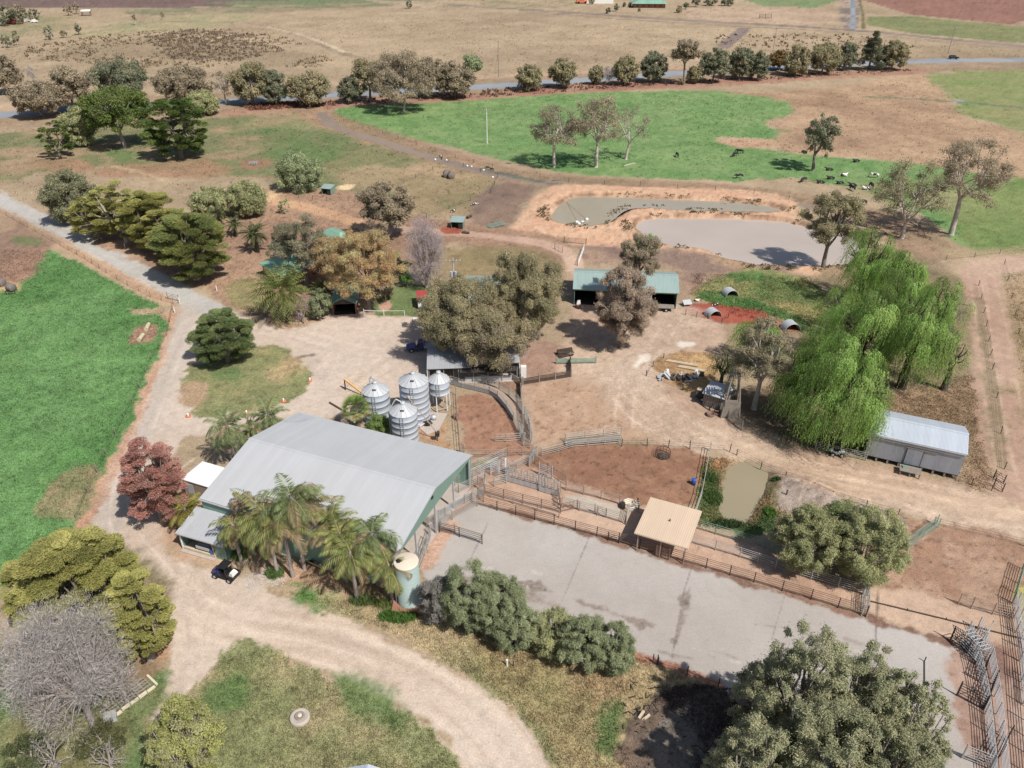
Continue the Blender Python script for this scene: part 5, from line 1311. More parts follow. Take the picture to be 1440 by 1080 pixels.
# ---- green machinery shed
t, L, D = frame_of((808,404), (953,410), (953,384), 3.5, 'machinery_shed', 'green roofed machinery shed with an open dark front of three bays', 'shed')
zr = 5.0; D = 4.6
gable_roof(t, L, D, 3.5, zr, 'roof_green', .08, .3)
MB().box(-L, L, D-.09, D, 0, 3.35).build('back_wall', M['wall_green'], t)
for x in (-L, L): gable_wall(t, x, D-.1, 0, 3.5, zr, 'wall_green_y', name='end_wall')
for i in range(1, 4): MB().box(-L+i*L/2-.09, -L+i*L/2+.09, -D+.05, -D+.23, 0, 3.3).build('front_post', M['galv_plain'], t)
MB().box(-L, L, -D-.03, -D+.05, 3.05, 3.4).build('fascia', M['wall_green'], t)
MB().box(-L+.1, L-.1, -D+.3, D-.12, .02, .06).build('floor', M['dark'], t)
MB().box(-L/2+.3, .1, -D+1.0, D-1, .06, 2.4).build('stored_hay', M['straw_grey'], t)
ms = t; msL, msD = L, D
# things in front of it
p = local(ms, -L+.9, -D-1.2, 0); k = thing('drum_feeder', 'red brown drum with white sacks before the machinery shed', 'drum', p)
MB().lathe([(0,0),(.42,0),(.44,.4),(.42,.85),(.38,.85),(.36,.7),(0,.7)], 14).build('drum', M['red'] if False else M['rail_rust'], k)
m = MB(); m.add([(x*.38, y*.3, z) for x, y, z in [(-1,-1,.8),(1,-1,.8),(1,1,.8),(-1,1,.8),(-.7,-.6,1.5),(.6,-.7,1.7),(.8,.6,1.6),(-.6,.7,1.45)]], [(3,2,1,0),(4,5,6,7),(0,1,5,4),(1,2,6,5),(2,3,7,6),(3,0,4,7)]); m.build('sack', M['white'], k)
def flatbed(loc, rz, label, L=4.2, W=2.0, mat='galv_plain', name='farm_trailer', cat='trailer'):
    k = thing(name, label, cat, loc, rz)
    MB().box(-L/2, L/2, -W/2, W/2, .75, .87).build('deck', M[mat], k)
    m = MB(); m.bar((-L/2, 0, .7), (-L/2-1.3, 0, .5), .1); m.bar((-L/2, -.5, .7), (-L/2-1.1, 0, .55), .08); m.bar((-L/2, .5, .7), (-L/2-1.1, 0, .55), .08); m.build('drawbar', M['steel_dark'], k)
    for y in (-W/2+.05, W/2-.05):
        w = MB(); w.tube((.3, y-.11, .36), (.3, y+.11, .36), .36, n=16); wo = w.build('wheel', M['black'], k)
        MB().tube((.3, y-.125, .36), (.3, y+.125, .36), .18, n=12).build('rim', M['galv_plain'], wo)
    return k
flatbed(local(ms, L-2.2, -D-.6), ms.rotation_euler.z, 'low flat trailer at the right bay of the machinery shed', 3.6, 1.6, 'timber')

# ---- silver iron shed on stumps
t, L, D = frame_of((1225,608), (1359.5,637), (1354,599), 4.4, 'iron_shed', 'silver corrugated iron shed raised on stumps with a sliding door', 'shed')
gable_roof(t, L, D, 4.35, 5.35, 'silver', .05, .18)
zf = .75
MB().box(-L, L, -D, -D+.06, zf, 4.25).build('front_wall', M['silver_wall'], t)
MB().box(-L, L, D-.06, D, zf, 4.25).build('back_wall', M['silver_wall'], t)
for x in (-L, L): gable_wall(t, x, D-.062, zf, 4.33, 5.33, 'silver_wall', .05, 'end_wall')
MB().box(-L+.07, L-.07, -D+.07, D-.07, zf-.15, zf).build('floor', M['timber_dark'], t)
for i in range(9):
    for y in (-D+.15, 0, D-.15):
        MB().box(-L+.15+i*(2*L-.3)/8-.11, -L+.15+i*(2*L-.3)/8+.11, y-.11, y+.11, -.1, zf-.15).build('stump', M['timber'], t)
dx = -L+2*L*.42
dr = MB().box(dx, dx+1.9, -D-.09, -D-.03, zf+.05, 3.3).build('sliding_door', M['silver_wall'], t)
m = MB(); m.box(dx-.08, dx, -D-.1, -D-.02, zf+.05, 3.3); m.box(dx+1.9, dx+1.98, -D-.1, -D-.02, zf+.05, 3.3); m.build('door_frame', M['steel_dark'], dr)
MB().box(dx-.2, dx+3.6, -D-.14, -D-.06, 3.34, 3.44).build('door_rail', M['timber'], dr)
m = MB(); m.box(-L-.05, L+.05, -D-.3, -D-.2, 4.12, 4.24); m.build('gutter', M['galv_plain'], t)
p = local(t, dx+.9, -D-1.15)
k = thing('loading_platform', 'timber loading platform below the iron shed door', 'platform', p, t.rotation_euler.z)
m = MB(); [m.box(-1.3, 1.3, -.75+i*.26, -.52+i*.26, .72, .8) for i in range(6)]; m.build('deck', M['timber'], k)
for x in (-1.15, 0, 1.15):
    for y in (-.6, .6): MB().bar((x, y, 0), (x, y, .72), .14).build('leg', M['timber'], k)
p = local(t, dx+.2, -D-.9, .8)
tag(MB().box(-.35,.35,-.25,.25,.0,.12).bar((-.3,0,.12),(.3,0,.2),.3,.1).build('green_sack', M['rail_green'], None, p), 'green feed sack lying on the timber platform', 'sack')

# ---- tan roofed shelter over the lane
t, L, D = frame_of((893,747), (968,769), (981,718), 2.9, 'yard_shelter', 'square tan roofed shelter on posts beside the concrete yard', 'shelter')
m = MB(); m.slab([(-L-.05, -D-.05, 2.75), (L+.05, -D-.05, 2.75), (L+.05, D+.05, 2.95), (-L-.05, D+.05, 2.95)], .1); rf = m.build('roof', M['tan_roof'], t)
MB().tube((.1, .1, 2.85), (.1, .1, 3.2), .07).build('vent_pipe', M['dark'], rf)
MB().bar((-L-.05, -D-.1, 2.66), (L+.05, -D-.1, 2.66), .08, .16).build('edge_beam', M['tan_roof'], rf)
for x in (-L+.4, 0, L-.3):
    for y in (-D+.15, D-.15): MB().bar((x, y, 0), (x, y, 2.75+.1*(y > 0)), .12).build('post', M['rail_pink'], t)
sh = t

# ---- long low dairy roof under the gums
t, L, D = frame_of((600,519), (732,514), (738,489), 3.0, 'dairy_shed', 'long low dairy shed with a pale roof half hidden by gums', 'shed')
m = MB(); m.slab([(-L, -D, 3.0), (-L*.05, -D, 3.0), (-L*.05, D, 3.5), (-L, D, 3.5)], .1); m.slab([(-L*.05+.01, -D+.9, 3.05), (L, -D+.9, 3.05), (L, D, 3.5), (-L*.05+.01, D, 3.5)], .1)
rf = m.build('roof', M['roof_pale'], t)
m = MB(); m.slab([(-L*.3, -D-.5, 2.35), (L*.9, -D-.5, 2.35), (L*.9, -D+.4, 2.75), (-L*.3, -D+.4, 2.75)], .06); m.build('awning', M['steel_dark'], rf)
MB().box(-L+.1, L-.1, D-.1, D, 0, 3.35).build('back_wall', M['concrete'], t)
MB().box(-L, -L+.1, -D+.1, D-.1, 0, 2.9).build('end_wall', M['white'], t)
MB().box(L-.1, L, -D+1.2, D-.1, 0, 3.0).build('end_wall', M['white'], t)
MB().box(-L+.1, L-.1, -D+.1, D-.1, .02, .12).build('floor', M['concrete'], t)
for i in range(7): MB().bar((-L+.3+i*(2*L-.8)/6, -D+.35, 0), (-L+.3+i*(2*L-.8)/6, -D+.35, 2.6), .1).build('post', M['rail_grey'], t)
MB().box(-L*.2, L*.85, -D+.6, -D+.75, .12, .9).build('rump_rail', M['galv_plain'], t)
MB().box(L+.15, L+1.0, -D+.8, -D+1.5, 0, 2.2).build('plant_box', M['white'], t)

# ---- house under the gums north of the dairy
t, L, D = frame_of((655,425), (748,425), (744,388), 3.2, 'farm_cottage', 'cottage with a pale green roof seen through the central gums', 'house')
gable_roof(t, L, D, 3.2, 5.0, 'roof_green', .08, .4)
MB().box(-L, L, -D, -D+.1, 0, 3.1).build('front_wall', M['cream'], t)
MB().box(-L, L, D-.1, D, 0, 3.1).build('back_wall', M['cream'], t)
for x in (-L, L): gable_wall(t, x, D-.1, 0, 3.2, 5.0, 'cream', name='end_wall')
for i in range(3):
    w = MB().box(-L+1.5+i*3.4, -L+2.9+i*3.4, -D-.03, -D, 1, 2.2).build('window', M['glass'], t)

# ---- house with teal roofs, left
def hip(t, L, D, ze, zr, mat, ov=.5):
    m = MB(); l, d = L+ov, D+ov; r = max(.1, L-D)
    v = [(-l,-d,ze),(l,-d,ze),(l,d,ze),(-l,d,ze),(-r,0,zr),(r,0,zr)]
    v += [(x, y, z-.1) for x, y, z in v[:4]]
    m.add(v, [(0,1,5,4),(1,2,5),(2,3,4,5),(3,0,4),(6,7,1,0),(7,8,2,1),(8,9,3,2),(9,6,0,3),(9,8,7,6)])
    return m.build('roof', M[mat], t)
c1 = P(397,387,2.8); c0 = P(368,370,2.8)
e = (c0-c1); dd = e.length/2; rz = math.atan2(e.y, e.x)-pi/2
ex = Vector((cos(rz), sin(rz), 0)); ey = Vector((-sin(rz), cos(rz), 0)); Lh = 8.0
o = c1 + ex*Lh + ey*dd; o.z = 0
t = thing('farm_house', 'farm house with sea green hipped roofs under trees', 'house', o, rz)
rf = hip(t, Lh, dd, 2.8, 5.0, 'roof_teal')
MB().box(-Lh, Lh, -dd, dd, 0, 2.7).build('walls', M['brick'], t)
MB().box(Lh-1, Lh+5.5, dd*.2, dd+5.5, 0, 2.7).build('wing_walls', M['brick'], t)
m = MB(); X0, X1, Y0, Y1 = Lh-1.4, Lh+6, dd*.1, dd+6
m.add([(X0,Y0,2.82),(X1,Y0,2.82),(X1,Y1,2.82),(X0,Y1,2.82),((X0+X1)/2,Y0+3,4.9),((X0+X1)/2,Y1-3,4.9)], [(0,1,4),(1,2,5,4),(2,3,5),(3,0,4,5),(3,2,1,0)])
m.build('wing_roof', M['roof_teal'], t)
MB().box(1.0, 1.7, .6, 1.3, 4.2, 5.7).build('chimney', M['brick'], rf)
for y in (-dd*.5, dd*.4): MB().box(-Lh-.03, -Lh, y-.6, y+.6, .9, 2.1).build('window', M['glass'], t)
for i in range(3): MB().box(-Lh+2+i*4.5, -Lh+3.4+i*4.5, -dd-.03, -dd, .9, 2.1).build('window', M['glass'], t)

# ---- garage with a gable to the driveway
a, b = P(467,443), P(499,443); mid = (a+b)/2; Wg = (b-a).length/2; rz = math.atan2(b.y-a.y, b.x-a.x)+.08
t = thing('garage', 'garage with a blue green gable roof and a wide dark opening', 'garage', mid+Vector((0, 3.2, 0)), rz+pi/2)
# local x runs front to back here, the ridge along x
rf = gable_roof(t, 3.2, Wg, 2.5, 3.6, 'roof_teal', .08, .35)
for y in (-Wg, Wg-.09): MB().box(-3.1, 3.1, y, y+.09, 0, 2.45).build('side_wall', M['brick'], t)
gable_wall(t, 3.19, Wg-.1, 0, 2.5, 3.6, 'brick', name='back_wall')
gable_wall(t, -3.19, Wg-.1, 2.2, 2.5, 3.6, 'steel_dark', name='gable_panel')
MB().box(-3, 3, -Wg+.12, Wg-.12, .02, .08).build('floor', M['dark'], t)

# ---- calf shelters out in the paddocks
def calf_shelter(px, py, w, label, rz=0):
    k = thing('calf_shelter', label, 'shelter', P(px, py), rz, None)
    m = MB(); m.slab([(-w/2-.2, -.95*w/2-.2, 1.7), (w/2+.2, -.95*w/2-.2, 1.7), (w/2+.2, w/2, 2.1), (-w/2-.2, w/2, 2.1)], .07); m.build('roof', M['roof_green'], k)
    MB().box(-w/2, w/2, w/2-.08, w/2-.02, 0, 1.95).build('back_wall', M['wall_green'], k)
    MB().box(w/2-.06, w/2, -w/2+.1, w/2-.1, 0, 1.8).build('side_wall', M['wall_green_y'], k)
    MB().box(-w/2, -w/2+.06, -w/2+.1, w/2-.1, 0, 1.8).build('side_wall', M['wall_green_y'], k)
    MB().box(w*.1, w/2-.06, -w/2+.1, -w/2+.15, 0, 1.65).build('front_panel', M['steel_dark'], k)
calf_shelter(644, 319, 2.8, 'green roofed calf shelter on a patch of red dirt', -.1)
calf_shelter(462, 272, 2.6, 'green roofed calf shelter beside the leafy green tree', -.25)

# ---- half-round iron shelters in the pen paddock
def dome(px, py, r, ln, rz, label, name='dome_shelter'):
    k = thing(name, label, 'shelter', P(px, py), rz, 'half-round iron shelters in the pen paddock')
    n = 14; m = MB(); vs = []; 
    for y in (-ln/2, ln/2):
        for rr in (r, r-.05):
            for i in range(n+1): vs.append((rr*cos(pi*i/n), y, rr*sin(pi*i/n)))
    q = n+1; fs = []
    for i in range(n):
        fs += [(i+1, i, 2*q+i, 2*q+i+1), (q+i, q+i+1, 3*q+i+1, 3*q+i), (i, i+1, q+i+1, q+i), (2*q+i+1, 2*q+i, 3*q+i, 3*q+i+1)]
    m.add(vs, fs, False); m.build('arch_shell', M['galv_plain'], k)
    m = MB(); vs = [(0, ln/2-.06, 0)]+[((r-.06)*cos(pi*i/n), ln/2-.06, (r-.06)*sin(pi*i/n)) for i in range(n+1)]
    m.add(vs, [(0, i+2, i+1) for i in range(n)]+[(0, i+1, i+2) for i in range(n)][:0]); m.build('end_wall', M['steel_dark'], k)
    m = MB(); [m.bar((s*(r-.02), -ln/2, .04), (s*(r-.02), ln/2, .04), .08) for s in (-1, 1)]; m.build('skid', M['timber'], k)
dome(1026, 415, 1.35, 1.9, .25, 'half-round iron shelter nearest the dam on dark green grass')
dome(1002, 444, 1.35, 1.9, .35, 'half-round iron shelter on the red pen floor')
dome(1111, 463, 1.5, 2.0, .15, 'half-round iron shelter with a dark mouth beside the willows')
dome(1076, 462, 1.3, 2.2, .9, 'half-round iron shelter tilted beside the small twiggy gum')
k = thing('iron_cover', 'grey sheet iron lid leaning at the corner of the red pen', 'sheet', P(966, 430), .2)
m = MB(); m.slab([(-.8,-.5,.5),(.8,-.5,.5),(.8,.6,1.0),(-.8,.6,1.0)], .05); m.build('sheet', M['galv_plain'], k)
m = MB(); [m.bar((x,y,0),(x,y,.5+.4*(y>0)),.07) for x in (-.7,.7) for y in (-.4,.5)]; m.build('stand', M['timber'], k)

# ---- old grey hut and timber tower at the willows
t, L, D = frame_of((990,551), (1020,560), (1026,545), 2.4, 'old_hut', 'old grey weatherboard hut under the small willow', 'hut')
MB().box(-L, L, -D, D, 0, 2.2).build('walls', M['timber'], t)
m = MB(); m.slab([(-L-.2, -D-.2, 2.25), (L+.2, -D-.2, 2.25), (L+.2, D+.2, 2.6), (-L-.2, D+.2, 2.6)], .06); m.build('roof', M['galv_plain'], t)
m = MB(); [m.box(-L+.02+i*.3, -L+.06+i*.3, -D-.03, -D, .05, 2.15) for i in range(int(2*L/.3))]; m.build('cover_strips', M['timber_dark'], t)
k = thing('timber_tower', 'tapering timber stand with a broken tank frame on top', 'tower', P(1025, 582), -.1)
H_ = height_of(P(1028, 580), 524)
for x, y in ((-1.3,-1.2),(1.3,-1.2),(1.3,1.2),(-1.3,1.2)):
    MB().tube((x, y, 0), (x*.42, y*.42, H_), .17, .13).build('leg', M['timber'], k)
m = MB(); z = H_*.42; f = 1-.58*.42
for z, f in ((.35, .97), (H_*.42, .76), (H_*.95, .46)):
    cs_ = [(-1.3*f,-1.2*f,z),(1.3*f,-1.2*f,z),(1.3*f,1.2*f,z),(-1.3*f,1.2*f,z)]; q_ = MB()
    for i in range(4): q_.bar(cs_[i], cs_[(i+1) % 4], .12, .16)
    q_.build('cross_rails', M['timber'], k)
m = MB()
for i in range(8): m.box(-1.06+i*.28, -.785+i*.28, -1.2, -1.12+.02*(i % 2), .1, H_*.42)
m.build('boarding', M['timber'], k)
m = MB(); [m.bar((-.9+.35*i, -.9, H_+.1), (-.7+.35*i, .9, H_+.25), .16, .1) for i in range(5)]; m.bar((-1.1,-.5,H_+.3),(1.2,.3,H_+.15),.14); m.build('platform', M['steel_dark'], k)

# ---- roof just inside the bottom edge
apx = P(516, 1069, 2.6)
t = thing('hip_roof_shed', 'pale grey roof tip at the bottom edge of the lawn', 'shed', (apx.x, apx.y-2.4, 0), -.08)
m = MB(); m.add([(-2.4,-2.4,2.0),(2.4,-2.4,2.0),(2.1,1.9,2.0),(-2.1,1.9,2.0),(0,2.0,2.7),(0,-2.4,2.7)], [(0,5,4,3),(5,1,2,4),(3,4,2),(0,1,5),(3,2,1,0)]); m.build('roof', M['silver'], t)
MB().box(-1.9, 1.9, -2.2, 1.7, 0, 1.99).build('walls', M['wall_green'], t)

# ---- distant farmsteads
k = thing('far_house', 'far house with a teal hipped roof at the top edge', 'house', P(912, 10), -.05)
s_ = mpp(P(912,10)); hip(k, 26*s_*.9, 7, 3, 6.0, 'roof_teal', .8); MB().box(-22*s_, 22*s_, -6, 6, 0, 2.95).build('walls', M['brick'], k)
for i in range(5): MB().box(-18*s_+i*8*s_, -15*s_+i*8*s_, -6.05, -6, .8, 2.2).build('window', M['glass'], k)
k = thing('white_barn', 'long white farm building left of the far house', 'shed', P(838, 4), 0)
MB().box(-13, 13, -5, 5, 0, 4).build('walls', M['white'], k); gable_roof(k, 13, 5, 4, 6, 'roof_grey', .1, .3)
k = thing('far_machine', 'orange farm machine parked at the far top edge', 'machine', P(818, 5), .1)
MB().box(-4, 4, -1.4, 1.4, .8, 2.4).build('body', M['orange'], k); MB().box(-1, 1.4, -1.3, 1.3, 2.4, 3.6).build('cab', M['red'], k)
for x in (-2.6, 2.6):
    for y in (-1.5, 1.5): MB().tube((x, y-.25, .8), (x, y+.25, .8), .8, n=12).build('wheel', M['black'], k)
k = thing('red_shed', 'small red shed among dark trees at far left', 'shed', P(22, 33), .1)
gable_roof(k, 4.5, 3, 3.4, 5, 'rail_rust', .1, .2); MB().box(-4.4, 4.4, -2.9, 2.9, 0, 3.3).build('walls', M['red'], k)
for px, py, w, mt, lb in [(31,32,4,'white','white ute parked right of the far red shed'),(38,31,5,'galv_plain','silver car among the far farmstead vehicles'),(44,28,5,'yellow','yellow truck parked before the far dark trees'),(49,32,4,'white','white van last in the far farmstead row')]:
    k = thing('parked_vehicle', lb, 'vehicle', P(px, py), .2)
    MB().box(-w/2, w/2, -1, 1, .4, 1.3).build('body', M[mt], k); MB().box(-w*.3, w*.25, -.9, .9, 1.3, 2.0).build('cab', M[mt], k)
    for x in (-w*.3, w*.3): MB().tube((x, -1.05, .4), (x, 1.05, .4), .38, n=10).build('wheel', M['black'], k)
k = thing('shade_shed', 'tiny pale shelter alone in the far green field', 'shelter', P(122, 22), .3)
m = MB(); m.slab([(-3,-2.4,3),(3,-2.4,3),(3,2.4,3.6),(-3,2.4,3.6)], .1); m.build('roof', M['white_roof'], k)
m = MB(); [m.box(x-.15,x+.15,y-.15,y+.15,0,3) for x in (-2.6,2.6) for y in (-2,2)]; m.build('posts', M['timber_dark'], k)
k = thing('field_gate', 'timber stock yard gate alone in the far right field', 'gate', P(1076, 26), .0)
m = MB(); [m.bar((-4,0,z),(4,0,z+.1*(z>2)),.16) for z in (.8,1.6,2.4)]; [m.bar((x,0,0),(x,0,3),.22) for x in (-4,0,4)]; m.build('rails', M['timber_dark'], k)

# ------------------------------------------------------------------ silos, tanks
def silo(px_c, py_eave, w, zb, ze_, label, legs=False, cone=1.05, rot=0):
    base = P(px_c, py_eave, ze_); base.z = 0
    r = w/2*mpp(base, ze_)
    k = thing('grain_silo', label, 'silo', base, rot, 'corrugated grain silos beside the main shed')
    m = MB(); prof = [(r, zb)]
    nb = max(2, int((ze_-zb)/.85))
    for i in range(nb):
        z0 = zb+(ze_-zb)*i/nb; z1 = zb+(ze_-zb)*(i+1)/nb
        prof += [(r+.03, z0+.02), (r+.03, z0+.07), (r, z0+.09), (r, z1)]
    m.lathe(prof, 32); m.lathe([(r*.99, zb), (0.01, zb)][::-1], 32); m.build('wall', M['galv'], k)
    m = MB(); vs = []; n = 16
    zc = ze_+cone
    for i in range(n):
        a0 = 2*pi*i/n; a1 = 2*pi*(i+1)/n
        m.add([((r+.08)*cos(a0), (r+.08)*sin(a0), ze_-.02), ((r+.08)*cos(a1), (r+.08)*sin(a1), ze_-.02), (.32*cos(a1), .32*sin(a1), zc), (.32*cos(a0), .32*sin(a0), zc)], [(0,1,2,3)])
    rf = m.build('cone_roof', M['galv_plain'], k)
    m = MB()
    for i in range(n):
        a0 = 2*pi*i/n; m.bar(((r+.08)*cos(a0), (r+.08)*sin(a0), ze_+.02), (.32*cos(a0), .32*sin(a0), zc+.03), .05, .07)
    m.build('roof_rib', M['galv_plain'], rf)
    MB().lathe([(.36, zc-.05), (.36, zc+.22), (.3, zc+.34), (0.01, zc+.36)], 16).build('cap', M['galv_plain'], rf)
    MB().box(-.25, .25, -r*.62, -r*.38, ze_+cone*.48, ze_+cone*.62).build('hatch', M['steel_dark'], rf) if not legs else None
    m = MB(); x = r+.12
    for s in (-.2, .2): m.bar((s, -x, zb if legs else .3), (s, -x, ze_+.1), .05)
    for i in range(int((ze_-zb)/.35)): m.bar((-.2, -x, zb+.2+i*.35), (.2, -x, zb+.2+i*.35), .03)
    m.build('ladder', M['galv_plain'], k, None)
    if legs or zb > .5:
        m2 = MB().lathe([(.25, zb-1.1 if legs else zb-.5), (r*.98, zb)], 24); m2.build('hopper', M['galv'], k)
        for i in range(6):
            a = 2*pi*i/6+.3; MB().bar((r*cos(a), r*sin(a), 0), (r*cos(a), r*sin(a), zb+.1), .12).build('leg', M['white'] if legs else M['galv_plain'], k)
    if legs:
        m = MB()
        for i in range(6):
            a = 2*pi*i/6+.3; b_ = 2*pi*(i+1)/6+.3; m.bar((r*cos(a), r*sin(a), .5), (r*cos(b_), r*sin(b_), .5), .06)
        m.build('brace_ring', M['galv_plain'], k)
    return k, base, r
s1, b1, r1 = silo(528, 548, 37.5, .15, 5.2, 'left silo with a curved vent pipe beside the fan palm')
s2, b2, r2 = silo(581, 535, 41, .15, 6.6, 'tallest silo carrying a small white label')
s3, b3, r3 = silo(567, 577, 38, .7, 5.4, 'front silo nearest the main shed roof')
s4, b4, r4 = silo(617, 533, 29.5, 2.8, 4.9, 'small silo raised on white legs', True, 1.0)
MB().box(-.65, .1, -r2-.06, -r2-.02, 4.9, 5.3).build('label_plate', M['white'], s2)
m = MB(); m.path([Vector((-.8,.5,5.9)), Vector((-.8,.6,6.7)), Vector((-.5,.6,7.0)), Vector((-.2,.6,6.7)), Vector((-.2,.5,6.2))], .12); m.build('vent_pipe', M['galv_plain'], s1)
m = MB(); m.path([Vector((-r3-.1,-.2,.6)), Vector((-r3-.1,-.2,5.4)), Vector((-r3*.7,-.1,6.6)), Vector((-.9,0,7.2)), Vector((-.2,0,6.8))], .09); m.build('fill_pipe', M['galv_plain'], s3)
k = thing('silo_auger', 'thin tan auger tube running between front and tallest silos', 'auger', b3+Vector((0,0,0)), 0)
m = MB(); m.tube(Vector((r3*.3,.9,7.1)), Vector((4.4,.4,1.4)), .07); m.build('tube', M['rail_pink'], k)
m = MB(); m.box(4.1,4.7,.1,.7,.9,1.5); m.bar((4.4,.4,0),(4.4,.4,.9),.1); m.build('motor_box', M['steel_dark'], k)
k = thing('feed_equipment', 'tangle of grey feed pipes and a motor below the silos', 'machine', P(601, 598), 0)
m = MB(); m.tube((-1.4,.2,.4),(1.2,-.4,1.5),.12); m.tube((-1,-.8,.3),(.9,.6,1.1),.1); m.tube((-.6,.9,.3),(.4,-.9,1.0),.08); m.build('pipes', M['galv_plain'], k)
MB().box(-.4,.4,-.4,.3,0,.8).build('motor', M['steel_dark'], k); MB().lathe([(0,1.2),(.4,1.3),(.45,1.8),(.1,2.0)],12,(1.0,-.3)).build('hopper', M['galv_plain'], k)
MB().tube((-1.9,-.9,0),(-1.9,-.9,1.5),.42,n=16).build('white_tub', M['white'], k)
o = MB().prism([(v.x, v.y) for v in (P(587,600), P(601,612), P(618,604), P(629,582), P(606,580))], .0, .09).build('feed_slab', M['concrete']); tag(o, 'pale concrete slab at the foot of the silos', 'slab')
k = thing('auger_ramp', 'orange painted auger standing behind the left silo', 'auger', P(486, 548), 0)
a = Vector((0,0,1.9)); b = P(508,556)-P(486,548)+Vector((0,0,.6))
MB().bar(a, b, .22).build('tube', M['yellow'], k); MB().bar((0,0,0), a, .16).build('post', M['steel_dark'], k); MB().bar(b-Vector((0,0,.6)), b, .12).build('foot', M['steel_dark'], k)
k = thing('timber_sleeper', 'dark timber sleeper lying on gravel beside the fan palm', 'sleeper', P(472, 572), math.atan2(*(lambda d: (d.y, d.x))(P(484,578)-P(467,568))))
MB().box(-1.5,1.5,-.12,.12,0,.22).build('beam', M['timber_dark'], k)
# green water tank
cT = P(571, 789, 6.2); rT = 34/2*mpp(cT, 6.2); cT.z = 0
k = thing('water_tank', 'tall pale green water tank with a cream lid', 'water tank', cT, 0)
m = MB(); prof = [(rT, .55)]
for i in range(9): prof += [(rT+.02, .6+i*.62), (rT, .65+i*.62)]
prof += [(rT, 6.15)]; m.lathe(prof, 36); m.build('wall', M['tank_green'], k)
m = MB(); m.lathe([(rT+.06, 6.1), (rT+.06, 6.2), (rT*.98, 6.24), (.02, 6.38)], 36); ld = m.build('lid', M['cream'], k)
MB().lathe([(.28, 6.2), (.28, 6.4), (.0, 6.41)], 14, (-.75, -.1)).build('manhole', M['black'], ld)
MB().box(-rT-.5, rT+.5, -rT-.35, rT+.35, 0, .55).build('plinth', M['brick'], k)
m = MB(); m.path([Vector((-rT-.12,-.3,.5)), Vector((-rT-.12,-.3,6.0)), Vector((-rT+.2,-.2,6.4))], .05); m.build('inlet_pipe', M['white'], k)
# pale dinghy among the palms
def dinghy(px, py, rz, label):
    k = thing('dinghy', label, 'boat', P(px, py), rz); n = 9; vs = []; fs = []
    for i in range(n):
        x = -1.7+3.4*i/(n-1); w = .62*(1-max(0, (i-4)/4.2)**2); 
        vs += [(x, -w, .75+.1*(i/8)), (x, -w*.6, .2), (x, w*.6, .2), (x, w, .75+.1*(i/8))]
    for i in range(n-1):
        for j in range(3): a = i*4+j; fs += [(a, a+4, a+5, a+1), (a+1, a+5, a+4, a)][:1]
    fs += [(0, 1, 2, 3)]
    m = MB(); m.add(vs, fs); m.add([(x, y*.93, z+.03) for x, y, z in vs], [tuple(reversed(f)) for f in fs]); m.build('hull', M['timber_pale'], k)
    for x in (-.6, .5): MB().box(x-.13, x+.13, -.55, .55, .6, .66).build('thwart', M['timber'], k)
dinghy(452, 797, -.5, 'old cream dinghy lying between the feather palms')

# ------------------------------------------------------------------ vehicles
def wheel(k, x, y, r, w):
    s = 1 if y > 0 else -1
    o = MB().tube((x, y-w/2, r), (x, y+w/2, r), r, n=20).build('wheel', M['black'], k)
    MB().tube((x, y+s*w/2-.02, r), (x, y+s*w/2+.015, r), r*.55, n=14).build('rim', M['galv_plain'], o)
# farm buggy, nose to the left
k = thing('farm_buggy', 'blue farm buggy with a black roof and a white bag in its tray', 'buggy', P(319, 811), R(158))
for x in (1.0, -.95):
    for y in (-.68, .68): wheel(k, x, y, .34, .26)
m = MB(); m.add([(.55,-.6,.55),(1.5,-.5,.5),(1.5,.5,.5),(.55,.6,.55),(.55,-.6,1.05),(1.45,-.42,.85),(1.45,.42,.85),(.55,.6,1.05)], [(3,2,1,0),(4,5,6,7),(0,1,5,4),(1,2,6,5),(2,3,7,6),(3,0,4,7)]); hd = m.build('bonnet', M['blue'], k)
for y in (-.32, .32): MB().box(1.45,1.53,y-.09,y+.09,.62,.78).build('headlight', M['glass'], hd)
m = MB(); m.bar((1.6,-.45,.35),(1.6,.45,.35),.06); m.bar((1.6,-.4,.35),(1.5,-.4,.85),.05); m.bar((1.6,.4,.35),(1.5,.4,.85),.05); m.bar((1.55,-.4,.8),(1.55,.4,.8),.05); m.build('bull_bar', M['steel_dark'], k)
MB().box(-.5,.6,-.66,.66,.38,.52).build('floor_pan', M['dark'], k)
for y in (-.33,.33):
    st_ = MB().box(-.35,.12,y-.28,y+.28,.52,.8).build('seat', M['black'], k); MB().box(-.45,-.33,y-.27,y+.27,.8,1.35).build('seat_back', M['black'], st_)
m = MB()
for y in (-.64,.64): m.path([Vector((.72,y*.95,.95)), Vector((.32,y*.88,1.86)), Vector((-.5,y*.88,1.88)), Vector((-.58,y,.8))], .035)
m.bar((.32,-.56,1.86),(.32,.56,1.86),.06); m.bar((-.5,-.56,1.88),(-.5,.56,1.88),.06); m.build('roll_cage', M['steel_dark'], k)
MB().slab([(-.65,-.66,1.95),(.45,-.66,1.95),(.45,.66,1.95),(-.65,.66,1.95)], .07).build('roof', M['black'], k)
m = MB(); m.tube((.45,.33,.95),(.3,.33,1.05),.16,n=14); m.build('steering_wheel', M['black'], k)
m = MB(); m.box(-1.6,-.6,-.66,.66,.68,.76); m.box(-1.6,-.6,-.66,-.6,.76,1.02); m.box(-1.6,-.6,.6,.66,.76,1.02); m.box(-.66,-.6,-.6,.6,.76,1.02); m.box(-1.6,-1.54,-.6,.6,.76,1.02); m.build('tray', M['steel_dark'], k)
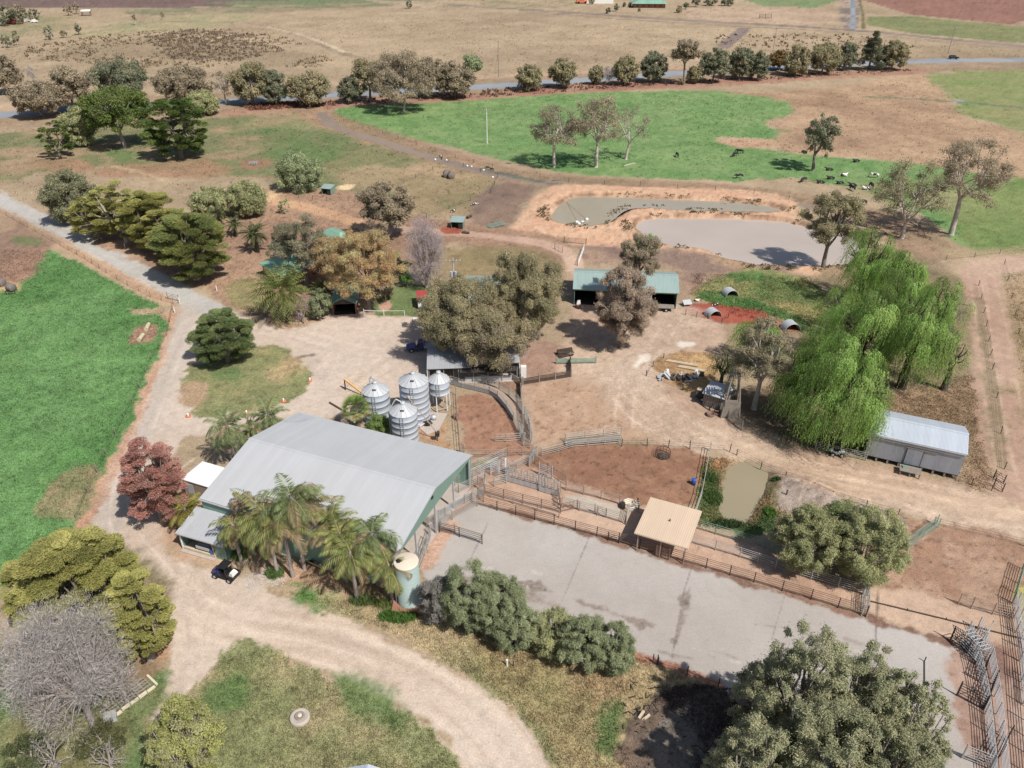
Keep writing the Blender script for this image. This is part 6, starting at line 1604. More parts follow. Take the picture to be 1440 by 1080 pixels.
bag = MB(); bag.add([(-1.45,-.45,.78),(-.8,-.5,.78),(-.75,.4,.78),(-1.4,.5,.78),(-1.35,-.35,1.12),(-.9,-.4,1.2),(-.85,.3,1.1),(-1.3,.4,1.18)], [(3,2,1,0),(4,5,6,7),(0,1,5,4),(1,2,6,5),(2,3,7,6),(3,0,4,7)])
p = k.matrix_basis; o = bag.build('feed_bag', M['white'], None); o.matrix_basis = p; tag(o, 'white crumpled bag lying in the buggy tray', 'bag')
def ute(px, py, rz, label, mat, tray=True, L=5.0, name='farm_ute', cat='ute'):
    k = thing(name, label, cat, P(px, py), rz)
    for x in (L*.31, -L*.28):
        for y in (-.78, .78): wheel(k, x, y, .36, .24)
    m = MB(); m.add([(L*.18,-.88,.5),(L*.5,-.82,.5),(L*.5,.82,.5),(L*.18,.88,.5),(L*.18,-.85,1.08),(L*.48,-.76,.95),(L*.48,.76,.95),(L*.18,.85,1.08)], [(3,2,1,0),(4,5,6,7),(0,1,5,4),(1,2,6,5),(2,3,7,6),(3,0,4,7)])
    b = m.build('bonnet', M[mat], k)
    for y in (-.6, .6): MB().box(L*.485,L*.505,y-.14,y+.14,.68,.84).build('headlight', M['white'], b)
    m = MB(); x0, x1 = (-L*.1 if tray else -L*.5), L*.18
    m.box(x0, x1, -.88, .88, .5, 1.08); m.build('body', M[mat], k)
    m = MB(); m.add([(x0,-.86,1.08),(x1,-.86,1.08),(x1,.86,1.08),(x0,.86,1.08),(x0+.15,-.7,1.68),(x1-.45,-.7,1.68),(x1-.45,.7,1.68),(x0+.15,.7,1.68)], [(0,1,5,4),(1,2,6,5),(2,3,7,6),(3,0,4,7)]); m.build('windows', M['glass'], k)
    MB().box(x0+.12, x1-.42, -.72, .72, 1.68, 1.74).build('roof', M[mat], k)
    if tray:
        m = MB(); m.box(-L*.5,-L*.12,-.92,.92,.8,.88); m.box(-L*.5,-L*.12,-.92,-.88,.88,1.15); m.box(-L*.5,-L*.12,.88,.92,.88,1.15); m.box(-L*.5,-L*.5+.04,-.88,.88,.88,1.15); m.build('tray', M['galv_plain'], k)
        MB().bar((-L*.13,-.8,1.6),(-L*.13,.8,1.6),.06).bar((-L*.13,-.8,.88),(-L*.13,-.8,1.6),.06).bar((-L*.13,.8,.88),(-L*.13,.8,1.6),.06).build('headboard', M['steel_dark'], k)
    return k
ute(592, 492, R(185), 'white and blue farm ute in gum shade beside the dairy', 'blue', True)
ute(624, 478, R(80), 'grey vehicle parked under the central gums', 'galv_plain', False, 4.6, 'parked_car', 'car')
ute(1341, 83, R(-3), 'dark car driving on the highway at the right', 'black', False, 4.6, 'road_car', 'car')
# red roofed float beside the lawn
t = thing('horse_float', 'small red roofed float with white sides beside the lawn', 'trailer', P(594, 428), R(100))
MB().box(-2.2, 1.6, -.9, .9, .5, 1.9).build('body', M['white'], t)
MB().slab([(-2.3,-1,2.1),(1.7,-1,2.1),(1.7,1,2.1),(-2.3,1,2.1)], .14).build('roof', M['red'], t)
m = MB(); m.bar((1.6,0,.5),(2.8,0,.45),.1); m.build('drawbar', M['steel_dark'], t)
for y in (-.95,.95): wheel(t, -.4, y, .34, .2)
tag(MB().box(-.4,.4,-.3,.3,0,.5).box(-.3,.3,-.2,.2,.5,.56).build('white_box', M['white'], None, P(584, 451)), 'small white box at the gravel edge by the gums', 'box')
# dog kennel-like bits near the dairy garden
k = thing('garden_timber', 'stack of old timber beside the central gums', 'timber stack', P(795, 500), .2)
m = MB(); g_ = random.Random(3)
for i in range(16): a = g_.uniform(-1, 1); m.bar((-1.3, a*1.0, .1+.06*i), (1.3, a*.6+g_.uniform(-.5, .5), .15+.06*i), .16, .1)
m.build('boards', M['timber_dark'], k)

# ------------------------------------------------------------------ fences, gates and rails
def fence(px, label, h=1.5, rails=(.35,.65,.95,1.25,1.5), sp=2.6, mat='rail_grey', pmat=None, rr=.032, pr=.055, name='rail_fence', cat='fence', group=None, world=None, panel=False):
    W = [P(*q) for q in px] if world is None else [Vector(q) for q in world]
    o = W[0].copy(); k = thing(name, label, cat, o, 0, group)
    m = MB(); spots = []
    for i in range(len(W)-1):
        a, b = W[i]-o, W[i+1]-o; n = max(1, round((b-a).length/sp))
        for j in range(n+(i == len(W)-2)): spots.append(a.lerp(b, j/n))
        for z in rails: m.tube(a+Vector((0,0,z)), b+Vector((0,0,z)), rr, n=5)
    m.build('rails' if rr > .015 else 'wires', M[mat], k)
    pm = MB().tube((0,0,-.2), (0,0,h+.05), pr, n=6).mesh('post')
    rd = random.Random(int(o.x*10+o.y))
    for s in spots[:100]:
        p = link('post', pm, M[pmat or mat], k, s)
        if name == 'wire_fence': p.rotation_euler = (rd.uniform(-.06,.06), rd.uniform(-.06,.06), 0); p.scale = (1, 1, rd.uniform(.85, 1.08))
    return k
def gate(a, b, label, h=1.25, mat='rail_grey', n=5, name='farm_gate', rr=.028, cross=True, z0=.2):
    A, B = P(*a), P(*b); L = (B-A).length; k = thing(name, label, 'gate', A, math.atan2(B.y-A.y, B.x-A.x))
    m = MB(); zs = [z0+(h-z0)*i/(n-1) for i in range(n)]
    for z in zs: m.tube((0.06,0,z), (L-.06,0,z), rr, n=5)
    for x in ([.06, L/2, L-.06] if L > 2 else [.06, L-.06]): m.tube((x,0,z0), (x,0,h), rr, n=5)
    m.build('gate_frame', M[mat], k)
    if cross:
        m = MB(); m.tube((.06,0,z0),(L/2,0,h),rr*.8,n=5); m.tube((L-.06,0,z0),(L/2,0,h),rr*.8,n=5); m.build('brace', M[mat], k)
    for x in (0, L): MB().tube((x,0,-.2), (x,0,h+.25), .06, n=7).build('gate_post', M[mat], k)
    return k
# yard rails
fence([(671,710),(699,718),(779,738),(870,763),(960,790),(1060,819),(1140,843),(1217,867)], 'rusty five rail fence along the top edge of the concrete yard', 1.5, mat='rail_rust', pmat='steel_dark')
fence([(790,712),(840,725),(879,737)], 'rusty rail fence between lane and pale slab left of the shelter', 1.5, mat='rail_pink')
fence([(682,694),(735,708),(788,722),(812,716)], 'low rusty rail fence dividing the working lanes', 1.4, mat='rail_rust')
fence([(796,690),(845,702),(898,718)], 'pinkish rail fence between brown yard and pale slab', 1.5, mat='rail_pink')
fence([(972,742),(1040,762),(1110,782),(1160,797),(1217,815),(1218,834)], 'grey green five rail fence between the lane and the pepper trees', 1.6, mat='rail_green')
fence([(972,764),(1040,784),(1090,800),(1140,815),(1217,838)], 'second grey rail fence in the lane right of the shelter', 1.5, mat='rail_grey')
gate((1219,838),(1218,868),'grey pipe gate closing the end of the cattle lane', 1.6, 'rail_grey', 6)
gate((1213,836),(1211,866),'second pipe gate folded beside the lane end gate', 1.5, 'rail_grey', 5)
fence([(618,748),(646,755),(678,765)], 'short grey fence jutting into the concrete yard', 1.4, mat='steel_dark', pmat='steel_dark', sp=2.2)
gate((620,744),(640,750),'small mesh gate on the jutting yard fence', 1.3, 'rail_grey', 6)
fence([(604,752),(636,731),(671,712)], 'lower grey rail fence running up to the cattle crush', 1.5, mat='rail_grey', pmat='timber')
fence([(600,742),(634,720),(672,698),(680,706)], 'upper grey rail fence of the loading lane by the main shed', 1.5, mat='rail_grey', pmat='timber')
fence([(606,755),(598,782),(588,808)], 'pale rail fence beside the shed end and green tank', 1.5, rails=(.3,.7,1.1,1.5), mat='rail_grey', sp=2)
fence([(600,762),(590,790)], 'second pale rail fence behind the tank', 1.5, rails=(.5,1.0,1.5), mat='rail_grey', sp=2)
fence([(640,684),(665,672),(690,660),(712,650)], 'grey rail fence from the shed end to the pink wall', 1.5, mat='rail_grey')
fence([(645,694),(672,682),(682,676)], 'grey rail fence of the inner holding pen', 1.5, mat='rail_grey', pmat='timber')
fence([(722,662),(745,652),(752,642)], 'rail fence right of the pink wall', 1.5, mat='rail_grey', pmat='timber')
fence([(650,644),(684,644),(712,644)], 'weathered pink rail fence below the small brown yard', 1.4, rails=(.4,.75,1.1,1.4), mat='rail_pink')
fence([(714,642),(734,641),(754,640)], 'second weathered pink rail fence right of the white post', 1.5, rails=(.4,.75,1.1,1.5), mat='rail_pink')
gate((744,656),(756,640),'grey mesh gate at the corner of the brown yard', 1.4, 'rail_grey', 7, cross=False)
m_ = MB(); a = P(711,666); k = thing('pink_wall', 'pale pink rendered wall panel with a white post in the yards', 'wall', a, .1)
MB().box(0,1.5,-.06,.06,0,1.5).build('panel', M['rail_pink'], k); MB().bar((0,-.1,0),(0,-.1,2.6),.16).build('post', M['white'], k)
tag(MB().bar((0,0,0),(0,0,2.6),.18).build('tall_post', M['rail_pink'], None, P(681,693)), 'tall pale post standing in the yard lanes', 'post')
# curved race, two lines
arc_o = [(634,541),(650,546),(668,550),(688,555),(700,562),(712,576),(722,592),(730,608),(735,622)]
arc_i = [(638,532),(660,536),(684,541),(702,547),(716,556),(728,568),(738,584),(744,602),(748,620)]
fence(arc_o, 'inner side of the curved grey cattle race', 1.6, rails=(.3,.55,.8,1.05,1.3,1.6), mat='rail_grey', sp=2.2, group='curved cattle race fences')
fence(arc_i, 'outer side of the curved grey cattle race', 1.6, rails=(.3,.55,.8,1.05,1.3,1.6), mat='rail_grey', sp=2.2, group='curved cattle race fences')
m = MB()
for i in range(len(arc_o)-3):
    a, b = P(*arc_o[i]), P(*arc_o[i+1]); m.bar(a+Vector((0,.08,.45)), b+Vector((0,.08,.45)), .05, .8)
tag(m.build('race_side_panels', M['galv_plain']), 'solid grey sheet panels low on the curved race', 'panel')
fence([(732,552),(734,580),(736,612),(737,628)], 'straight grey rail fence crossing the curved race', 1.7, mat='rail_grey', sp=3)
fence([(697,622),(712,622),(738,620)], 'short free grey rail panel in the small brown yard', 1.4, rails=(.3,.65,1.0,1.4), mat='rail_grey', sp=2)
fence([(744,598),(746,632)], 'dark post fence at the end of the curved race', 1.6, mat='rail_grey', sp=1.6)
fence([(648,645),(645,610),(642,575),(641,556)], 'tall thin rail fence down the left of the small brown yard', 1.7, rails=(.2,.9,1.7), mat='rail_pink', sp=4)
# low boarded walls by the dairy
def low_wall(a, b, h, label, mat='timber_dark', name='boarded_fence'):
    A, B = P(*a), P(*b); L = (B-A).length; k = thing(name, label, 'fence', A, math.atan2(B.y-A.y, B.x-A.x))
    m = MB(); n = int(h/.2)
    for i in range(n): m.box(.05, L-.05, -.025, .025, .05+i*h/n, i*h/n+h/n*.8)
    m.build('boards', M[mat], k)
    nn = max(1, int(L/2.4))
    for i in range(nn+1): MB().box(L*i/nn-.09, L*i/nn+.09, -.12, .06, 0, h+.25).build('post', M['timber'], k)
low_wall((735,541),(803,530),1.2,'low boarded fence curving below the dairy garden')
low_wall((733,543),(733,562),1.5,'dark boarded fence joining the straight race rail')
low_wall((716,532),(733,543),1.2,'short boarded fence from the dairy corner')
low_wall((802,508),(803,530),1.4,'boarded fence at the right end of the dairy garden')
gate((782,512),(838,511),'stack of grey pipe gates lying by the dairy garden', 1.0, 'rail_green', 8, 'stacked_gates', .04)
# feed racks
fence([(795,622),(822,619),(848,616),(873,613)], 'upper side of the long grey hay feeder', 1.5, rails=(.3,.6,.9,1.2,1.5), mat='rail_grey', sp=3.4)
fence([(762,642),(785,636),(804,630),(873,624)], 'lower side of the long grey hay feeder', 1.3, rails=(.3,.6,.9,1.3), mat='rail_grey', pmat='rail_grey', sp=2.6)
k = thing('hay_feed_trough', 'long feed trough between the two feeder rails', 'trough', P(834,622), math.atan2((P(873,618)-P(798,625)).y, (P(873,618)-P(798,625)).x))
MB().box(-4,4,-.35,.35,.15,.3).box(-4,4,-.4,-.35,.15,.6).box(-4,4,.35,.4,.15,.6).build('trough', M['timber'], k)
# wire fences
WF = dict(name='wire_fence', rails=(.35,.7,1.05), rr=.012, pr=.06, mat='steel_dark')
fence([(874,628),(910,628),(970,631),(998,634),(1026,636)], 'thin dark wire fence along the top of the brown yard', 1.4, sp=3.4, pmat='timber_dark', **WF)
fence([(998,634),(992,668),(986,700),(976,730)], 'silver top rail fence between brown yard and pond', 1.6, rails=(.5,1.0,1.6), mat='rail_grey', sp=4, rr=.04)
fence([(1036,640),(1070,658),(1104,672),(1144,688),(1170,700),(1218,714),(1262,726)], 'sagging wire fence between lane and pond bank', 1.1, sp=5, pmat='timber_dark', **WF)
fence([(1313,738),(1440,768),(1500,782)], 'wire fence along the top of the south east yard', 1.2, sp=7, pmat='timber_dark', **WF)
fence([(1222,846),(1330,872),(1440,900)], 'dark kerb rail under the south east yard', .3, rails=(.15,), mat='timber_dark', rr=.06, sp=4)
fence([(-60,265),(0,298),(50,326),(86,346),(120,365),(150,384),(180,402),(212,418),(244,428)], 'leaning wire fence on the crop side of the driveway', 1.2, sp=4.2, pmat='timber', **WF)
fence([(243,436),(235,472),(226,487),(214,505),(197,545),(175,587),(150,640),(124,692),(108,730)], 'wire fence following the crop edge down the gravel road', 1.2, sp=4.6, pmat='timber', **WF)
gate((236,420),(252,424),'timber gate at the crop corner beside the driveway', 1.2, 'timber', 4)
fence([(452,148),(480,165),(560,196),(640,222),(720,244),(800,256),(900,262),(1060,272),(1160,292)], 'long wire fence between pasture and the lane above the dams', 1.2, sp=9, pmat='timber_dark', **WF)
fence([(0,176),(170,166),(330,158),(480,148),(640,139),(760,132),(900,124),(1000,118),(1130,110),(1290,100),(1440,97)], 'roadside wire fence on the near side of the highway', 1.3, sp=16, pmat='timber_dark', **WF)
fence([(380,268),(420,278),(460,283),(520,282),(560,274)], 'wire fence around the far calf shelter', 1.1, sp=5, pmat='timber_dark', **WF)
fence([(560,262),(630,228),(700,250),(690,272),(600,306)], 'wire fence around the calf paddock with hay bales', 1.1, sp=8, pmat='timber_dark', **WF)
fence([(1376,402),(1383,440),(1390,480),(1395,520),(1401,560),(1407,610),(1412,660)], 'wire fence on the left edge of the right hand track', 1.2, sp=7, pmat='timber_dark', **WF)
fence([(1412,372),(1422,420),(1432,470),(1444,520)], 'wire fence on the right edge of the right hand track', 1.2, sp=9, pmat='timber_dark', **WF)
fence([(1330,366),(1370,362),(1440,352),(1500,346)], 'wire fence along the top track at the far right', 1.2, sp=9, pmat='timber_dark', **WF)
fence([(1345,672),(1366,682),(1394,690)], 'low wire fence right of the iron shed', 1.0, sp=3, pmat='timber_dark', **WF)
gate((1397,672),(1411,680),'small timber gate at the corner by the right track', 1.2, 'timber_dark', 4)
gate((1397,683),(1409,692),'second small timber gate at the same track corner', 1.2, 'timber_dark', 4)
fence([(964,443),(995,448),(1015,455),(1032,440),(1060,438)], 'wire fence round the red floored pen', 1.1, sp=2.6, pmat='timber_dark', **WF)
fence([(1034,428),(1070,438),(1110,452),(1140,462)], 'wire fence between green strip and twiggy gum', 1.1, sp=3.4, pmat='timber_dark', **WF)
fence([(909,529),(930,536),(960,548),(985,560),(1010,578)], 'thin fence at the foot of the dry grass heap', 1.0, sp=3, pmat='timber_dark', **WF)
fence([(909,529),(918,516),(933,504)], 'little wire fence up the left of the dry grass heap', 1.0, sp=3, pmat='timber_dark', **WF)
fence([(1300,930),(1300,990),(1306,1080)], 'thin dark pipe post line on the right of the concrete yard', .6, rails=(.1,), mat='steel_dark', rr=.04, sp=6)
fence([(918,932),(925,936),(966,949),(1010,966)], 'low post fence at the bottom edge of the concrete yard', 1.2, rails=(.5,), mat='steel_dark', pmat='steel_dark', sp=2.2, rr=.02)
# gates
gate((793,341),(824,344),'dark two bay gate at the top of the machinery lane', 1.3, 'steel_dark', 6, cross=False)
gate((780,350),(791,356),'small pale gate left of the machinery lane', 1.3, 'timber', 3, cross=False)
gate((821,352),(813,374),'white sided gate standing behind the machinery shed', 1.3, 'white', 6)
gate((1011,577),(1043,605),'long grey pipe gate beside the timber tower', 1.4, 'rail_grey', 6)
gate((1146,632),(1180,640),'grey pipe gate left of the iron shed under willows', 1.3, 'rail_grey', 5)
gate((1181,640),(1217,648),'grey pipe gate meeting the iron shed corner', 1.3, 'rail_grey', 5)
gate((1270,770),(1316,738),'blue green pipe gate beside the right pepper tree', 1.4, 'rail_green', 6, cross=False)
gate((1275,775),(1319,742),'second blue green pipe gate leaning on the first', 1.2, 'rail_green', 5, cross=False)
gate((512,443),(540,444),'white two rail gate in front of the garden lawn', 1.0, 'white', 2, cross=False, z0=.9)
fence([(540,444),(569,444)], 'white single rail fence along the garden lawn', 1.0, rails=(1.0,), mat='white', sp=2.8, rr=.04)
# the race complex at the right edge
RG = dict(mat='galv_plain', h=1.8, rails=(.3,.6,.9,1.2,1.5,1.8), sp=2.2)
fence([(1437,800),(1431,820),(1423,848)], 'blue grey rail fence at the top of the right edge yards', **{**RG, 'mat': 'rail_green'})
fence([(1423,850),(1428,890),(1433,930),(1438,990),(1444,1060),(1450,1120)], 'tall grey rail fence running down the right edge', **RG)
fence([(1429,850),(1437,892),(1444,935),(1452,1000)], 'outer grey rail fence at the very right edge', **RG)
fence([(1347,850),(1365,856),(1395,864),(1420,870)], 'grey rail fence across the top of the loading race', 1.7, rails=(.3,.65,1.0,1.35,1.7), mat='rail_pink', sp=2.6)
fence([(1360,890),(1372,935),(1382,980),(1388,1030),(1394,1100)], 'left rail side of the loading race', **RG)
fence([(1374,884),(1390,930),(1398,980),(1404,1030),(1410,1100)], 'right rail side of the loading race', **RG)
for i, (a, b, lb) in enumerate([((1336,900),(1360,918),'steel gate swung open at the head of the loading race'),((1374,918),(1389,892),'bright steel gate on the right of the race head'),
        ((1345,978),(1382,998),'sliding gate frame half way down the loading race'),((1383,998),(1396,962),'raised steel gate right of the half way frame'),
        ((1352,1066),(1392,1082),'stacked steel gates at the foot of the loading race'),((1396,1080),(1416,1040),'last steel gate at the foot of the loading race'),
        ((1378,960),(1384,940),'short steel gate inside the loading race')]):
    gate(a, b, lb, 1.8, 'rail_grey' if i in (1, 4) else 'steel_dark', 6, 'race_gate', .035)
k = thing('race_crush', 'heavy steel crush with slatted sides at the race head', 'cattle crush', P(1366,918), R(-75))
m = MB(); [m.bar((x,-.5,.1),(x,-.5,2.0),.06) for x in (-1.2,-.6,0,.6,1.2)]; [m.bar((x,.5,.1),(x,.5,2.0),.06) for x in (-1.2,-.6,0,.6,1.2)]; m.build('frame', M['rail_grey'], k)
m = MB(); [m.bar((-1.2,y,z),(1.2,y,z),.05) for y in (-.5,.5) for z in (.3,.6,.9,1.2,1.6,2.0)]; m.build('side_rails', M['galv_plain'], k)
m = MB(); [m.bar((x,-.5,2.02),(x,.5,2.02),.06) for x in (-1.2,-.8,-.4,0,.4,.8,1.2)]; m.build('top_bars', M['galv_plain'], k)
MB().box(-1.2,1.2,-.48,.48,.02,.1).build('floor', M['steel_dark'], k)
# cattle crush by the brown yard
def crush(px, py, rz, label, L=2.6, w=.8, h=2.0):
    k = thing('cattle_crush', label, 'cattle crush', P(px, py), rz)
    m = MB()
    for x in (-L/2, -L/6, L/6, L/2):
        for y in (-w/2, w/2): m.bar((x,y,0),(x,y,h),.07)
        m.path([Vector((x,-w/2,h)), Vector((x,-w/4,h+.22)), Vector((x,w/4,h+.22)), Vector((x,w/2,h))], .035)
    m.build('frame', M['rail_grey'], k)
    m = MB(); [m.bar((-L/2,y,z),(L/2,y,z),.045) for y in (-w/2,w/2) for z in (.35,.7,1.05,1.4,1.75)]; m.build('side_rails', M['galv_plain'], k)
    MB().box(-L/2,L/2,-w/2-.02,-w/2+.01,.1,.8).build('kick_plate', M['galv_plain'], k)
    MB().box(-L/2,L/2,-w/2+.05,w/2-.05,.03,.1).build('floor', M['dark'], k)
    return k
rzc = math.atan2((P(780,686)-P(715,668)).y, (P(780,686)-P(715,668)).x)
crush(727, 678, rzc, 'grey cattle crush with sheet sides left of three in the yards')
crush(752, 685, rzc, 'white topped cattle crush in the middle of three', 2.4)
crush(773, 692, rzc, 'open barred cattle crush nearest the brown yard', 2.6)
fence([(700,672),(716,668),(712,680),(695,684)], 'small grey sorting pen left of the crushes', 1.5, mat='rail_grey', sp=1.6)
fence([(752,652),(770,664),(796,682)], 'rail fence behind the three crushes', 1.6, rails=(.4,.8,1.2,1.6), mat='rail_pink', sp=2.6)
fence([(784,696),(788,716)], 'pink rail gate closing the crush lane', 1.8, mat='rail_pink', sp=1.0)

# ------------------------------------------------------------------ poles
def pole(px, py, top, label, arms=1, mat='timber', kit=False, steel=False):
    b = P(px, py); h = height_of(b, top); k = thing('power_pole', label, 'power pole', b, .1, None)
    MB().tube((0,0,-.5), (0,0,h), .16, .11).build('pole', M[mat], k)
    for i in range(arms):
        MB().bar((-1.3,-.14,h-.5-1.0*i), (1.3,-.14,h-.5-1.0*i), .12, .14).build('cross_arm', M['timber'], k)
        for x in (-1.2,-.55,.55,1.2): MB().tube((x,-.14,h-.43-1.0*i), (x,-.14,h-.2-1.0*i), .05, .03, n=6).build('insulator', M['white'], k)
    if kit:
        MB().tube((-.35,-.35,h-3.2),(-.35,-.35,h-2.3),.26,n=12).build('transformer', M['galv_plain'], k); MB().tube((.35,-.35,h-3.2),(.35,-.35,h-2.3),.26,n=12).build('transformer', M['galv_plain'], k)
        MB().bar((-.8,-.16,h-3.3),(.8,-.16,h-3.3),.1).build('bracket', M['galv_plain'], k)
    return k, h
fence([(650,668),(672,658),(700,648),(712,642)], 'topmost grey rail fence running from the shed corner to the white post', 1.5, mat='rail_grey', sp=2.2)
fence([(655,676),(676,667),(700,656)], 'middle grey rail fence of the draft lane by the shed corner', 1.4, mat='galv_plain', sp=2.0)
fence([(664,706),(681,697),(684,678)], 'grey rail fence turning round the tall pale post', 1.5, mat='rail_grey', pmat='timber', sp=2)
fence([(690,700),(722,709),(756,719),(786,728)], 'low weathered rail fence just above the concrete yard top fence', 1.2, rails=(.4,.8,1.2), mat='rail_pink', sp=2.4)
fence([(612,738),(640,716),(664,702)], 'inside rail fence of the loading lane beside the shed', 1.5, mat='galv_plain', pmat='timber', sp=2.0)
fence([(700,664),(712,660),(722,664)], 'short bright rail fence at the mouth of the crushes', 1.5, mat='galv_plain', sp=1.4)
fence([(880,738),(884,722),(898,720)], 'grey rail fence closing the pale slab beside the round trough', 1.4, mat='rail_grey', sp=1.6)
gate((758,668),(776,674), 'bright steel gate standing over the middle crush', 1.9, 'galv_plain', 7, 'yard_gate')
gate((690,668),(702,664), 'small steel gate left of the sorting pen', 1.6, 'galv_plain', 6, 'yard_gate')
gate((836,722),(852,728), 'steel gate half way along the pale slab fence', 1.4, 'rail_grey', 5, 'yard_gate')
gate((922,782),(940,788), 'rusty gate under the front edge of the tan shelter', 1.5, 'rail_rust', 5, 'yard_gate')
gate((855,760),(870,764), 'small steel gate leaning on the concrete yard top fence', 1.1, 'steel_dark', 4, 'yard_gate')
pole(685,202,153,'pale power pole alone in the green pasture',1,'white')
pole(701,109,57,'tall pole on the far side of the highway near centre',1,'timber')
pole(1087,72,38,'pole behind the highway row left of the canal',1,'timber')
pole(1333,76,38,'pole at the right beside the dark car',1,'timber')
pole(641,462,363,'power pole with two small transformers among the central gums',1,'galv_plain',True)

# ------------------------------------------------------------------ animals
def skin_body(name, joints, mat, parent=None, sub=1):
    """joints: list of chains of (x,y,z,r); chains share points by position"""
    vs = []; es = []; rs = []; idx = {}
    for ch in joints:
        prev = None
        for x, y, z, r in ch:
            key = (round(x, 3), round(y, 3), round(z, 3))
            if key not in idx: idx[key] = len(vs); vs.append((x, y, z)); rs.append(r)
            i = idx[key]
            if prev is not None: es.append((prev, i))
            prev = i
    me = bpy.data.meshes.new(name); me.from_pydata(vs, es, []); me.update()
    o = bpy.data.objects.new(name, me); col.objects.link(o)
    sm = o.modifiers.new('skin', 'SKIN'); sv = me.skin_vertices[0].data
    for i, r in enumerate(rs): sv[i].radius = (r, r) if not isinstance(r, tuple) else r
    sv[0].use_root = True
    s2 = o.modifiers.new('sub', 'SUBSURF'); s2.levels = sub; s2.render_levels = sub
    dg = bpy.context.evaluated_depsgraph_get(); m2 = bpy.data.meshes.new_from_object(o.evaluated_get(dg))
    m2.name = name; bpy.data.objects.remove(o); m2.materials.clear()
    for p in m2.polygons: p.use_smooth = True
    return m2
def cow_mat(name, scale, thr, seed):
    m, n, l, b = newmat(name)
    tc = n.new('ShaderNodeTexCoord'); mp = n.new('ShaderNodeMapping'); mp.inputs['Location'].default_value = (seed, seed*2, 0); l.new(tc.outputs['Object'], mp.inputs[0])
    q = n.new('ShaderNodeTexNoise'); q.inputs['Scale'].default_value = scale; q.inputs['Detail'].default_value = 1.5; l.new(mp.outputs[0], q.inputs[0])
    mr = n.new('ShaderNodeMapRange'); mr.inputs[1].default_value = thr-.01; mr.inputs[2].default_value = thr+.01; l.new(q.outputs[0], mr.inputs[0])
    mx = n.new('ShaderNodeMix'); mx.data_type = 'RGBA'; l.new(mr.outputs[0], mx.inputs[0]); mx.inputs[6].default_value = (.018,.016,.016,1); mx.inputs[7].default_value = (.7,.66,.6,1)
    l.new(mx.outputs[2], b.inputs['Base Color']); b.inputs['Roughness'].default_value = .8
    return m
CM = [cow_mat('coat_black', 1.3, .70, 1), cow_mat('coat_patched', 1.4, .56, 5), cow_mat('coat_pale', 1.3, .44, 9)]
def cow_mesh(graze):
    nk = [(1.0,0,1.25,.22),(1.25,0,1.0,.16),(1.42,0,.6,.14),(1.55,0,.3,.13),(1.7,0,.12,.07)] if graze else [(1.0,0,1.25,.22),(1.3,0,1.45,.16),(1.5,0,1.58,.15),(1.72,0,1.5,.12),(1.88,0,1.42,.08)]
    sp = [(-.95,0,1.2,.24),(-.5,0,1.12,.36),(0,0,1.05,.38),(.5,0,1.1,.36),(1.0,0,1.25,.22)]
    legs = []
    for y in (-.2, .2):
        dx = .12 if y > 0 else -.08
        legs.append([(.5,0,1.1,.36),(.72,y,.85,.15),(.72+dx,y,.45,.075),(.7+dx,y,.06,.06)])
        legs.append([(-.95,0,1.2,.24),(-.85,y,.9,.17),(-.95-dx,y,.5,.08),(-.88-dx,y,.06,.06)])
    tail = [(-.95,0,1.2,.24),(-1.15,0,1.05,.04),(-1.2,0,.5,.035)]
    return skin_body('body', [sp]+legs+[nk, tail], None)
def add_ears(me_c, graze):
    h = (1.45,.55) if graze else (1.52,1.62)
    return h
CG, CS = cow_mesh(True), cow_mesh(False)
def lying():
    sp = [(-.85,0,.55,.3),(-.4,0,.55,.4),(.1,0,.52,.4),(.55,0,.55,.34),(.95,0,.8,.2)]
    lg = [[(.55,0,.55,.34),(.8,.3,.15,.1),(.45,.35,.08,.07)],[(.55,0,.55,.34),(.85,-.3,.15,.1),(1.1,-.3,.08,.06)],[(-.85,0,.55,.3),(-.6,.45,.16,.12),(-.1,.5,.08,.06)]]
    return skin_body('body', [sp]+lg+[[(.95,0,.8,.2),(1.2,0,1.0,.15),(1.45,0,.95,.12),(1.6,0,.88,.07)]], None)
CL = lying()
def cow(px, py, rz, pose, coat, label, s=1.0, name='dairy_cow', cat='cow', group='cows grazing and resting on the pasture'):
    k = thing(name, label, cat, P(px, py), rz, group); k.scale = (s, s, s)
    src = {'g': CG, 's': CS, 'l': CL}[pose]; me = src.copy(); me.materials.append(CM[coat])
    b = link('body', me, None, k)
    hx, hz = {'g': (1.45,.5), 's': (1.5,1.64), 'l': (1.2,1.06)}[pose]
    for y in (-1, 1):
        MB().add([(hx,y*.1,hz),(hx-.06,y*.28,hz+.02),(hx+.06,y*.26,hz-.05),(hx+.07,y*.1,hz-.03)], [(0,1,2,3),(3,2,1,0)]).build('ear', CM[0], b)
    return k
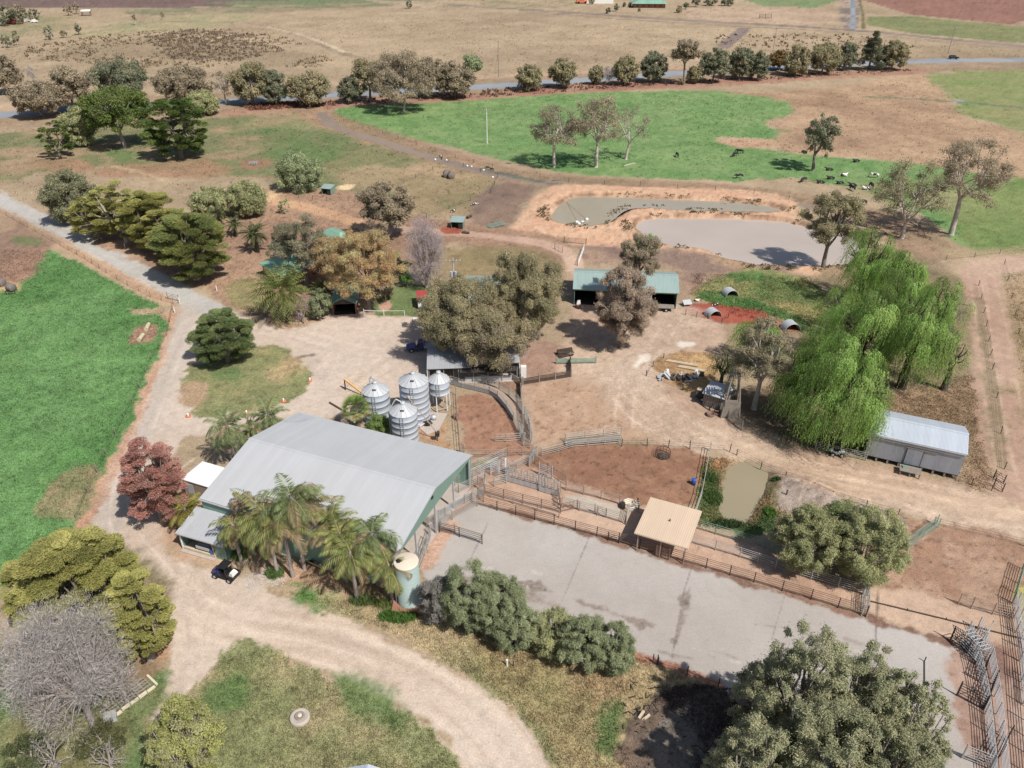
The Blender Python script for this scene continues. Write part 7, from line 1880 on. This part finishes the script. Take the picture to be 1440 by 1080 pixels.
for px,py,rz,ps,ct_,lb in [(952,221,95,'g',0,'lone cow with a white face between the pasture gums and the open gum'),
  (1034,220,215,'g',0,'front cow of the pair on the green grass'),(1040,216,160,'g',0,'rear cow of the pair on the green grass'),
  (1039,251,190,'g',1,'lone cow with white patches near the dam lane'),(1204,228,200,'l',0,'black cow alone at the green edge right of the open gum'),
  (1166,240,180,'l',0,'black cow lying highest of the resting group'),(1186,248,10,'l',2,'mostly white cow lying in the resting group'),
  (1130,256,215,'g',0,'leftmost black cow of the resting group'),(1154,258,180,'l',0,'black cow lying second from left'),
  (1168,252,185,'l',0,'black cow lying behind the second from left'),(1181,259,195,'l',0,'black cow lying in the middle of the group'),
  (1199,262,170,'l',0,'black cow lying right of the middle'),(1199,268,100,'g',1,'patched cow standing in front of the middle'),
  (1218,267,160,'l',2,'white backed cow near the grey gum'),(1229,250,170,'g',2,'pale cow farther right behind the group'),
  (1212,288,178,'s',0,'black cow standing alone below the group'),(1225,264,90,'g',0,'dark cow half hidden beside the grey gum'),
  (1264,294,170,'g',0,'dark cow under the grey gum branches')]:
    cow(px, py, R(rz), ps, ct_, lb)
cg = 'calves in the small paddocks'
for px,py,rz,ps,ct_,lb in [(619,222,10,'s',1,'patched calf at the top corner of the calf paddock'),(622,224,100,'s',1,'second calf at the top corner of the calf paddock'),
  (686,236,190,'l',0,'dark calf lying by the ditch'),(692,240,160,'s',0,'dark calf standing by the ditch'),(637,299,20,'s',1,'patched calf above the red dirt shelter'),
  (671,288,170,'l',2,'pale calf lying in the green patch'),(664,289,10,'l',1,'patched calf lying left in the green patch'),(979,424,0,'l',2,'white calf lying at the top of the red pen'),(1006,430,10,'l',1,'patched calf on the green strip above the red pen')]:
    cow(px, py, R(rz), ps, ct_, lb, .55, 'calf', 'calf', cg)
g_ = random.Random(12)
for i,(px,py) in enumerate([(612,225),(657,234),(663,235),(680,240),(693,250),(628,226)]):
    o = MB().lathe([(0,0),(.3,.0),(.34,.2),(.25,.38),(0,.42)], 9).build('white_tub', M['white'], None, P(px, py)); tag(o, ['white tub left of the top calves','left white tub of a pair by the lane','right white tub of a pair by the lane','white tub before the dark calves','white tub on the pale strip','white tub right of the top calves'][i], 'tub')

# ------------------------------------------------------------------ bales, logs, feeders and small things
def bale(px, py, rz, r, w, label, mat='straw_grey'):
    k = thing('round_bale', label, 'hay bale', P(px, py), rz)
    m = MB(); n = 22; vs = []
    prof = [(-w/2, r*.0), (-w/2, r*.93), (-w/2+.08, r), (w/2-.08, r), (w/2, r*.93), (w/2, 0)]
    for y, rr in prof:
        for i in range(n): t_ = 2*pi*i/n; f = 1+.02*sin(5*t_); vs.append((rr*f*cos(t_), y, r*.97+rr*f*sin(t_)))
    m.add(vs, [(j*n+i, j*n+(i+1) % n, (j+1)*n+(i+1) % n, (j+1)*n+i) for j in range(len(prof)-1) for i in range(n)], True); m.build('bale', M[mat], k)
    m = MB()
    for y in (-w*.3, 0, w*.3):
        m.lathe([(r*1.012, -.015), (r*1.012, .015)], 20) if False else None
        pts = [Vector((r*1.012*cos(2*pi*i/16), y, r*.97+r*1.012*sin(2*pi*i/16))) for i in range(17)]; m.path(pts, .012, 4)
    m.build('twine', M['timber_dark'], k)
bale(628, 249, .15, .95, 1.5, 'left weathered round bale of the pair in the calf paddock')
bale(635, 251, .15, .95, 1.5, 'right weathered round bale of the pair in the calf paddock')
bale(17, 409, 1.2, .8, 1.3, 'round bale on pale straw at the left edge crop', 'straw_grey')
bale(3, 402, 1.2, .8, 1.3, 'round bale cut by the left edge of the photo', 'straw_grey')
k = thing('bale_cradle', 'dark frame holding the left edge bale', 'feeder', P(19, 411), .1)
m = MB(); [m.bar((x,-1.1,0),(x,-1.1,.8),.08) for x in (-.8,-.3,.3,.8)]; m.bar((-.9,-1.1,.7),(.9,-1.1,.7),.08); m.bar((-.9,-1.1,.2),(.9,-1.1,.2),.08); m.build('rails', M['steel_dark'], k)
def logg(a, b, r, label, mat='wood_log'):
    A, B = P(*a), P(*b); k = thing('sawn_log', label, 'log', A, 0); d = B-A
    MB().tube((0,0,r), d+Vector((0,0,r)), r, r*.85, 12).build('log', M[mat], k)
    MB().tube(d*.3+Vector((0,0,r*1.6)), d*.42+Vector((.15,.1,r*2.3)), r*.3, r*.2, 7).build('branch_stub', M[mat], k)
logg((206,466),(210,458),.38,'upper pale log on the bare patch of the crop')
logg((196,481),(202,473),.38,'lower pale log on the bare patch of the crop')
logg((657,308),(663,305),.35,'dark log behind the red dirt calf shelter','timber_dark')
logg((650,328),(660,329),.3,'dark log before the red dirt calf shelter','timber_dark')
logg((877,234),(893,230),.16,'fallen white branch in the pasture by the three gums','bark_pale')
for i,(px,py,h,mt,nm,lb) in enumerate([(305,409,1.0,'white','marker_post','white marker post on the right verge of the driveway'),(253,427,1.2,'white','marker_post','white corner post where the driveway meets gravel'),
   (176,348,.9,'white','marker_post','small white post under the driveway cypresses'),(713,936,.8,'white','tap_post','short white post standing in the lower lawn'),
   (722,937,.75,'steel_dark','tap_post','thin dark post beside the short white one'),(1105,700,1.2,'timber_dark','marker_post','dark post above the pond spoil heap'),(924,934,1.3,'steel_dark','gate_stump','dark double post at the bottom edge of the yard'),
   (246,440,1.1,'white','marker_post','leaning white post just below the crop gate')]):
    k = thing(nm, lb, 'post', P(px, py), 0)
    MB().tube((0,0,-.1),(0,0,h),.09 if mt != 'steel_dark' else .05,n=10).build('post', M[mt], k)
    MB().tube((0,0,h),(0,0,h+.05),.11 if mt != 'steel_dark' else .06,n=10).build('cap', M[mt], k)
for i,(px,py) in enumerate([(265,586),(347,582),(436,536),(399,565)]):
    k = thing('painted_tyre', ['orange and white marker at the lower left of the grass island','orange and white marker near the small palms','orange marker at the right tip of the grass island','orange marker at the lower right of the grass island'][i], 'marker', P(px,py), .3*i)
    MB().lathe([(.18,0),(.36,.02),(.4,.12),(.36,.24),(.2,.26),(.18,.13)], 16).build('tyre', M['orange'], k)
    MB().lathe([(.12,0),(.13,.5),(.09,.62),(0,.63)], 10).build('stub', M['white'], k)
# ring of concrete with a cap in the lawn
k = thing('stone_ring', 'round stone ring with a stacked centre on the lower lawn', 'fire pit', P(422,1010), 0)
MB().lathe([(.0,.3),(.62,.3),(.68,.33),(.86,.33),(.92,.28),(.92,-.05)][::-1], 30).build('ring', M['concrete'], k)
MB().lathe([(.46,.29),(.46,.42),(.42,.45),(.3,.45),(.28,.38),(.0,.38)], 20).build('centre_cap', M['timber'], k)
MB().lathe([(.2,.38),(.2,.5),(.16,.52),(0,.52)], 12, (.02,0)).build('knob', M['cream'], k)
# timber pallets under the dead tree
k = thing('timber_pallets', 'row of timber framed pallets and white boards under the dead tree', 'pallets', P(176, 984), R(52))
for i in range(3):
    m = MB(); x = -2.3+i*1.6
    for y in (-.6,-.2,.2,.6): m.box(x, x+1.45, y-.07, y+.07, .34, .4)
    for xx in (x+.05, x+.7, x+1.38): m.box(xx-.05, xx+.05, -.7, .7, .22, .34)
    m.build('pallet', M['timber'], k)
m = MB(); g_ = random.Random(2); [m.box(-2.5+i*.85,-1.72+i*.85,-1.05+g_.uniform(-.08,.08),-.8,.0,g_.uniform(.15,.32)) for i in range(6)]; m.box(2.65,2.85,-.9,.8,0,.2); m.build('edge_boards', M['cream'], k)
k = thing('dark_box', 'grey metal box on the grass below the pallets', 'box', P(157, 1012), .4)
MB().box(-.5,.5,-.35,.35,0,.7).build('box', M['galv_plain'], k); MB().slab([(-.55,-.4,.72),(.55,-.4,.72),(.55,.4,.78),(-.55,.4,.78)], .05).build('lid', M['rail_grey'], k)
# feeders, tubs
def ring_feeder(px, py, r, label, mat='rail_rust', h=1.0, n=14):
    k = thing('ring_feeder', label, 'hay feeder', P(px, py), 0)
    for z in (.1, h*.5, h):
        pts = [Vector((r*cos(2*pi*i/24), r*sin(2*pi*i/24), z)) for i in range(25)]; MB().path(pts, .03, 5).build('ring', M[mat], k)
    m = MB(); [m.tube((r*cos(2*pi*i/n), r*sin(2*pi*i/n), .05), (r*cos(2*pi*i/n), r*sin(2*pi*i/n), h), .025, n=5) for i in range(n)]; m.build('uprights', M[mat], k)
ring_feeder(932, 641, 1.0, 'dark ring feeder with old hay in the brown yard', 'steel_dark', .9)
o = MB().lathe([(0,.35),(.4,.3),(.8,.05),(.85,0)], 18).build('hay_pile', M['timber_dark'], None, P(932,641)); tag(o, 'dark old hay heaped inside the ring feeder', 'hay')
k = thing('water_trough_round', 'round cream water trough with a hooped frame left of the shelter', 'trough', P(885,712), 0)
MB().lathe([(0,.12),(.78,.12),(.78,.62),(.86,.62),(.88,0)][::-1], 24).build('bowl', M['cream'], k)
m = MB(); m.path([Vector((1.05,-.5,0)), Vector((1.05,-.4,1.1)), Vector((1.0,0,1.3)), Vector((1.05,.5,1.0)), Vector((1.05,.6,0))], .05); m.build('hoop', M['steel_dark'], k)
MB().box(-1.1,-.6,-.6,.1,.1,.7).build('float_box', M['steel_dark'], k)
for px, py, rz, lb in [(999,584,.2,'left half of the rusty trough on the dirt bend'),(1009,582,-.2,'right half of the rusty trough on the dirt bend')]:
    k = thing('rusty_tub', lb, 'tub', P(px, py), rz)
    MB().lathe([(0,.08),(.5,.08),(.56,.4),(.62,.42),(.6,0)][::-1], 18).build('tub', M['rail_rust'], k)
o = MB().lathe([(.0,0),(.3,.0),(.3,.85),(.27,.88),(.0,.88)], 16).build('blue_drum', M['blue_bright'], None, P(975,681)); tag(o, 'blue plastic drum at the silver top rail fence', 'drum')
for i,(px,py) in enumerate([(811,313),(814,315),(819,313),(825,309)]):
    o = MB().lathe([(0,-.1),(.35,-.05),(.45,.15),(.35,.4),(0,.48)], 14).build('float_buoy', M['white'], None, P(px,py,-.35)); tag(o, ['leftmost white float of the four on the left dam','lowest white float on the left dam','third white float on the left dam','white float set apart at the right on the left dam'][i], 'float', 'white floats on the left dam')
m = MB(); a = P(797,284,-.2); 
for b in (P(812,312,-.3), P(824,308,-.3)): m.path([a, (a+b)/2-Vector((0,0,.1)), b], .02, 4)
tag(m.build('float_line', M['steel_dark']), 'dark line running from the bank to the dam floats', 'line')
k = thing('pipe_stand', 'timber A frame gate lying by the lane above the dams', 'frame', P(781, 255), .3)
m = MB(); m.bar((-1.5,0,0),(1.2,0,2.0),.12); m.bar((1.2,0,2.0),(1.6,0,0),.12); m.bar((-1,0,.4),(1.4,0,1.1),.1); m.build('frame', M['timber'], k)
k = thing('plough_frame', 'old green harrow lying on dirt left of the dam', 'implement', P(697, 318), .5)
m = MB(); [m.bar((-2,-1+i*.5,.3),(2.4,-.6+i*.5,.35),.1) for i in range(5)]; [m.bar((x,-1.1,.32),(x+.6,1.4,.36),.1) for x in (-1.6,-.2,1.2)]; m.build('frame', M['rail_green'], k)
m = MB(); [m.tube((x,y,.3),(x,y,0),.03,n=5) for x in (-1.5,-.5,.5,1.5) for y in (-.8,-.2,.4,1.0)]; m.build('tines', M['steel_dark'], k)
k = thing('pallet_stack', 'white slatted frame on reddish soil in the far left paddock', 'frame', P(357, 231), .1)
m = MB(); [m.box(-1.2+i*.5,-.95+i*.5,-1,1,.1,.7) for i in range(5)]; m.build('slats', M['rail_grey'], k)
for i,(px,py,w,l) in enumerate([(958,512,2.6,.9),(972,520,2.2,.7)]):
    k = thing('timber_pile', ['upper timber boards on the dry grass heap','lower timber boards on the dry grass heap'][i], 'timber', P(px,py), -.35)
    MB().box(-w,w,-.12,.12,.1,.25).box(-w*.9,w*1.05,.2,.42,.1,.25).build('boards', M['timber_pale'], k)
k = thing('scrap_heap', 'grey scrap iron heap beside the dry grass', 'scrap heap', P(955,534), 0)
m = MB(); g_ = random.Random(5)
for i in range(26):
    x, y = g_.uniform(-3.4,3.2), g_.uniform(-1,1); a = g_.uniform(0, pi); l = g_.uniform(.4,1.3)
    m.bar((x,y,g_.uniform(.1,.3)), (x+l*cos(a), y+l*sin(a), g_.uniform(.1,.9)), g_.uniform(.08,.5), g_.uniform(.04,.1))
m.build('sheets', M['galv_plain'], k)
m = MB()
for i in range(14):
    x, y = g_.uniform(-3.4,3.8), g_.uniform(-.8,1.1); m.box(x,x+g_.uniform(.3,.8),y,y+g_.uniform(.3,.7),0,g_.uniform(.2,.7))
m.build('dark_lumps', M['timber_dark'], k)['kind'] = 'stuff'
k = thing('old_trailer', 'small dark tank trailer at the foot of the old hut', 'trailer', P(988,562), -.4)
MB().tube((-1.1,0,.8),(1.1,0,.8),.5,n=16).build('tank', M['steel_dark'], k)
for y in (-.6,.6): wheel(k, 0, y, .36, .2)
MB().slab([(-1.1,.3,1.35),(.6,.3,1.35),(.6,1.1,1.35),(-1.1,1.1,1.35)],.05).build('lid', M['straw'], k)
k = thing('motorbike', 'grey quad bike parked behind the pipe gate by the willows', 'quad bike', P(1176,640), -.2)
for x in (-.6,.6):
    for y in (-.4,.4): wheel(k, x, y, .3, .24)
m = MB(); m.box(-.75,.75,-.25,.25,.4,.7); m.box(-.3,.3,-.45,.45,.45,.6); m.build('body', M['galv_plain'], k); MB().box(-.5,.15,-.18,.18,.7,.85).build('seat', M['black'], k)
m = MB(); m.bar((.4,0,.7),(.3,0,1.05),.06); m.bar((.3,-.4,1.05),(.3,.4,1.05),.05); m.build('handlebar', M['steel_dark'], k)
MB().box(-.95,-.5,-.35,.35,.78,.82).box(.5,.95,-.3,.3,.78,.82).build('rack', M['white'], k)
k = thing('red_tub', 'red tub in shadow at the left fence of the small brown yard', 'tub', P(641,588), 0)
MB().lathe([(0,.05),(.3,.05),(.4,.55),(.46,.57),(.42,0)][::-1], 14).build('tub', M['rail_rust'], k)
k = thing('log_trough', 'long timber feed log in the small brown yard fence', 'post', P(652,640), 0)
MB().bar((0,0,0),(0,0,1.9),.2).build('post', M['timber'], k); MB().bar((-.4,0,1.2),(.4,0,1.2),.1).build('cross_piece', M['timber'], k)
# blocks in the bottom right litter
k = thing('pale_blocks', 'two pale timber blocks on the edge of the ash heap', 'timber', P(904,1010), .5)
m = MB(); m.bar((-.5,0,.3),(.3,.3,.5),.22); m.bar((-.3,-.3,.25),(.6,-.2,.35),.2); m.build('blocks', M['timber_pale'], k)
g_ = random.Random(9); m = MB()
tag(leafob := thing('ash_heap', 'dark heap of burnt sticks beside the pepper trees', 'ash heap', P(925,1010), 0))
for i in range(90):
    x, y = g_.gauss(0,1.6), g_.gauss(0,2.2); a = g_.uniform(0, 2*pi); l = g_.uniform(.3,1.0)
    m.bar((x,y,g_.uniform(.0,.35)), (x+l*cos(a), y+l*sin(a), g_.uniform(.1,.6)), g_.uniform(.03,.08))
m.build('sticks', M['steel_dark'], leafob)['kind'] = 'stuff'
# stones at the shed apron
g_ = random.Random(21); m = MB()
for i in range(60):
    v = P(g_.uniform(345,398), g_.uniform(806,826)); r = g_.uniform(.05,.16)
    m.add([(v.x+r*cos(a), v.y+r*.8*sin(a), 0) for a in (0,1.2,2.4,3.7,5)]+[(v.x, v.y, r*.9)], [(0,1,5),(1,2,5),(2,3,5),(3,4,5),(4,0,5)])
tag(m.build('gravel_stones', M['concrete']), 'loose pale stones beside the buggy', 'stones', None, 'stuff')
